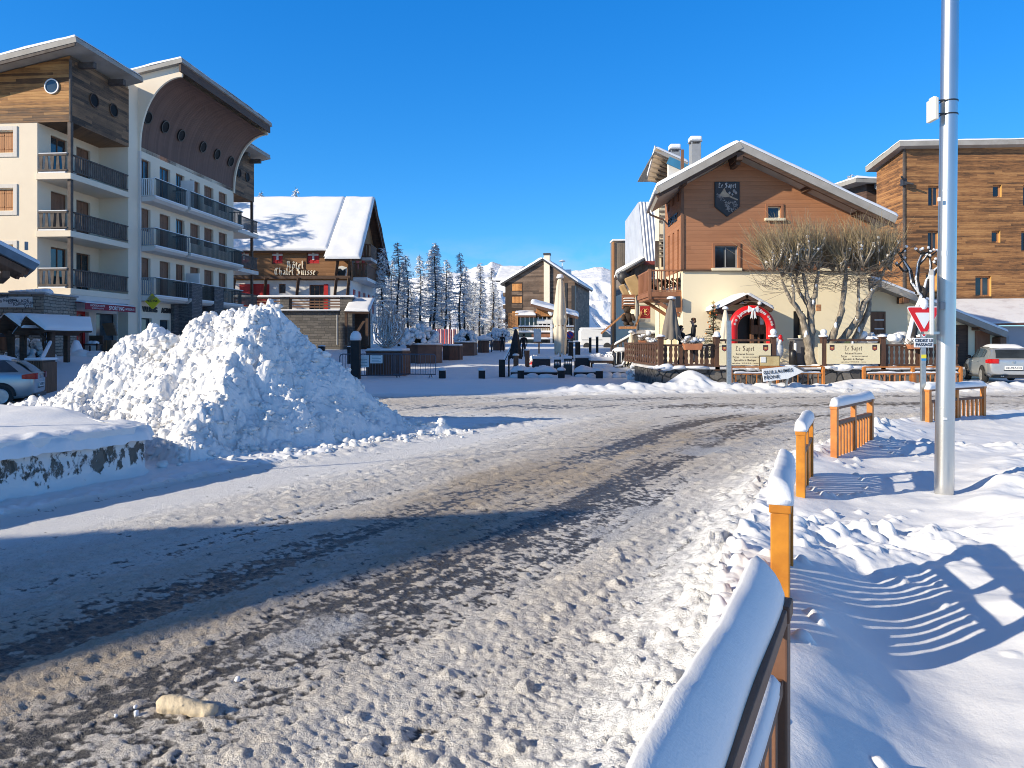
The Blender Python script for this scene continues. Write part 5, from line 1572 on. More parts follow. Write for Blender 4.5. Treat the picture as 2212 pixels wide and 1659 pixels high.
mb = MB()
for (zx, zy, r) in ((600, 575, .055), (640, 560, .07), (655, 575, .06), (625, 590, .045)): mb.blob(pp(zx, zy), (r, .015, r * 1.1), rough=.1, n=9, m=6, rnd=rc)
mb.build('fruit_carving', PG, pq, smooth=True)
mb = MB()
for i in range(150):                                  # spiny animal curled below the leaves
    a = rc.uniform(0, 6.28); r = rc.uniform(.3, 1)
    zx, zy = 615 + 58 * r * math.cos(a), 690 + 48 * r * math.sin(a)
    p = pp(zx, zy); d = Vector((math.cos(a) * .045, -.006, -math.sin(a) * .045)); mb.bar(p, p + d, .012, .012)
for i in range(60):
    t = rc.random(); zx, zy = 490 + 110 * t, 600 + 130 * t - 30 * math.sin(t * 3) + rc.uniform(-18, 18)
    p = pp(zx, zy); a = rc.uniform(0, 6.28); mb.bar(p, p + Vector((math.cos(a) * .06, -.005, math.sin(a) * .06)), .018, .012)
mb.build('foliage_carving', PG, pq)
# side lettering and balcony
text('LE SAPET', .5, (XL - .06, YS + 1.8, ZB + 2.5), (0, -1, 0), Z_, BLACKP, sp_, bold=.01, ext=.02)
bl = thing
bx0, bx1 = gx(1401, YS + .3), XL
bz0, bz1 = gz(640, YS), gz(583, YS)
mb = MB(); mb.box(bx0, bx1 + .05, YS + .25, YS + 3.3, bz0, bz0 + .22); mb.box(bx0 + .05, bx1 + .05, YS + .3, YS + 3.2, bz0 - .12, bz0 - .004)
mb.box(bx1 - .22, bx1 + .12, YS + .2, YS + .4, bz0 - .7, bz0)
bal = mb.build('balcony', REDWOOD, sp_, bevel=.01)
mb = MB(); railing(mb, (bx0 + .05, YS + .3, 0), (bx1, YS + .3, 0), bz0 + .2, .98, .17, .05, .07); railing(mb, (bx0 + .05, YS + .35, 0), (bx0 + .05, YS + 3.2, 0), bz0 + .2, .98, .3, .12, .07)
mb.box(bx0 - .02, bx0 + .12, YS + .24, YS + .38, bz0 - .1, bz0 + 1.25)
mb.build('railing', REDWOOD, bal)
for y_ in (.5, 2.5): mb = MB(); mb.bar((bx0 + .25, YS + y_, bz0 - .1), (bx1 - .05, YS + y_, bz0 - .85), .14, .14); mb.build('bracket', REDWOOD, bal)
mb = MB()
for i in range(26): mb.blob((rc.uniform(bx0 + .1, bx1 - .1), YS + rc.uniform(.45, .9), bz0 + .35 + rc.uniform(0, .45)), rc.uniform(.05, .12), rough=.3, n=6, m=4, rnd=rc)
mb.build('planting', mat('dry plants', (.06, .05, .035), (.03, .03, .02), 8, .9), bal)
mb = MB(); c = P(1463, 650, YS - .1); mb.box(c.x - .12, c.x + .12, YS - .25, YS + .02, c.z - .3, c.z + .2); mb.build('wall_lamp', DARKM, sp_, bevel=.02)
# black sheets stand in for the shade inside the openings; door leaves follow
mb = MB(); a0 = XL + dr[0]; a1 = XL + dr[1]; mb.box(a0, a1, YS + .46, YS + .49, .7, .2 + dr[3]); mb.build('entrance_shade', BLACKP, sp_)
mb = MB(); mb.box(XL + dk[0], XL + dk[1], YS + .46, YS + .49, .7, .2 + dk[3]); mb.build('entrance_shade', BLACKP, sp_)
mb = MB()
for (x0, x1) in ((1624, 1630), (1640, 1643), (1653, 1657)): mb.box(gx(x0, YS), gx(x1, YS), YS + .1, YS + .3, .7, gz(684, YS))
mb.box(gx(1630, YS), gx(1657, YS), YS + .12, YS + .28, gz(722, YS), gz(702, YS)); dd_ = mb.build('entrance_door', BROWNB, sp_)
mb = MB(); mb.box(gx(1643, YS), gx(1652.5, YS), YS + .15, YS + .2, gz(701, YS), gz(685, YS)); mb.build('pane', WHITE, dd_)
# little gabled canopy
YC = YS - 1.7
cp = thing('porch_canopy', 'small gabled porch roof with thick snow above the red arch', 'canopy', (gx(1610, YC), YC, 3))
cf = P(1614, 636, YC); cl_ = P(1548, 668, YC); cr_ = P(1671, 668, YC)
slab_roof(cp, [cl_, Vector((cl_.x, YS, cl_.z)), Vector((cf.x, YS, cf.z)), cf], .14, .17, BEAM); slab_roof(cp, [cf, Vector((cf.x, YS, cf.z)), Vector((cr_.x, YS, cr_.z)), cr_], .14, .17, BEAM)
mb = MB()
for p in (cl_.lerp(cf, .22), cr_.lerp(cf, .22), cf): mb.box(p.x - .08, p.x + .08, YC + .08, YS, p.z - .36, p.z - .15)
mb.bar((cl_.x + .3, YC + .3, cl_.z - .12), (cr_.x - .3, YC + .3, cl_.z - .12), .12, .14); mb.build('beam', BEAM, cp)
mb = MB(); mb.lathe([(.0, .1), (.05, .08), (.16, 0), (.15, -.02)], (gx(1611, YC), YC + .35, gz(654, YC)), 12); mb.build('lantern', WHITE, cp, smooth=True)
mb = MB(); mb.blob(P(1641, 655, YC - .02), .09, rough=.0, n=12, m=8); mb.build('bulb', WHITE, cp, smooth=True)

# ------------------------------------------------------------------ lean-to wing and the big boarded building
lw = thing('lean_to_garage', 'low cream lean-to with sloping snowy roof between restaurant and boarded building', 'building', (gx(1900, 34), 34, 0))
Yl = 34.0
mb = MB(); pr = [(gx(1870, Yl), .0), (gx(2166, Yl), .0), (gx(2166, Yl), gz(722, Yl) + .25), (gx(1870, Yl), gz(600, Yl))]
mb.prism(pr, (0, Yl, 0), X_, Z_, Y_ * 6); mb.build('wall', PLASTERS, lw)
slab_roof(lw, [P(2178, 717, Yl - .7), Vector((gx(2178, Yl), Yl + 7, gz(717, Yl - .7))), Vector((gx(1880, Yl), Yl + 7, gz(598, Yl - .7))), P(1880, 598, Yl - .7)], .26, .14, FASCIA)
for (x0, x1, y0, y1, nm, m_) in ((1873, 1912, 673, 745, 'door', BROWNB), (2062, 2090, 702, 800, 'door', BEAM), (2106, 2137, 715, 800, 'garage_door', REDWOOD)):
    mb = MB(); a0, a1 = gx(x0, Yl), gx(x1, Yl); mb.box(a0, a0 + .12, Yl - .05, Yl, gz(y1, Yl), gz(y0, Yl)); mb.box(a1 - .08, a1, Yl - .05, Yl, gz(y1, Yl), gz(y0, Yl)); mb.box(a0 + .12, a1 - .08, Yl - .05, Yl, gz(y0, Yl) - .1, gz(y0, Yl))
    mb.box(a0 + .12, a1 - .08, Yl - .03, Yl, gz(y1, Yl), gz(y0, Yl) - .1); d_ = mb.build(nm, m_, lw)
    if x0 == 1873:
        mb = MB()
        for y in (691, 710): mb.box(gx(1888, Yl), gx(1908, Yl), Yl - .06, Yl - .03, gz(y + 1.5, Yl), gz(y - 1, Yl))
        mb.build('handle', WHITE, d_)
for (x, y) in ((2115, 706), (1952, 648), (2160, 736)):
    c = P(x, y, Yl - .35); mb = MB(); mb.box(c.x - .14, c.x + .14, Yl - .6, Yl, c.z - .16, c.z + .16); mb.build('rafter_end', BROWNB, lw, bevel=.02)
YB = 45.0
bb = thing('boarded_building', 'tall building clad in weathered orange brown boards behind the lamp post', 'building', (gx(1955, YB), YB, 1))
x0, x1 = gx(1953, YB), gx(2420, YB); z0, z1 = gz(700, YB), gz(317, YB)
bops = []
for (a, b, c, d) in ((2005, 2030, 401, 445), (2144.5, 2164, 399, 426), (2210, 2236, 400, 445), (2004, 2028, 499, 543), (2142, 2161, 498, 524), (2206, 2230, 499, 543), (2107, 2141.5, 596, 640), (2260, 2290, 400, 445), (2260, 2290, 499, 543), (2240, 2280, 596, 640), (2000, 2024, 590, 634)):
    bops.append((gx(a, YB) - x0, gx(b, YB) - x0, gz(d, YB) - z0, gz(c, YB) - z0))
mb = MB(); wall(mb, Vector((x0, YB, z0)), X_, -Y_, x1 - x0, z1 - z0, bops, .22)
mb.prism([(0, z0), (3.4, z0), (3.4, gz(370, YB + 3.4)), (0, z1)], (x0, YB, 0), Y_, Z_, X_ * .1)
mb.box(x0 + .1, x1, YB + .4, YB + 3.3, z0, z1 - 1.5)
mb.build('boarding', ORANGEWOOD, bb)
for i, p in enumerate(bops):
    f = win(bb, None, Vector((x0, YB, z0)), X_, -Y_, p, .22, 'glass', SHUTTER, .10, mull=0 if i in (1, 4) else 1)
    mb = MB(); mb.prism([(p[1] - .012, p[2]), (p[1] - .012, p[3]), (p[1] - .002, p[3]), (p[1] - .002, p[2])], Vector((x0, YB, z0)), X_, Z_, Y_ * .2); mb.build('jamb', mat('yellow jamb', (.62, .36, .11), (.5, .28, .08), 3, .6) if i == 0 else bpy.data.materials['yellow jamb'], f)
mb = MB(); mb.box(x0 - .06, x0 + .06, YB - .05, YB + .06, z0, z1 - .02); mb.build('corner_trim', RAILGREY, bb)
slab_roof(bb, [Vector((x0 - .5, YB - .45, z1 + .22)), Vector((x1, YB - .45, z1 + .42)), Vector((x1, YB + 3.9, gz(360, YB + 3.6))), Vector((x0 - .5, YB + 3.9, gz(360, YB + 3.6)))], .30, .12, FASCIA)
mb = MB()
c = P(1952, 392, YB - .2); mb.box(c.x - .1, c.x + .12, YB - .35, YB, c.z - .25, c.z + .15); mb.bar((c.x, YB - .3, c.z), (c.x - .3, YB - .5, c.z + .25), .08, .08); mb.bar((c.x, YB - .3, c.z - .1), (c.x + .45, YB - .45, c.z - .2), .1, .1); mb.build('floodlight', DARKM, bb)
# lower stone-and-board wing behind on its left
Yk = 54; lk = thing('rear_wing', 'rear wing with flat snowy eave and dry stone corner left of the boarded building', 'building', (gx(1880, Yk), Yk, 1))
mb = MB(); a0, a1 = gx(1872, Yk), gx(1965, Yk); mb.box(a0, a1, Yk, Yk + 8, 1, gz(392, Yk)); mb.build('boarding', DARKBOARD, lk)
mb = MB(); mb.box(gx(1893, Yk), gx(1912, Yk), Yk - .25, Yk + .0, 1, gz(385, Yk)); mb.build('stone_corner', STONEG, lk)
slab_roof(lk, [P(1849, 384, Yk - .8), P(1965, 388, Yk - .8), Vector((gx(1965, Yk), Yk + 8, gz(372, Yk))), Vector((gx(1849, Yk), Yk + 8, gz(368, Yk)))], .3, .16, FASCIA)
mb = MB(); mb.bar(P(1898, 404, Yk - .4), P(1898, 440, Yk - .4), .12, .12); mb.blob(P(1898, 402, Yk - .4), (.3, .3, .3), n=9, m=6); mb.build('roof_vent', GREYP, lk)
# garage roof in front of the boarded building
Yg = 40.0; gr = thing('garage_block', 'grey garage block with sheet metal roof under the boarded building', 'building', (gx(2000, Yg), Yg, 0))
mb = MB(); mb.box(gx(1992, Yg), gx(2420, Yg), Yg + .6, YB - .1, 0, gz(704, Yg)); mb.build('wall', mat('grey render', (.42, .42, .45), (.34, .34, .37), .6, .9), gr)
slab_roof(gr, [P(1992, 704, Yg), P(2420, 690, Yg), Vector((gx(2420, Yg) + 2, YB - .05, gz(645, YB))), Vector((gx(1992, Yg), YB - .05, gz(648, YB)))], .12, .05, mat('red brown sheet', (.20, .10, .08), None, 2, .6), sm=snowmat('thin roof snow', (.80, .80, .82), .3, 6, .03, dirt=((.42, .36, .38), 1.2, .5)))
mb = MB(); mb.box(gx(2175, Yg), gx(2195, Yg), Yg + .56, Yg + .6, .3, gz(725, Yg)); mb.build('door', GREYP, gr)

# ------------------------------------------------------------------ terrace
YT = 28.0; ZT = .69
tr = thing('terrace', 'raised restaurant terrace on a dry stone base with snowy deck', 'terrace', (gx(1420, YT), YT, 0))
xa, xb = gx(1418, YT), gx(2075, YT)
mb = MB(); mb.box(xa, xb, YT, YS - .01, -.1, ZT - .05); mb.build('stone_base', STONED, tr)
mb = MB(); mb.box(xa - .1, xb + .1, YT - .1, YS - .01, ZT - .05, ZT + .04); mb.build('deck', mat('deck snow', (.72, .71, .70), (.45, .42, .40), 1.3, .8), tr)
mb = MB(); rc = random.Random(31)
for i in range(60):
    x = rc.uniform(xa, xb); mb.blob((x, YT - .02 + rc.uniform(-.08, .35), ZT + .02), (rc.uniform(.15, .5), rc.uniform(.1, .2), rc.uniform(.05, .16)), rough=.15, n=8, m=5, rnd=rc)
mb.build('snow_heaps', SNOWC, tr, smooth=True)
TM = RAILBR


def baluster_rail(t, p, q, z, ztop, n, m=TM, wavy=True):
    p = Vector((p[0], p[1], 0)); q = Vector((q[0], q[1], 0)); d = (q - p).normalized(); L = (q - p).length; nn = Vector((d.y, -d.x, 0))
    mb = MB()
    for zz in (z + .1, ztop): mb.bar(p + Z_ * zz, q + Z_ * zz, .09, .08)
    mb.build('rail', m, t)
    mb = MB(); H = ztop - z - .16
    for i in range(n):
        c = p + d * (L * (i + .5) / n) + Z_ * (z + .13); w = L / n * .36
        pts = []
        ks = 16
        for k in range(ks + 1):
            s = k / ks; ww = w * (.62 + .38 * abs(math.sin(s * math.pi * 3))) if wavy else w
            pts.append((ww, s * H))
        poly = pts + [(-a, b) for a, b in pts[::-1]]
        mb.prism(poly, c - nn * .015, d, Z_, nn * .03)
    mb.build('balusters', m, t)


def tpost(x, Y, ztop, globe=False, m=TM, w=.2):
    t = None
    mb = MB(); X = gx(x, Y); mb.box(X - w / 2, X + w / 2, Y - w / 2, Y + w / 2, ZT - .1, ztop); mb.box(X - w / 2 - .03, X + w / 2 + .03, Y - w / 2 - .03, Y + w / 2 + .03, ztop, ztop + .05)
    p = mb.build('post', m, tf, bevel=.012)
    mb = MB(); mb.blob((X, Y, ztop + .07), (.17, .17, .07), n=10, m=5); mb.build('snow', SNOWC, p, smooth=True)
    return X


tf = thing('terrace_railing', 'dark brown terrace balustrade with wavy boards and square posts', 'railing', (xa, YT, ZT))
zt_ = gz(730, YT)
for x in (1427, 1548.5, 1670, 1779, 1905.5, 1990): tpost(x, YT, zt_)
baluster_rail(tf, (gx(1432, YT), YT), (gx(1544, YT), YT), ZT, gz(746, YT), 10)
baluster_rail(tf, (gx(1910, YT), YT), (gx(1986, YT), YT), ZT, gz(746, YT), 7)
baluster_rail(tf, (gx(1995, YT), YT), (gx(2070, YT), YT), ZT, gz(746, YT), 7)
baluster_rail(tf, (gx(1427, YT), YT + .15), (gx(1427, YT) - .15, YS + 3), ZT, gz(742, YT), 16)
mb = MB()
for (a, b) in ((1553, 1666), (1784, 1901)):
    for y in (735,): mb.bar(Vector((gx(a, YT), YT, gz(y, YT))), Vector((gx(b, YT), YT, gz(y, YT))), .08, .08)
mb.build('top_rail', TM, tf)
for (x, Y, y, lab) in ((1670.5, YT, 717, 'white globe lamp on the terrace post beside the red arch'), (1779, YT, 717.5, 'white globe lamp on the post left of the second banner'), (1548.5, YT, 722.5, 'white globe lamp on the post left of the first banner'), (1401, 33, 720, 'white globe lamp above the flower boxes at the terrace corner')):
    t = thing('globe_lamp', lab, 'lamp', (gx(x, Y), Y, gz(y + 8, Y)), 'white globe lamps on the terrace posts')
    mb = MB(); mb.blob(P(x, y, Y), .125, rough=0, n=18, m=12); mb.build('globe', WHITE, t, smooth=True)
    mb = MB(); mb.lathe([(.05, 0), (.05, .1), (.09, .12)], P(x, y + 12, Y), 10); mb.build('socket', BLACKP, t)
# banners
BANN = mat('cream banner', (.80, .70, .46), (.75, .65, .42), .8, .6); BTX = mat('banner brown ink', (.13, .075, .04), None, 2, .6)
CR1 = mat('crest red', (.42, .07, .05), None, 2, .6); CR2 = mat('crest gold', (.62, .42, .12), None, 2, .6)


def banner(x0, x1, y0, y1, lab, Y=YT - .13):
    a, b, zt, zb = gx(x0, Y), gx(x1, Y), gz(y0, Y), gz(y1, Y); xm = (a + b) / 2; H = zt - zb; W = b - a
    t = thing('banner', lab, 'banner', (xm, Y, zb), 'cream restaurant banners')
    mb = MB(); mb.box(a, b, Y, Y + .02, zb, zt); mb.build('panel', BANN, t)
    mb = MB(); gothic(mb, 'Le Sapet', H * .235, (xm, Y - .001, zb + H * .78), X_, Z_, nib=.2, depth=.001)
    gothic(mb, 'Restaurant Brasserie', H * .095, (xm, Y - .001, zb + H * .52), X_, Z_, nib=.26, depth=.001)
    gothic(mb, 'Pizzas', H * .11, (xm - W * .18, Y - .001, zb + H * .38), X_, Z_, nib=.26, depth=.001)
    gothic(mb, 'Sp\u00e9cialit\u00e9s de Montagne', H * .10, (xm, Y - .001, zb + H * .24), X_, Z_, nib=.26, depth=.001)
    mb.build('lettering', BTX, t)
    text('(sur place ou \u00e0 emporter)', H * .075, (xm + W * .12, Y - .004, zb + H * .38), X_, Z_, BTX, t)
    text('sapet.valberg  /  04 93 02 50 82  -  terrasse', H * .07, (xm, Y - .004, zb + H * .095), X_, Z_, BTX, t)
    for s in (-1, 1):
        c = Vector((xm + s * W * .40, Y - .001, zb + H * .78)); r = H * .15
        mb = MB(); mb.prism([(-r * .8, r), (-r * .8, -r * .5), (0, -r), (r * .8, -r * .5), (r * .8, r)], c, X_, Z_, Y_ * .005); cr = mb.build('crest', PQ, t)
        mb = MB(); mb.prism([(-r * .6, r * .4), (-r * .6, -r * .4), (0, -r * .75), (r * .6, -r * .4), (r * .6, r * .4)], c - Y_ * .004, X_, Z_, Y_ * .004); mb.build('crest_field', CR1, cr)
        mb = MB(); mb.prism([(-r * .4, 0), (0, -r * .2), (r * .4, 0), (r * .2, r * .35), (-r * .2, r * .35)], c - Y_ * .007, X_, Z_, Y_ * .003); mb.build('crest_charge', CR2, cr)


banner(1554, 1665, 742, 789, 'cream Le Sapet banner beside the red arch, partly behind the sign post')
banner(1786, 1901, 742, 786, 'cream Le Sapet banner in front of the pollarded willows')
mb = MB(); mb.box(gx(1765, YT), gx(1773, YT), YT - .1, YT - .08, gz(788, YT), gz(742, YT)); o = mb.build('side_banner', BANN, None); tag(o, 'narrow cream banner folded round the post at the terrace opening', 'banner')
# menu board
t = thing('menu_board', 'black framed menu board propped in front of the first banner', 'menu board', P(1662, 797, YT - .6))
mb = MB(); mb.box(gx(1640, 27.4), gx(1685, 27.4), 27.4, 27.44, gz(797, 27.4), gz(768, 27.4)); mb.build('frame', BLACKP, t)
mb = MB(); mb.box(gx(1641.5, 27.39), gx(1683.5, 27.39), 27.38, 27.4, gz(790, 27.39), gz(770, 27.39)); mb.build('sheet', mat('menu tan', (.62, .50, .25), (.50, .38, .18), 4, .6), t)
mb = MB(); mb.box(gx(1643, 27.37), gx(1654, 27.37), 27.36, 27.38, gz(783, 27.37), gz(771, 27.37)); mb.build('paper', WHITE, t)
mb = MB(); mb.box(gx(1640, 27.39), gx(1685, 27.39), 27.37, 27.4, gz(798, 27.39), gz(790.5, 27.39)); mb.build('ledge', REDWOOD, t)
# flower boxes with snowed-in plants
TERRA = mat('terracotta', (.50, .20, .09), (.40, .15, .07), 4, .7); SHRUBM = mat('frosted twigs', (.40, .38, .35), (.12, .09, .07), 18, .9)
for (x0, x1, yt, yb, Y, lab) in ((1476, 1516, 742, 756, YT - .2, 'long terracotta flower box on the balustrade left of the first banner'), (1380, 1396, 735, 744, 34, 'terracotta flower box at the far end of the terrace side rail'), (1399, 1420, 741, 757, 30.5, 'terracotta flower box beside the corner post of the terrace'), (1962, 1990, 744, 754, YT - .2, 'orange flower box on the balustrade behind the give way sign')):
    t = thing('flower_box', lab, 'flower box', (gx((x0 + x1) / 2, Y), Y, gz(yb, Y)), 'terracotta flower boxes on the balustrade')
    a, b = gx(x0, Y), gx(x1, Y); zt, zb = gz(yt, Y), gz(yb, Y)
    mb = MB(); mb.prism([(a + .05, zb), (b - .05, zb), (b, zt - .06), (b + .02, zt), (a - .02, zt), (a, zt - .06)], (0, Y - .14, 0), X_, Z_, Y_ * .28); mb.build('box', TERRA, t, bevel=.01)
    rc = random.Random(int(x0)); mb = MB()
    for i in range(int((b - a) * 160)):
        p = Vector((rc.uniform(a, b), Y + rc.uniform(-.16, .16), zt)); q = p + Vector((rc.uniform(-.2, .2), rc.uniform(-.15, .15), rc.uniform(.05, .3))); mb.bar(p, q, .012, .012)
    mb.build('plants', SHRUBM, t)
    mb = MB()
    for i in range(int((b - a) * 26)):
        mb.blob((rc.uniform(a, b), Y + rc.uniform(-.15, .15), zt + rc.uniform(.03, .24)), (rc.uniform(.05, .13), .09, rc.uniform(.03, .08)), rough=.2, n=7, m=5, rnd=rc)
    mb.build('snow', SNOWC, t, smooth=True)

# ------------------------------------------------------------------ red inflatable arch
YA = 30.6; ar = thing('inflatable_arch', 'red inflatable Joyeuses Fetes arch with white bow in front of the doorway', 'arch', (gx(1624, YA), YA, ZT))
ARED = mat('inflatable red', (.66, .012, .016), (.58, .01, .013), 2, .35)
xc = gx(1624, YA); rad = (gx(1675, YA) - gx(1573, YA)) / 2 - .19; zc_ = gz(659, YA) - .19 - rad
pts = [Vector((xc - rad, YA, ZT + .02)), Vector((xc - rad, YA, zc_ - .4))] + [Vector((xc - rad * math.cos(math.pi * i / 28), YA, zc_ + rad * math.sin(math.pi * i / 28))) for i in range(29)] + [Vector((xc + rad, YA, zc_ - .4)), Vector((xc + rad, YA, ZT + .02))]
mb = MB(); mb.tube(pts, .19, 18); mb.build('tube', ARED, ar, smooth=True)
def arc_text(s, a0, a1, size):
    n = len(s)
    for i, ch in enumerate(s):
        a = R(a0 + (a1 - a0) * (i + .5) / n); c = Vector((xc - rad * math.cos(a), YA - .195, zc_ + rad * math.sin(a)))
        u = Vector((math.sin(a), 0, math.cos(a))); v = Vector((-math.cos(a), 0, math.sin(a)))
        text(ch, size, c, u, v, TXW, ar, bold=.003, ext=.002)
arc_text('Joyeuses', 36, 76, .19); arc_text('F\u00eates', 104, 132, .19)
mb = MB(); c = Vector((xc, YA - .22, zc_ + rad))
for s in (-1, 1):
    mb.prism([(s * .03, .04), (s * .2, .16), (s * .22, .0), (s * .2, -.13), (s * .03, -.04)][::s], c, X_, Z_, Y_ * .05)
    mb.prism([(s * .01, -.04), (s * .07, -.04), (s * .13, -.38), (s * .06, -.33), (s * .03, -.4)][::s], c, X_, Z_, Y_ * .03)
mb.blob(c + Vector((0, 0, 0)), (.05, .05, .06), rough=0, n=8, m=6); mb.build('bow', WHITE, ar, bevel=.02)
mb = MB()
for a in (14, 26, 142, 150, 160, 168):
    a_ = R(a); c = Vector((xc - rad * math.cos(a_), YA - .2, zc_ + rad * math.sin(a_)))
    for k in range(3):
        an = math.pi * k / 3; d = Vector((math.cos(an), 0, math.sin(an))) * .055; mb.bar(c - d, c + d, .02, .012, up=(0, 1, 0))
mb.build('snowflakes', TXW, ar)
sm_ = thing('inflatable_snowman', 'white inflatable snowman with a red mitten peeking beside the arch', 'snowman', (gx(1683, YA - .5), YA - .5, ZT))
mb = MB(); c = P(1680, 757, YA - .5); mb.blob(c, (.24, .22, .36), rough=0, n=14, m=9); mb.blob(c + Vector((-.08, 0, .44)), (.17, .16, .18), rough=0, n=14, m=9); mb.build('body', WHITE, sm_, smooth=True)
mb = MB(); mb.tube([c + Vector((.05, -.1, .25)), P(1685, 738, YA - .6), P(1686, 731, YA - .6)], [.07, .07, .06], 10); mb.build('arm', WHITE, sm_, smooth=True)
mb = MB(); mb.blob(P(1686, 729, YA - .62), (.085, .07, .12), rough=0, n=12, m=8); mb.blob(P(1690, 735, YA - .62), (.05, .04, .05), rough=0, n=8, m=6); mb.build('mitten', ARED, sm_, smooth=True)
# grey cabinets by the tree
t = thing('serving_cabinet', 'dark grey cabinet with white cups on top beside the willow trunk', 'cabinet', P(1737, 776, 30))
mb = MB(); mb.box(gx(1716, 30), gx(1758, 30), 30, 30.6, ZT + .05, gz(733, 30)); mb.build('body', mat('cabinet grey', (.13, .13, .14), (.10, .10, .11), 2, .5), t, bevel=.02)
mb = MB(); mb.box(gx(1713, 30), gx(1760, 30), 29.95, 30.65, gz(733, 30), gz(730.5, 30)); mb.build('top', GREYP, t)
mb = MB(); mb.lathe([(.05, 0), (.08, .12), (.07, .12)], P(1728, 730.5, 30.2), 12); mb.build('cup', CREAMP, t)
t = thing('gas_bottle', 'slim black gas bottle standing left of the grey cabinet', 'gas bottle', P(1715, 776, 29.8))
mb = MB(); mb.lathe([(.15, 0), (.15, .5), (.10, .6), (.05, .64)], (gx(1713, 29.8), 29.8, ZT + .04), 16); mb.build('bottle', BLACKP, t, smooth=True)
mb = MB(); mb.lathe([(.05, 0), (.06, .3), (.04, .34)], (gx(1718, 29.8), 29.8, ZT + .6), 10); mb.build('valve', WHITE, t)
# ------------------------------------------------------------------ Hotel Chalet Suisse
YF = 60.0; XE = gx(757, YF)
ch = thing('chalet_hotel', 'Hotel Chalet Suisse with steep snowy roof, red shutters and stone terrace', 'building', (XE, YF, 1.2))
XW = -42.0
z1, z2, z3 = gz(672, 56.5), gz(599, YF), gz(536, YF)      # terrace floor, timber storey, eave
mb = MB()
fo = Vector((XW, YF, z1 - .6)); q = lambda x: gx(x, YF) - XW
cops = [(q(602), q(617), gz(634, YF) - fo.z, gz(613, YF) - fo.z), (q(668), q(700), .7, gz(615, YF) - fo.z), (q(545), q(576), .7, gz(613, YF) - fo.z)]
wall(mb, fo, X_, -Y_, XE - XW, z2 - fo.z, cops, .2)
sops = [(1.0 + i * 2.1, 2.0 + i * 2.1, .9, 2.6) for i in range(5)]
wall(mb, Vector((XE, YF, z1 - .6)), Y_, X_, 11.4, z2 - z1 + .6, sops, .15)
mb.box(XW, XE - .3, YF + .3, YF + 11.4, 1, z2); mb.build('plaster_wall', WHITEP, ch)
win(ch, None, fo, X_, -Y_, cops[0], .2, 'glass', BROWNB, .08, mull=0); win(ch, None, fo, X_, -Y_, cops[1], .2, 'glass', BROWNB, .08, mull=2); win(ch, None, fo, X_, -Y_, cops[2], .2, 'shutter', REDPAINT, .08, pm=REDPAINT)
for (x0, x1) in ((700, 709), (518, 545), (576, 582)):
    mb = MB(); mb.box(gx(x0, YF), gx(x1, YF), YF - .08, YF, z1 + .1, gz(614, YF)); mb.build('red_shutter', REDPAINT, ch)
for p in sops: win(ch, None, Vector((XE, YF, z1 - .6)), Y_, X_, p, .15, 'shutter', REDPAINT, .08, pm=REDPAINT)
# timber storey
CHW = wood('chalet boards', ((.12, .055, .022), (.26, .125, .05), (.36, .18, .08)), .22, grain=.5, var=.4)
mb = MB(); fo2 = Vector((XW, YF - .25, z2)); uops = []
for (x0, x1) in ((518, 540), (589, 613), (664, 692)): uops.append((q(x0), q(x1), gz(571, YF) - z2, gz(543, YF) - z2))
wall(mb, fo2, X_, -Y_, XE - XW + .1, z3 - .06 - z2, uops, .15)
mb.box(XW, XE + .1, YF - .24, YF + .3, z2 - .25, z2)
gz_pts = [(YF - .25, z2), (YF + 11.4, z2), (YF + 11.4, z3 - .15), (YF + 5.7, gz(440, 65.7)), (YF - .25, z3 - .15)]
mb.prism([(a, b) for a, b in gz_pts], (XE - .1, 0, 0), Y_, Z_, X_ * .2); mb.build('timber_storey', CHW, ch)
SWX = mat('shutter cross white', (.75, .72, .72), None, 3, .5)
for p in uops:
    f = win(ch, None, fo2, X_, -Y_, p, .15, 'shutter', BROWNB, .06, pm=REDPAINT)
    mb = MB(); c = fo2 + X_ * ((p[0] + p[1]) / 2) + Z_ * (p[2] + (p[3] - p[2]) * .72) + Y_ * .08
    mb.box(c.x - .42, c.x + .42, c.y - .02, c.y, c.z - .085, c.z + .085); mb.box(c.x - .085, c.x + .085, c.y - .022, c.y - .0205, c.z - .42, c.z + .42); mb.build('white_cross', SWX, f)
mb = MB()
for x in (505, 573, 643, 725, 752):
    if x not in (643, 573): mb.bar(P(x, 598, YF - .3), P(x + 6, 548, YF - 1.1), .22, .22)
    mb.bar(P(x - 2, 640, YF), P(x + 2, 600, YF - .7), .2, .2)
mb.bar(P(500, 599, YF - .5), P(757, 599, YF - .5), .2, .25); mb.build('bracket', BEAM, ch)
GOLDL = mat('cream lettering', (.92, .82, .62), (.84, .72, .52), 3, .5)
mb = MB(); gothic(mb, 'H\u00f4tel', .62, P(638, 572, YF - .3), X_, Z_, nib=.27, depth=.06); gothic(mb, 'Chalet Suisse', .58, P(638, 586, YF - .3), X_, Z_, nib=.27, depth=.06); mb.build('lettering', GOLDL, ch)
mb = MB(); c = P(738, 588, YF - .3); mb.prism([(-.42, .4), (-.5, 0), (-.4, -.35), (0, -.5), (.4, -.35), (.5, 0), (.42, .4), (0, .52)], c, X_, Z_, Y_ * .04); em = mb.build('emblem', WHITE, ch)
mb = MB(); mb.prism([(-.3, .28), (-.34, 0), (-.26, -.28), (0, -.36), (.26, -.28), (.34, 0), (.3, .28), (.1, .1), (-.1, .3)], c - Y_ * .02, X_, Z_, Y_ * .015); mb.build('emblem_figure', BLACKP, em)
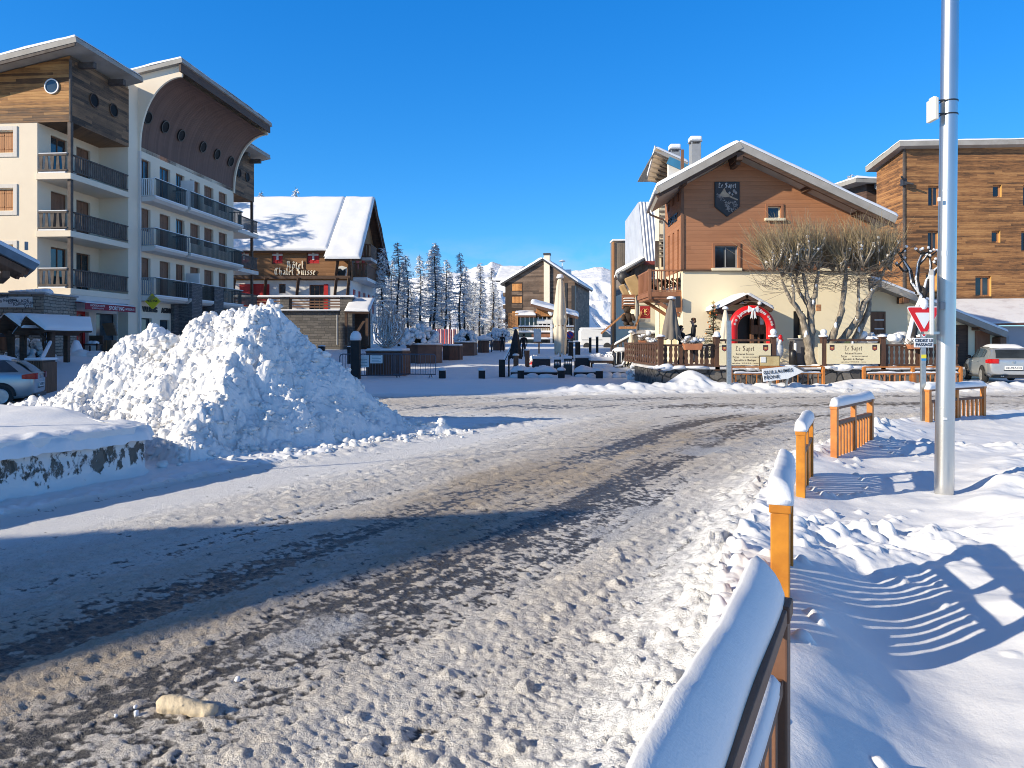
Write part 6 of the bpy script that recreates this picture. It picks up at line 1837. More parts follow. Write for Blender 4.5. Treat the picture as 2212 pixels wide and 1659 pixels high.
# roof
rz = gz(428, 65.7); rx = gx(803.5, 65.7) + .25
ez = gz(541, 59.2); xs_ = gx(708, 59.2)
slab_roof(ch, [Vector((XW - 1, 59.2, ez)), Vector((xs_, 59.2, ez)), Vector((xs_, 65.7, rz)), Vector((XW - 1, 65.7, rz))], .22, .24, BEAM, bev=.1)
slab_roof(ch, [Vector((xs_ - .02, 58.3, ez - .75)), Vector((gx(779, 58.3), 58.3, ez - .75)), Vector((rx, 65.7, rz)), Vector((xs_ - .02, 65.7, rz))], .22, .24, BEAM, bev=.1)
slab_roof(ch, [Vector((XW - 1, 65.7, rz)), Vector((rx, 65.7, rz)), Vector((rx + .25, 72.9, rz - 6.1)), Vector((XW - 1, 72.9, rz - 6.1))], .22, .24, BEAM, bev=.1)
mb = MB(); mb.poly([P(699, 555, 58.2), P(718, 502, 61.5), P(730, 538, 59.0)]); mb.poly([P(699, 555, 58.2), P(718, 502, 61.5), P(712, 540, 59.9)]); mb.poly([P(718, 502, 61.5), P(730, 538, 59.0), P(712, 540, 59.9)]); mb.poly([P(699, 555, 58.2), P(730, 538, 59.0), P(712, 540, 59.9)])
mb.build('snow_wedge', SNOWC, ch)
mb = MB(); mb.bar((rx - .1, 65.7, rz - .3), (rx - .1 - .4, 58.4, ez - 1.1), .12, .5); mb.bar((rx - .1, 65.7, rz - .3), (rx + .1, 72.8, rz - 6.4), .12, .5); mb.build('barge_board', BEAM, ch)
# gable balconies
for (y0, y1, zf, b) in ((YF + .5, YF + 9.5, z2 + .05, 1.25), (YF + 4, YF + 7, gz(556, 64), .9)):
    mb = MB(); mb.box(XE + .1, XE + b, y0, y1, zf - .25, zf); bal = mb.build('balcony', WHITEP, ch)
    mb = MB(); railing(mb, (XE + b - .05, y0, 0), (XE + b - .05, y1, 0), zf, 1.1, .24, .02, .08, board=.18); railing(mb, (XE + .1, y0, 0), (XE + b, y0, 0), zf, 1.1, .24, .02, .08, board=.18); mb.build('railing', BROWNB, bal)
for i in range(3):
    mb = MB(); mb.box(XE + .1, XE + .16, YF + 1.5 + i * 2.6, YF + 2.7 + i * 2.6, z2 + .9, z2 + 2.5); mb.build('red_shutter', REDPAINT, ch)
# stone terrace
xs0, xs1 = gx(500, 56.5), gx(757, 56.5)
mb = MB(); mb.box(XW, xs1, 56.5, YF, .8, z1 + .02); mb.box(gx(735, 56.3), xs1 + .2, 56.2, 57.2, .8, gz(641, 56.3)); mb.box(gx(606, 56.3), gx(625, 56.3), 56.2, 57, z1, gz(643, 56.3)); mb.build('stone_terrace', STONEG, ch)
mb = MB(); mb.box(XW, gx(735, 56.3), 56.15, 56.6, z1 + .02, z1 + .12); mb.box(gx(500, 56.3), xs1 + .4, 56.0, 57.0, gz(642, 56.3), gz(638, 56.3)); mb.build('terrace_snow', SNOWC, ch, bevel=.04)
mb = MB()
for (x0, x1) in ((500, 606), (625, 735)):
    for y in (645, 651, 657, 663): mb.box(gx(x0, 56.3), gx(x1, 56.3), 56.3, 56.38, gz(y + 1.4, 56.3), gz(y - 1.6, 56.3))
mb.build('railing', BROWNB, ch)
mb = MB(); mb.tube([P(729, 680, 56.3), P(729, 745, 56.3)], .08, 8); mb.build('downpipe', GREYP, ch)
# little porch roof on the corner
mb = MB(); slab_roof(ch, [P(744, 672, 54.5), P(797, 673, 54.5), P(809, 646, 57.5), P(757, 646, 57.5)], .18, .18, BEAM, name='porch_roof')
mb = MB()
for x in (748, 793): mb.bar(P(x, 745, 55), P(x, 672, 55), .2, .2)
mb.bar(P(770, 720, 55.2), P(795, 680, 55.2), .18, .18); mb.box(gx(744, 57.3), gx(800, 57.3), 57.2, 57.4, 1, gz(660, 57.3)); mb.build('porch_frame', BEAM, ch)

ch.location = Vector((0, 0, EYE)) + (ch.location - Vector((0, 0, EYE))) * 1.2; ch.scale = (1.2, 1.2, 1.2)     # the hotel stands 72 m away
# ------------------------------------------------------------------ large apartment house at the far end of the square
FO = P(1173, 740, 140); ang = R(13)
MF = Matrix.Translation((FO.x, FO.y, 0)) @ Matrix.Rotation(-ang, 4, 'Z')
fb = thing('far_apartment_house', 'big brown gabled apartment house with cream chimney shaft beyond the square', 'building', (FO.x, FO.y, 2))
s_ = 140 / F
hl, hr = (1173 - 1090) * s_, (1247 - 1173) * s_ * .93
z_ = lambda y: gz(y, 140)
mb = MB(MF); mb.prism([(-hl, 0), (hr, 0), (hr, z_(607)), (0, z_(562)), (-hl + 0, z_(610))], (0, 0, 0), X_, Z_, Y_ * .5)
mb.prism([(-hl + 3.4, 1), (hr, 1), (hr, z_(610)), (0, z_(570)), (-hl + 3.4, z_(600))], (0, .5, 0), X_, Z_, Y_ * 22)
bd_ = mb.build('boarding', FARWOOD, fb)
# recessed balconies as flat dark sheets, their shade in the colour, with orange fronts
mb = MB(MF); mb.box(-hl - .05, -hl + 3.3, -.03, .35, 1, z_(609)); mb.box(-hl - .1, -hl + .1, .1, 20, 1, z_(612)); mb.build('bay_shade', mat('bay shade', (.045, .03, .022), None, 1, .9), fb)
for k, (yt, yb) in enumerate(((612, 629), (640, 656), (672, 688), (704, 720))):
    mb = MB(MF); mb.box(-hl + 1.3, -hl + 3.2, -.06, -.03, z_(yb - 2), z_(yt)); mb.build('orange_panel', wood('orange balcony boards', ((.28, .11, .03), (.50, .22, .06), (.6, .28, .09)), .3, axis=0) if k == 0 else bpy.data.materials['orange balcony boards'], fb)
    mb = MB(MF); mb.box(-hl + 1.2, -hl + 3.3, -.12, -.03, z_(yb + 8), z_(yb)); mb.build('balcony_front', FARWOOD, fb)
    mb = MB(MF); mb.box(-hl - .8, -hl + .1, 1, 19, z_(yb + 8) - .1, z_(yb + 1)); b_ = mb.build('side_balcony', FARWOOD, fb)
    mb = MB(MF); mb.box(-hl - .85, -hl + .1, 1, 19, z_(yb + 1), z_(yb - 1)); mb.build('snow', SNOWC, b_)
mb = MB(MF); mb.box(.25, 1.35, -.5, .5, 1, z_(552)); sh = mb.build('chimney_shaft', PLASTER, fb)
mb = MB(MF); mb.box(.15, 1.45, -.6, .6, z_(552), z_(547.5)); mb.build('cap', DARKM, sh)
rp = lambda b, a, z: MF @ Vector((b, a, z))
slab_roof(fb, [rp(-hl - 1.0, -.6, z_(612)), rp(-hl - 1.0, 22, z_(612)), rp(0, 22, z_(558.5)), rp(0, -.6, z_(558.5))], .35, .4, DARKM)
slab_roof(fb, [rp(0, -.6, z_(558.5)), rp(0, 22, z_(558.5)), rp(hr + .8, 22, z_(612)), rp(hr + .8, -.6, z_(612))], .35, .4, DARKM)
slab_roof(fb, [P(1068, 606, 147), P(1102, 606, 147), P(1136, 577, 156), P(1081, 577, 156)], .3, .4, DARKM, name='rear_roof')
mb = MB(MF); mb.box(hr - .6, hr + .1, -.1, .6, 1, z_(618)); mb.box(hr - 1.9, hr - 1.4, -.1, .3, 1, z_(612)); mb.build('dark_strip', BLACKM, fb)
mb = MB(MF); mb.box(hr - 3.2, hr - 2.2, -.04, .1, z_(690), z_(600)); mb.build('glazing_strip', BLACKM, fb)
mb = MB(MF); mb.lathe([(.0, .3), (.7, 0), (.6, -.1)], (hr - 3, 4, z_(585) + 2.2), 12); mb.bar((hr - 3, 4, z_(590)), (hr - 3, 4, z_(585) + 2.2), .15, .15); mb.box(hr - 2.4, hr - 1.2, 3, 4, z_(592), z_(580)); mb.build('roof_dish', WHITE, fb)
# restaurant huts at its foot
YR = 108
hut = thing('mountain_restaurant', 'low wooden restaurant with snowy terrace rails below the far apartment house', 'building', (gx(1165, YR), YR, 1.6))
g_ = lambda y: gz(y, YR)
ORW = wood('honey boards', ((.24, .10, .035), (.42, .19, .065), (.54, .27, .10)), .25, axis=0, grain=.5, var=.5)
mb = MB(); mb.box(gx(1098, YR), gx(1119, YR), YR, YR + 8, 1.4, g_(676)); mb.box(gx(1119, YR), gx(1240, YR), YR + 2, YR + 8, 1.4, g_(672)); mb.box(gx(1160, YR), gx(1195, YR), YR + .5, YR + 2, g_(683), g_(665)); mb.build('timber_wall', ORW, hut)
mb = MB(); mb.box(gx(1097, YR), gx(1120, YR), YR - .1, YR, 1.4, g_(709)); mb.box(gx(1119, YR), gx(1238, YR), YR - .2, YR + 2, g_(718), g_(709)); mb.build('cream_base', CREAMP, hut)
slab_roof(hut, [P(1147, 656, YR - 1), P(1250, 684, YR - 1), P(1250, 680, YR + 9), P(1147, 650, YR + 9)], .4, .45, BROWNB)
slab_roof(hut, [P(1113, 681, YR), P(1158, 681, YR), P(1158, 676, YR + 7), P(1113, 676, YR + 7)], .3, .4, BROWNB)
mb = MB(); mb.box(gx(1121, YR), gx(1238, YR), YR + .9, YR + 1.2, g_(705), g_(686)); mb.build('dark_glazing', GLASS, hut)
mb = MB()
for x in np.arange(1124, 1238, 9.5): mb.box(gx(x, YR), gx(x + 1.8, YR), YR + .7, YR + .9, g_(706), g_(684))
mb.box(gx(1160, YR), gx(1194, YR), YR + .6, YR + .88, g_(699), g_(690)); mb.build('white_posts', WHITE, hut)
mb = MB(); mb.box(gx(1120, YR), gx(1240, YR), YR - .3, YR - .1, g_(706), g_(703)); mb.box(gx(1120, YR), gx(1240, YR), YR - .4, YR + .2, g_(718.5), g_(714)); mb.box(gx(1119, YR), gx(1190, YR), YR - 1.5, YR - .8, g_(733), g_(729)); r_ = mb.build('terrace_snow', SNOWC, hut, bevel=.1)
mb = MB()
for x in np.arange(1122, 1240, 4): mb.box(gx(x, YR), gx(x + 1, YR), YR - .25, YR - .15, g_(714), g_(705))
mb.build('railing', BROWNB, hut)
mb = MB(); mb.box(gx(1121, YR), gx(1238, YR), YR - .1, YR + .5, 1.2, g_(719)); mb.build('shop_front', GLASS, hut)
mb = MB(); mb.box(gx(1148, YR), gx(1196, YR), YR - .6, YR - .3, g_(732), g_(721)); mb.build('orange_band', REDWOOD, hut)
mb = MB(); mb.box(gx(1188, YR), gx(1193, YR), YR - .7, YR - .4, 1.4, g_(700)); mb.blob(P(1190, 672, YR - .5), (.5, .5, .7)); mb.build('white_pillar', WHITE, hut)
hs_ = thing('white_house', 'small white house with a broad snowy hipped roof left of the far apartment house', 'building', (gx(1050, 118), 118, 1.6))
g_ = lambda y: gz(y, 118)
mb = MB(); mb.box(gx(1026, 118), gx(1078, 118), 118, 128, 1.4, g_(695)); mb.build('wall', WHITEP, hs_)
mb = MB(); e = g_(694); L_, R_ = gx(1019, 117), gx(1082, 117)
mb.add([(L_, 116.6, e), (R_, 116.6, e), (R_, 129, e), (L_, 129, e), (gx(1066, 122), 122, g_(665)), (gx(1080, 122), 123, g_(665)), (L_, 116.6, e + .5), (R_, 116.6, e + .5), (R_, 129, e + .5), (L_, 129, e + .5)], [(6, 7, 5, 4), (7, 8, 5), (8, 9, 4, 5), (9, 6, 4), (0, 1, 7, 6), (1, 2, 8, 7), (2, 3, 9, 8), (3, 0, 6, 9), (3, 2, 1, 0)]); mb.build('roof_snow', SNOWC, hs_)
for x in (1040, 1053):
    mb = MB(); mb.box(gx(x, 118), gx(x + 5, 118), 117.9, 118, g_(722), g_(702)); mb.build('window', GLASSB, hs_)
mb = MB(); mb.box(gx(1054, 117), gx(1076, 117), 115, 117.5, g_(716), g_(704)); mb.build('snowy_awning', mat('grey awning', (.36, .37, .40), None, 1, .6), hs_)

# ------------------------------------------------------------------ hotels behind the restaurant
Yt = 68; tw = thing('grey_tower', 'tall grey boarded tower block at the end of the shopping street', 'building', (gx(1340, Yt), Yt, 1))
mb = MB(); mb.box(gx(1323.5, Yt), gx(1370, Yt), Yt, Yt + 1.5, 1, gz(521, Yt)); mb.build('boarding', GREYWOOD, tw)
mb = MB(); mb.box(gx(1322.5, Yt), gx(1326.5, Yt), Yt - .12, Yt + .2, 1, gz(523, Yt)); mb.build('corner_board', SHUTTER, tw)
mb = MB(); mb.box(gx(1322, Yt), gx(1371, Yt), Yt - .2, Yt + 1.6, gz(521, Yt), gz(517, Yt)); mb.build('roof_snow', SNOWC, tw, bevel=.06)
Yt = 66; tw2 = thing('cream_tower', 'plain cream stair tower standing between grey tower and metal roof', 'building', (gx(1373, Yt), Yt, 1))
mb = MB(); mb.box(gx(1356.5, Yt), gx(1395, Yt), Yt, Yt + 1.5, 1, gz(516, Yt)); mb.build('wall', PLASTERS, tw2)
mb = MB(); mb.box(gx(1355.5, Yt), gx(1396, Yt), Yt - .2, Yt + 1.6, gz(516, Yt), gz(511, Yt)); mb.build('roof_snow', SNOWC, tw2, bevel=.06)
Yh = 50; ho = thing('hotel_entrance_block', 'hotel block with white sheet metal mansard, grey boarded front and lettered sign', 'building', (gx(1400, Yh), Yh, .6))
mb = MB(); mb.box(gx(1371, Yh), gx(1450, Yh), Yh, Yh + 9, gz(622, Yh), gz(568, Yh)); mb.build('boarding', GREYWOOD, ho)
mb = MB(); mb.box(gx(1371, Yh), gx(1450, Yh), Yh + .05, Yh + 9, .4, gz(622, Yh)); mb.build('cream_wall', PLASTERS, ho)
mb = MB(); nseg = 60; vs = []; fs = []
xa_, xb_ = gx(1389.5, Yh), gx(1448, Yh)
for i in range(nseg + 1):
    t = i / nseg; w_ = .05 * math.sin(t * nseg * .9); vs += [(xa_ + (xb_ - xa_) * t, Yh - .35 + w_, gz(566, Yh)), (gx(1386.5, Yh) + (xb_ - gx(1386.5, Yh)) * t, Yh + 1.3 + w_, gz(436, Yh + 1.3))]
fs = [(2 * i, 2 * i + 2, 2 * i + 3, 2 * i + 1) for i in range(nseg)]
vs += [(xa_, Yh + 8, gz(566, Yh)), (xa_, Yh + 8, gz(436, Yh))]; fs.append((0, 1, len(vs) - 1, len(vs) - 2)); mb.add(vs, fs)
mb.build('metal_mansard', mat('white sheet metal', (.66, .68, .72), (.55, .57, .61), 1.2, .45, metal=.2), ho, smooth=False)
mb = MB(); mb.box(gx(1389, Yh), gx(1424, Yh), Yh - .5, Yh - .25, gz(573, Yh), gz(565.5, Yh)); mb.build('red_fascia', mat('red brown fascia', (.28, .06, .045), None, 2, .6), ho)
for (s, x, y, sz) in (('H\u00d4TEL', 1418, 577, .62), ('LES CHALETS', 1411, 595, .66)):
    o = text(s, sz, P(x, y, Yh - .03), X_, Z_, TXW, ho, bold=.02, ext=.04)
    o.location.x += 0.9 if s[0] == 'H' else 1.55
mb = MB(); ex0 = P(1331, 590, 46); ex1 = P(1392, 556, 46)
slab_roof(ho, [ex0, ex1, ex1 + Vector((1.0, 8, .4)), ex0 + Vector((1.0, 8, .4))], .2, .16, BEAM)
mb = MB(); mb.tube([ex0 + Vector((0, -.05, -.1)), ex1 + Vector((0, -.05, -.1))], .07, 8); mb.build('gutter', GREYP, ho, smooth=True)
mb = MB(); mb.tube([P(1331, 592, 45.9), P(1335, 598, 45.9), P(1374, 612, 45.9), P(1377, 616, 45.9), P(1377, 715, 45.9)], .10, 8); mb.build('downpipe', GREYP, ho, smooth=True)
mb = MB()
for x in (1340, 1357, 1378): mb.bar(P(x, 590 - (x - 1331) * .5, 46.5), P(x + 22, 590 - (x - 1331) * .5, 52), .12, .2)
mb.build('rafter', BEAM, ho)
mb = MB(); mb.box(gx(1372, 49), gx(1404, 49), 48.5, 49.6, gz(726, 49), gz(708, 49)); mb.build('grey_kiosk', mat('blue grey box', (.34, .40, .44), None, 2, .5), ho)
# KL sign
t = thing('square_shop_sign', 'square dark red shop sign with golden ring and letters KL', 'sign', P(1393, 688, 44))
z0_, z1_ = gz(688, 44), gz(661, 44); a, b = gx(1383, 44), gx(1405, 44)
mb = MB(); mb.box(a, b, 44, 44.12, z0_, z1_); mb.build('panel', mat('sign maroon', (.30, .012, .02), (.25, .01, .016), 2, .5), t)
GOLD = mat('sign gold', (.78, .58, .22), None, 2, .4)
mb = MB(); c = Vector(((a + b) / 2, 43.98, (z0_ + z1_) / 2)); ring = [c + Vector((math.cos(2 * math.pi * i / 28) * .24, 0, math.sin(2 * math.pi * i / 28) * .24)) for i in range(29)]; mb.tube(ring, .018, 5); mb.build('ring', mat('ring red', (.55, .12, .08), None, 2, .5), t)
for (ch_, dz) in (('K', .085), ('L', -.085)): text(ch_, .2, c + Vector((0, -.02, dz)), X_, Z_, GOLD, t, bold=.012, sx=1.3)
mb = MB(); mb.bar((a - .1, 44.05, z1_ + .05), (b + .4, 44.05, z1_ + .05), .04, .04); mb.build('bracket', DARKM, t)
mb = MB(); mb.box(a, b, 44.0, 44.25, gz(695, 44), gz(689.5, 44)); mb.build('light_trough', GREYP, t)
# stone-cornered hotel with log eaves
Yo = 42.5; lo_ = thing('log_eaved_house', 'cream house with shutters, log eaves and a blue painted barge board', 'building', (gx(1424, Yo), Yo, .6))
xw = gx(1424, Yo)
mb = MB(); so4 = [(.12, .5, z0, z0 + 1.5) for z0 in (3.4, 5.6)]
wall(mb, Vector((xw, Yo, .4)), X_, -Y_, 3.0, gz(392, Yo) - .4, so4, .15); mb.box(xw, xw + .02, Yo, Yo + 1.2, .4, gz(392, Yo)); mb.box(xw + .2, xw + 3, Yo + .3, Yo + 1.2, .4, gz(392, Yo)); mb.build('wall', PLASTERS, lo_)
for p in so4:
    f = win(lo_, None, Vector((xw, Yo, .4)), X_, -Y_, p, .15, 'shutter', RAILGREY, .06, pm=RAILGREY)
    mb = MB(); mb.box(xw - .2, xw - .02, Yo + .05, Yo + .3, .4 + p[2], .4 + p[3]); mb.build('open_shutter', RAILGREY, f)
for y_ in (445, 520):
    mb = MB()
    for i in range(5): mb.box(gx(1428, Yo) - .12, gx(1436, Yo) + .02, Yo - .06, Yo, gz(y_ - 8 + i * 11, Yo), gz(y_ - 14 + i * 11, Yo))
    mb.build('quoin', STONEW, lo_)
ra = P(1417, 320, 40.8); rb = P(1400, 388, 45.5); rc_ = P(1487, 352, 40.8); rd = Vector((rc_.x, 46, rc_.z + .3))
slab_roof(lo_, [ra, rc_, rd, Vector((ra.x + .1, 47, ra.z - .35))], .2, .16, FASCIA)
mb = MB()
for i in range(7):
    t_ = i / 6.0
    mb.tube([P(1416, 323, 40.9).lerp(P(1400, 386, 43.5), t_), P(1446, 341, 41.0).lerp(P(1442, 394, 43.6), t_)], .15, 8)
mb.build('log_rafter', mat('pale logs', (.30, .23, .17), (.18, .14, .10), 4, .8, stretch=(.4, 2, 2)), lo_, smooth=True)
mb = MB(); q4 = [P(1415, 318, 40.9), P(1447, 337, 41.2), P(1443, 390, 43.9), P(1398, 381, 43.8)]; mb.add(q4 + [q + Vector((0, .12, .14)) for q in q4], [(0, 1, 2, 3), (7, 6, 5, 4), (0, 4, 5, 1), (1, 5, 6, 2), (2, 6, 7, 3), (3, 7, 4, 0)]); mb.build('eave_snow', SNOWC, lo_)
mb = MB(); mb.bar(P(1443, 346, 40.7), P(1488, 366, 40.7), .08, .42); mb.build('blue_barge_board', mat('blue paint', (.06, .25, .42), None, 2, .5), lo_)
mb = MB(); mb.prism([(gx(1444, 41.2), gz(395, 41.2)), (gx(1490, 41.2), gz(395, 41.2)), (gx(1490, 41.2), gz(368, 41.2)), (gx(1444, 41.2), gz(350, 41.2))], (0, 41.2, 0), X_, Z_, Y_ * .3); mb.build('white_gable', WHITEP, lo_)
# decorations on the shop front: chair-lift seats, bear, rack
t = thing('chairlift_seat', 'padded tan chairlift seat hung as decoration under the hotel eave', 'decoration', P(1355, 650, 45))
TAN = mat('tan padding', (.50, .34, .17), (.42, .28, .13), 3, .7)
mb = MB(); mb.prism([(0, 0), (.7, .28), (1.25, -.75), (.6, -1.15)], P(1348, 602, 45), X_, Z_, Y_ * .25); mb.prism([(-.3, -.45), (.0, -.3), (.55, -1.3), (.2, -1.45)], P(1348, 602, 45), X_, Z_, Y_ * .4); mb.build('cushion', TAN, t, bevel=.06, seg=3)
mb = MB(); mb.blob(P(1346, 600, 45.3), (.35, .3, .4), rough=.1, n=10, m=7); mb.build('hood', DARKM, t, smooth=True)
t = thing('wooden_sledge_stack', 'stack of wooden sledges with snow on the boards against the shop front', 'sledges', P(1358, 668, 44.5))
mb = MB()
for y in (640, 646, 652, 658, 663): mb.box(gx(1345, 44.5), gx(1371, 44.5), 44.4, 44.7, gz(y + 3, 44.5), gz(y, 44.5))
mb.box(gx(1344, 44.6), gx(1372, 44.6), 44.7, 44.8, gz(668, 44.6), gz(636, 44.6)); mb.build('boards', REDWOOD, t)
mb = MB()
for y in (645, 650.5, 657): snowbar(mb, P(1346, y, 44.5), P(1371, y, 44.5), .3, .06)
mb.build('snow', SNOWC, t, smooth=True)
t = thing('bear_figure', 'dark carved bear figure sitting on a bench by the shop front', 'statue', P(1358, 700, 44))
mb = MB(); c = P(1356, 688, 44); mb.blob(c, (.3, .25, .42), rough=.05, n=12, m=8); mb.blob(c + Vector((-.05, -.1, .5)), (.22, .2, .2), rough=.05, n=12, m=8); mb.blob(c + Vector((-.12, -.28, .45)), (.09, .1, .08), rough=0, n=8, m=6)
for s in (-1, 1): mb.blob(c + Vector((-.05 + s * .17, -.05, .68)), .07, rough=0, n=8, m=6); mb.tube([c + Vector((s * .25, -.05, .2)), c + Vector((s * .34, -.3, -.1))], [.12, .09], 8); mb.tube([c + Vector((s * .15, -.1, -.3)), c + Vector((s * .2, -.45, -.36))], [.13, .1], 8)
mb.build('body', mat('bear brown', (.06, .04, .028), (.035, .024, .018), 12, .9), t, smooth=True)
mb = MB(); mb.box(c.x - .5, c.x + .45, 43.6, 44.3, c.z - .62, c.z - .48); mb.bar((c.x - 1.6, 43.9, c.z - .9), (c.x - .2, 43.9, c.z + .3), .1, .1); mb.bar((c.x + .4, 43.9, c.z - .6), (c.x + .8, 43.9, c.z + .4), .1, .1); mb.build('bench', SHUTTER, t)

# ------------------------------------------------------------------ left of the frame: chalet with snowy eave, off-frame block and cottage that throw the shadows
ce = thing('neighbour_chalet', 'timber chalet whose snowy eave pokes in at the left edge', 'building', (-24, 26, 0))
e1 = P(84, 568, 27); e0 = P(-60, 497, 27)
pA = [Vector((e1.x, 25.2, e1.z)), Vector((e1.x, 33, e1.z)), Vector((e1.x - 5.5, 33, e1.z + 3.0)), Vector((e1.x - 5.5, 25.2, e1.z + 3.0))]
pA = [P(85, 571, 26.2), P(85, 571, 26.2) + Vector((-2.3, 3.0, 0)), P(-200, 428, 26.2) + Vector((-2.3, 3.0, 0)), P(-200, 428, 26.2)]
r_ = slab_roof(ce, pA, .26, .14, mat('blue grey eave', (.20, .24, .28), (.15, .18, .21), 2, .5), bev=.06)
mb = MB(); a_ = P(62, 588, 26.6)
for k in range(3): mb.bar(Vector((a_.x - k * .75, 26.5 + k * .9, a_.z)), Vector((a_.x - k * .75 - 4.0, 26.5 + k * .9, a_.z + 2.0)), .2, .24)
mb.bar(Vector((a_.x - .6, 26.3, a_.z - .1)), Vector((a_.x - 2.7, 29, a_.z - .1)), .22, .24); mb.build('rafter', BROWNB, ce)
mb = MB(); mb.box(-30, e1.x - 3.4, 26.5, 28.9, .2, e1.z + .9); mb.build('wall', OLDWOOD, ce)
mb = MB(); c = P(57, 540, 27.2); mb.tube([c, c + Vector((0, 0, .3))], .06, 8); mb.build('vent_pipe', GREYP, r_)
nb = thing('neighbour_block', 'tall plastered apartment block beyond the left edge of the view', 'building', (-40, 18, 0))
mb = MB(); mb.box(-41, -34.5, 7.5, 26.0, 0, 17.6); mb.build('wall', PLASTERW, nb)
mb = MB(); mb.box(-41.4, -34, 7.0, 26.4, 17.6, 18); mb.build('roof_snow', SNOWC, nb)
for k in range(4):
    for j in range(5):
        mb = MB(); mb.box(-34.5, -34.44, 9 + j * 3.6, 10.3 + j * 3.6, 2 + k * 4, 3.8 + k * 4); mb.build('window', GLASSB, nb)
ct = thing('neighbour_cottage', 'steep shed roofed cottage across the road behind the camera', 'building', (-22, -3, 0))
apx, apy, apz = -17.2, -.9, 8.0
rd_ = Vector((-.977, -.21, 0)); sd_ = Vector((.21, -.977, 0)); tp = .8
A_ = Vector((apx, apy, apz)); Bk = A_ + rd_ * 14
slab_roof(ct, [A_ + sd_ * 5.2 - Z_ * (5.2 * tp), Bk + sd_ * 5.2 - Z_ * (5.2 * tp), Bk, A_], .2, .1, BEAM)
mb = MB(); vs = []
for off in (.6, 13.4):
    a_ = A_ + rd_ * off
    for s, z in ((4.6, 0), (4.6, apz - 4.6 * tp - .3), (.15, apz - .36), (.15, 0)): q_ = a_ + sd_ * s; vs.append((q_.x, q_.y, z))
mb.add(vs, [(0, 1, 2, 3), (7, 6, 5, 4)] + [(i, 4 + i, 4 + (i + 1) % 4, (i + 1) % 4) for i in range(4)]); mb.build('wall', OLDWOOD, ct)
# ------------------------------------------------------------------ mountains
def mountain_mat():
    m, nt, b = _new('snowy mountain')
    tc = N(nt, 'ShaderNodeTexCoord'); sp = N(nt, 'ShaderNodeSeparateXYZ'); nt.links.new(tc.outputs['Object'], sp.inputs[0])
    n1 = noise(nt, .045, 4, .7); n2 = noise(nt, .0022, 4, .6)
    lowm = mth(nt, 'SUBTRACT', .66, mth(nt, 'DIVIDE', sp.outputs[2], 900.0))
    k = mth(nt, 'ADD', mth(nt, 'SUBTRACT', n1, .5), mth(nt, 'MULTIPLY', mth(nt, 'SUBTRACT', n2, .5), 1.1))
    k = ramp(nt, mth(nt, 'ADD', k, mth(nt, 'SUBTRACT', lowm, .52)), [(.10, 0.0), (.26, 1.0)])
    nt.links.new(mixc(nt, mth(nt, 'MULTIPLY', k, .8), (.84, .85, .88), (.10, .105, .13)), b.inputs['Base Color']); b.inputs['Roughness'].default_value = .8
    bumpto(nt, b, noise(nt, .012, 6, .65), .6, 25)
    return m


def make_mountain():
    nx, ny = 520, 240
    xs = np.linspace(-1900, 1900, nx); ys = np.linspace(1500, 6400, ny)
    X, Y = np.meshgrid(xs, ys)
    px_ = CX + X / np.maximum(Y, 1) * F
    prof = np.interp(px_, [300, 700, 860, 930, 1000, 1045, 1062, 1090, 1160, 1247, 1300, 1330, 1420, 1700], [640, 618, 602, 596, 588, 576, 571, 578, 600, 590, 584, 588, 592, 620])
    top = (HY - prof) / F * 5000
    c = sstep(2300, 5000, Y) ** 1.3
    rid = 1 - np.abs(fbm(X / 620 + Y / 1500, Y / 900, 500, 5, .5)) * 2
    rid2 = 1 - np.abs(fbm(X / 240 + Y / 700, Y / 420, 520, 5, .55)) * 2
    z = top * c + (rid - .55) * 170 * np.sin(np.clip(c, 0, 1) * math.pi * .92) + (rid2 - .5) * 55 * np.sin(np.clip(c, 0, 1) * math.pi * .93)
    z = z + 14 * fbm(X / 90, Y / 90, 530, 4) * c
    # big spur falling from upper left to lower right on the right-hand side
    d = (X - 330) * .80 - (4700 - Y) * .42
    z = z + 120 * np.exp(-(np.abs(d) / 150)) * sstep(2200, 2900, Y) * (1 - sstep(4300, 4900, Y))
    sp = np.where(X > 265, 240 - 1.19 * (X - 265), 240 - .35 * (265 - X)) - .45 * np.abs(Y - 3000) + 22 * fbm(X / 90, Y / 160, 545, 4)
    z = np.maximum(z, sp)
    z = np.where(Y > 5000, z - (Y - 5000) * .35, z)
    z = z - 60 * (1 - c)
    z = np.minimum(z, np.where(Y < 5000, (HY - prof) / F * Y * (.80 + .2 * sstep(3400, 5000, Y)) + np.where(Y < 3400, 30, 0), 1e9) + 10 * fbm(X / 120, Y / 120, 540, 4))
    o = gridmesh('mountain', X, Y, z, mountain_mat())
    tag(o, kind='structure')


make_mountain()

# ------------------------------------------------------------------ larches
BARKD = mat('dark larch bark', (.030, .026, .024), (.05, .043, .038), 10, .9)
TWIGHAZE = mat('hazy twigs', (.15, .14, .14), (.075, .07, .07), 6, .9)  # twig colour lightened to stand in for distance haze
SNOWT = snowmat('branch snow', (.84, .86, .88), .1, 12, .02)


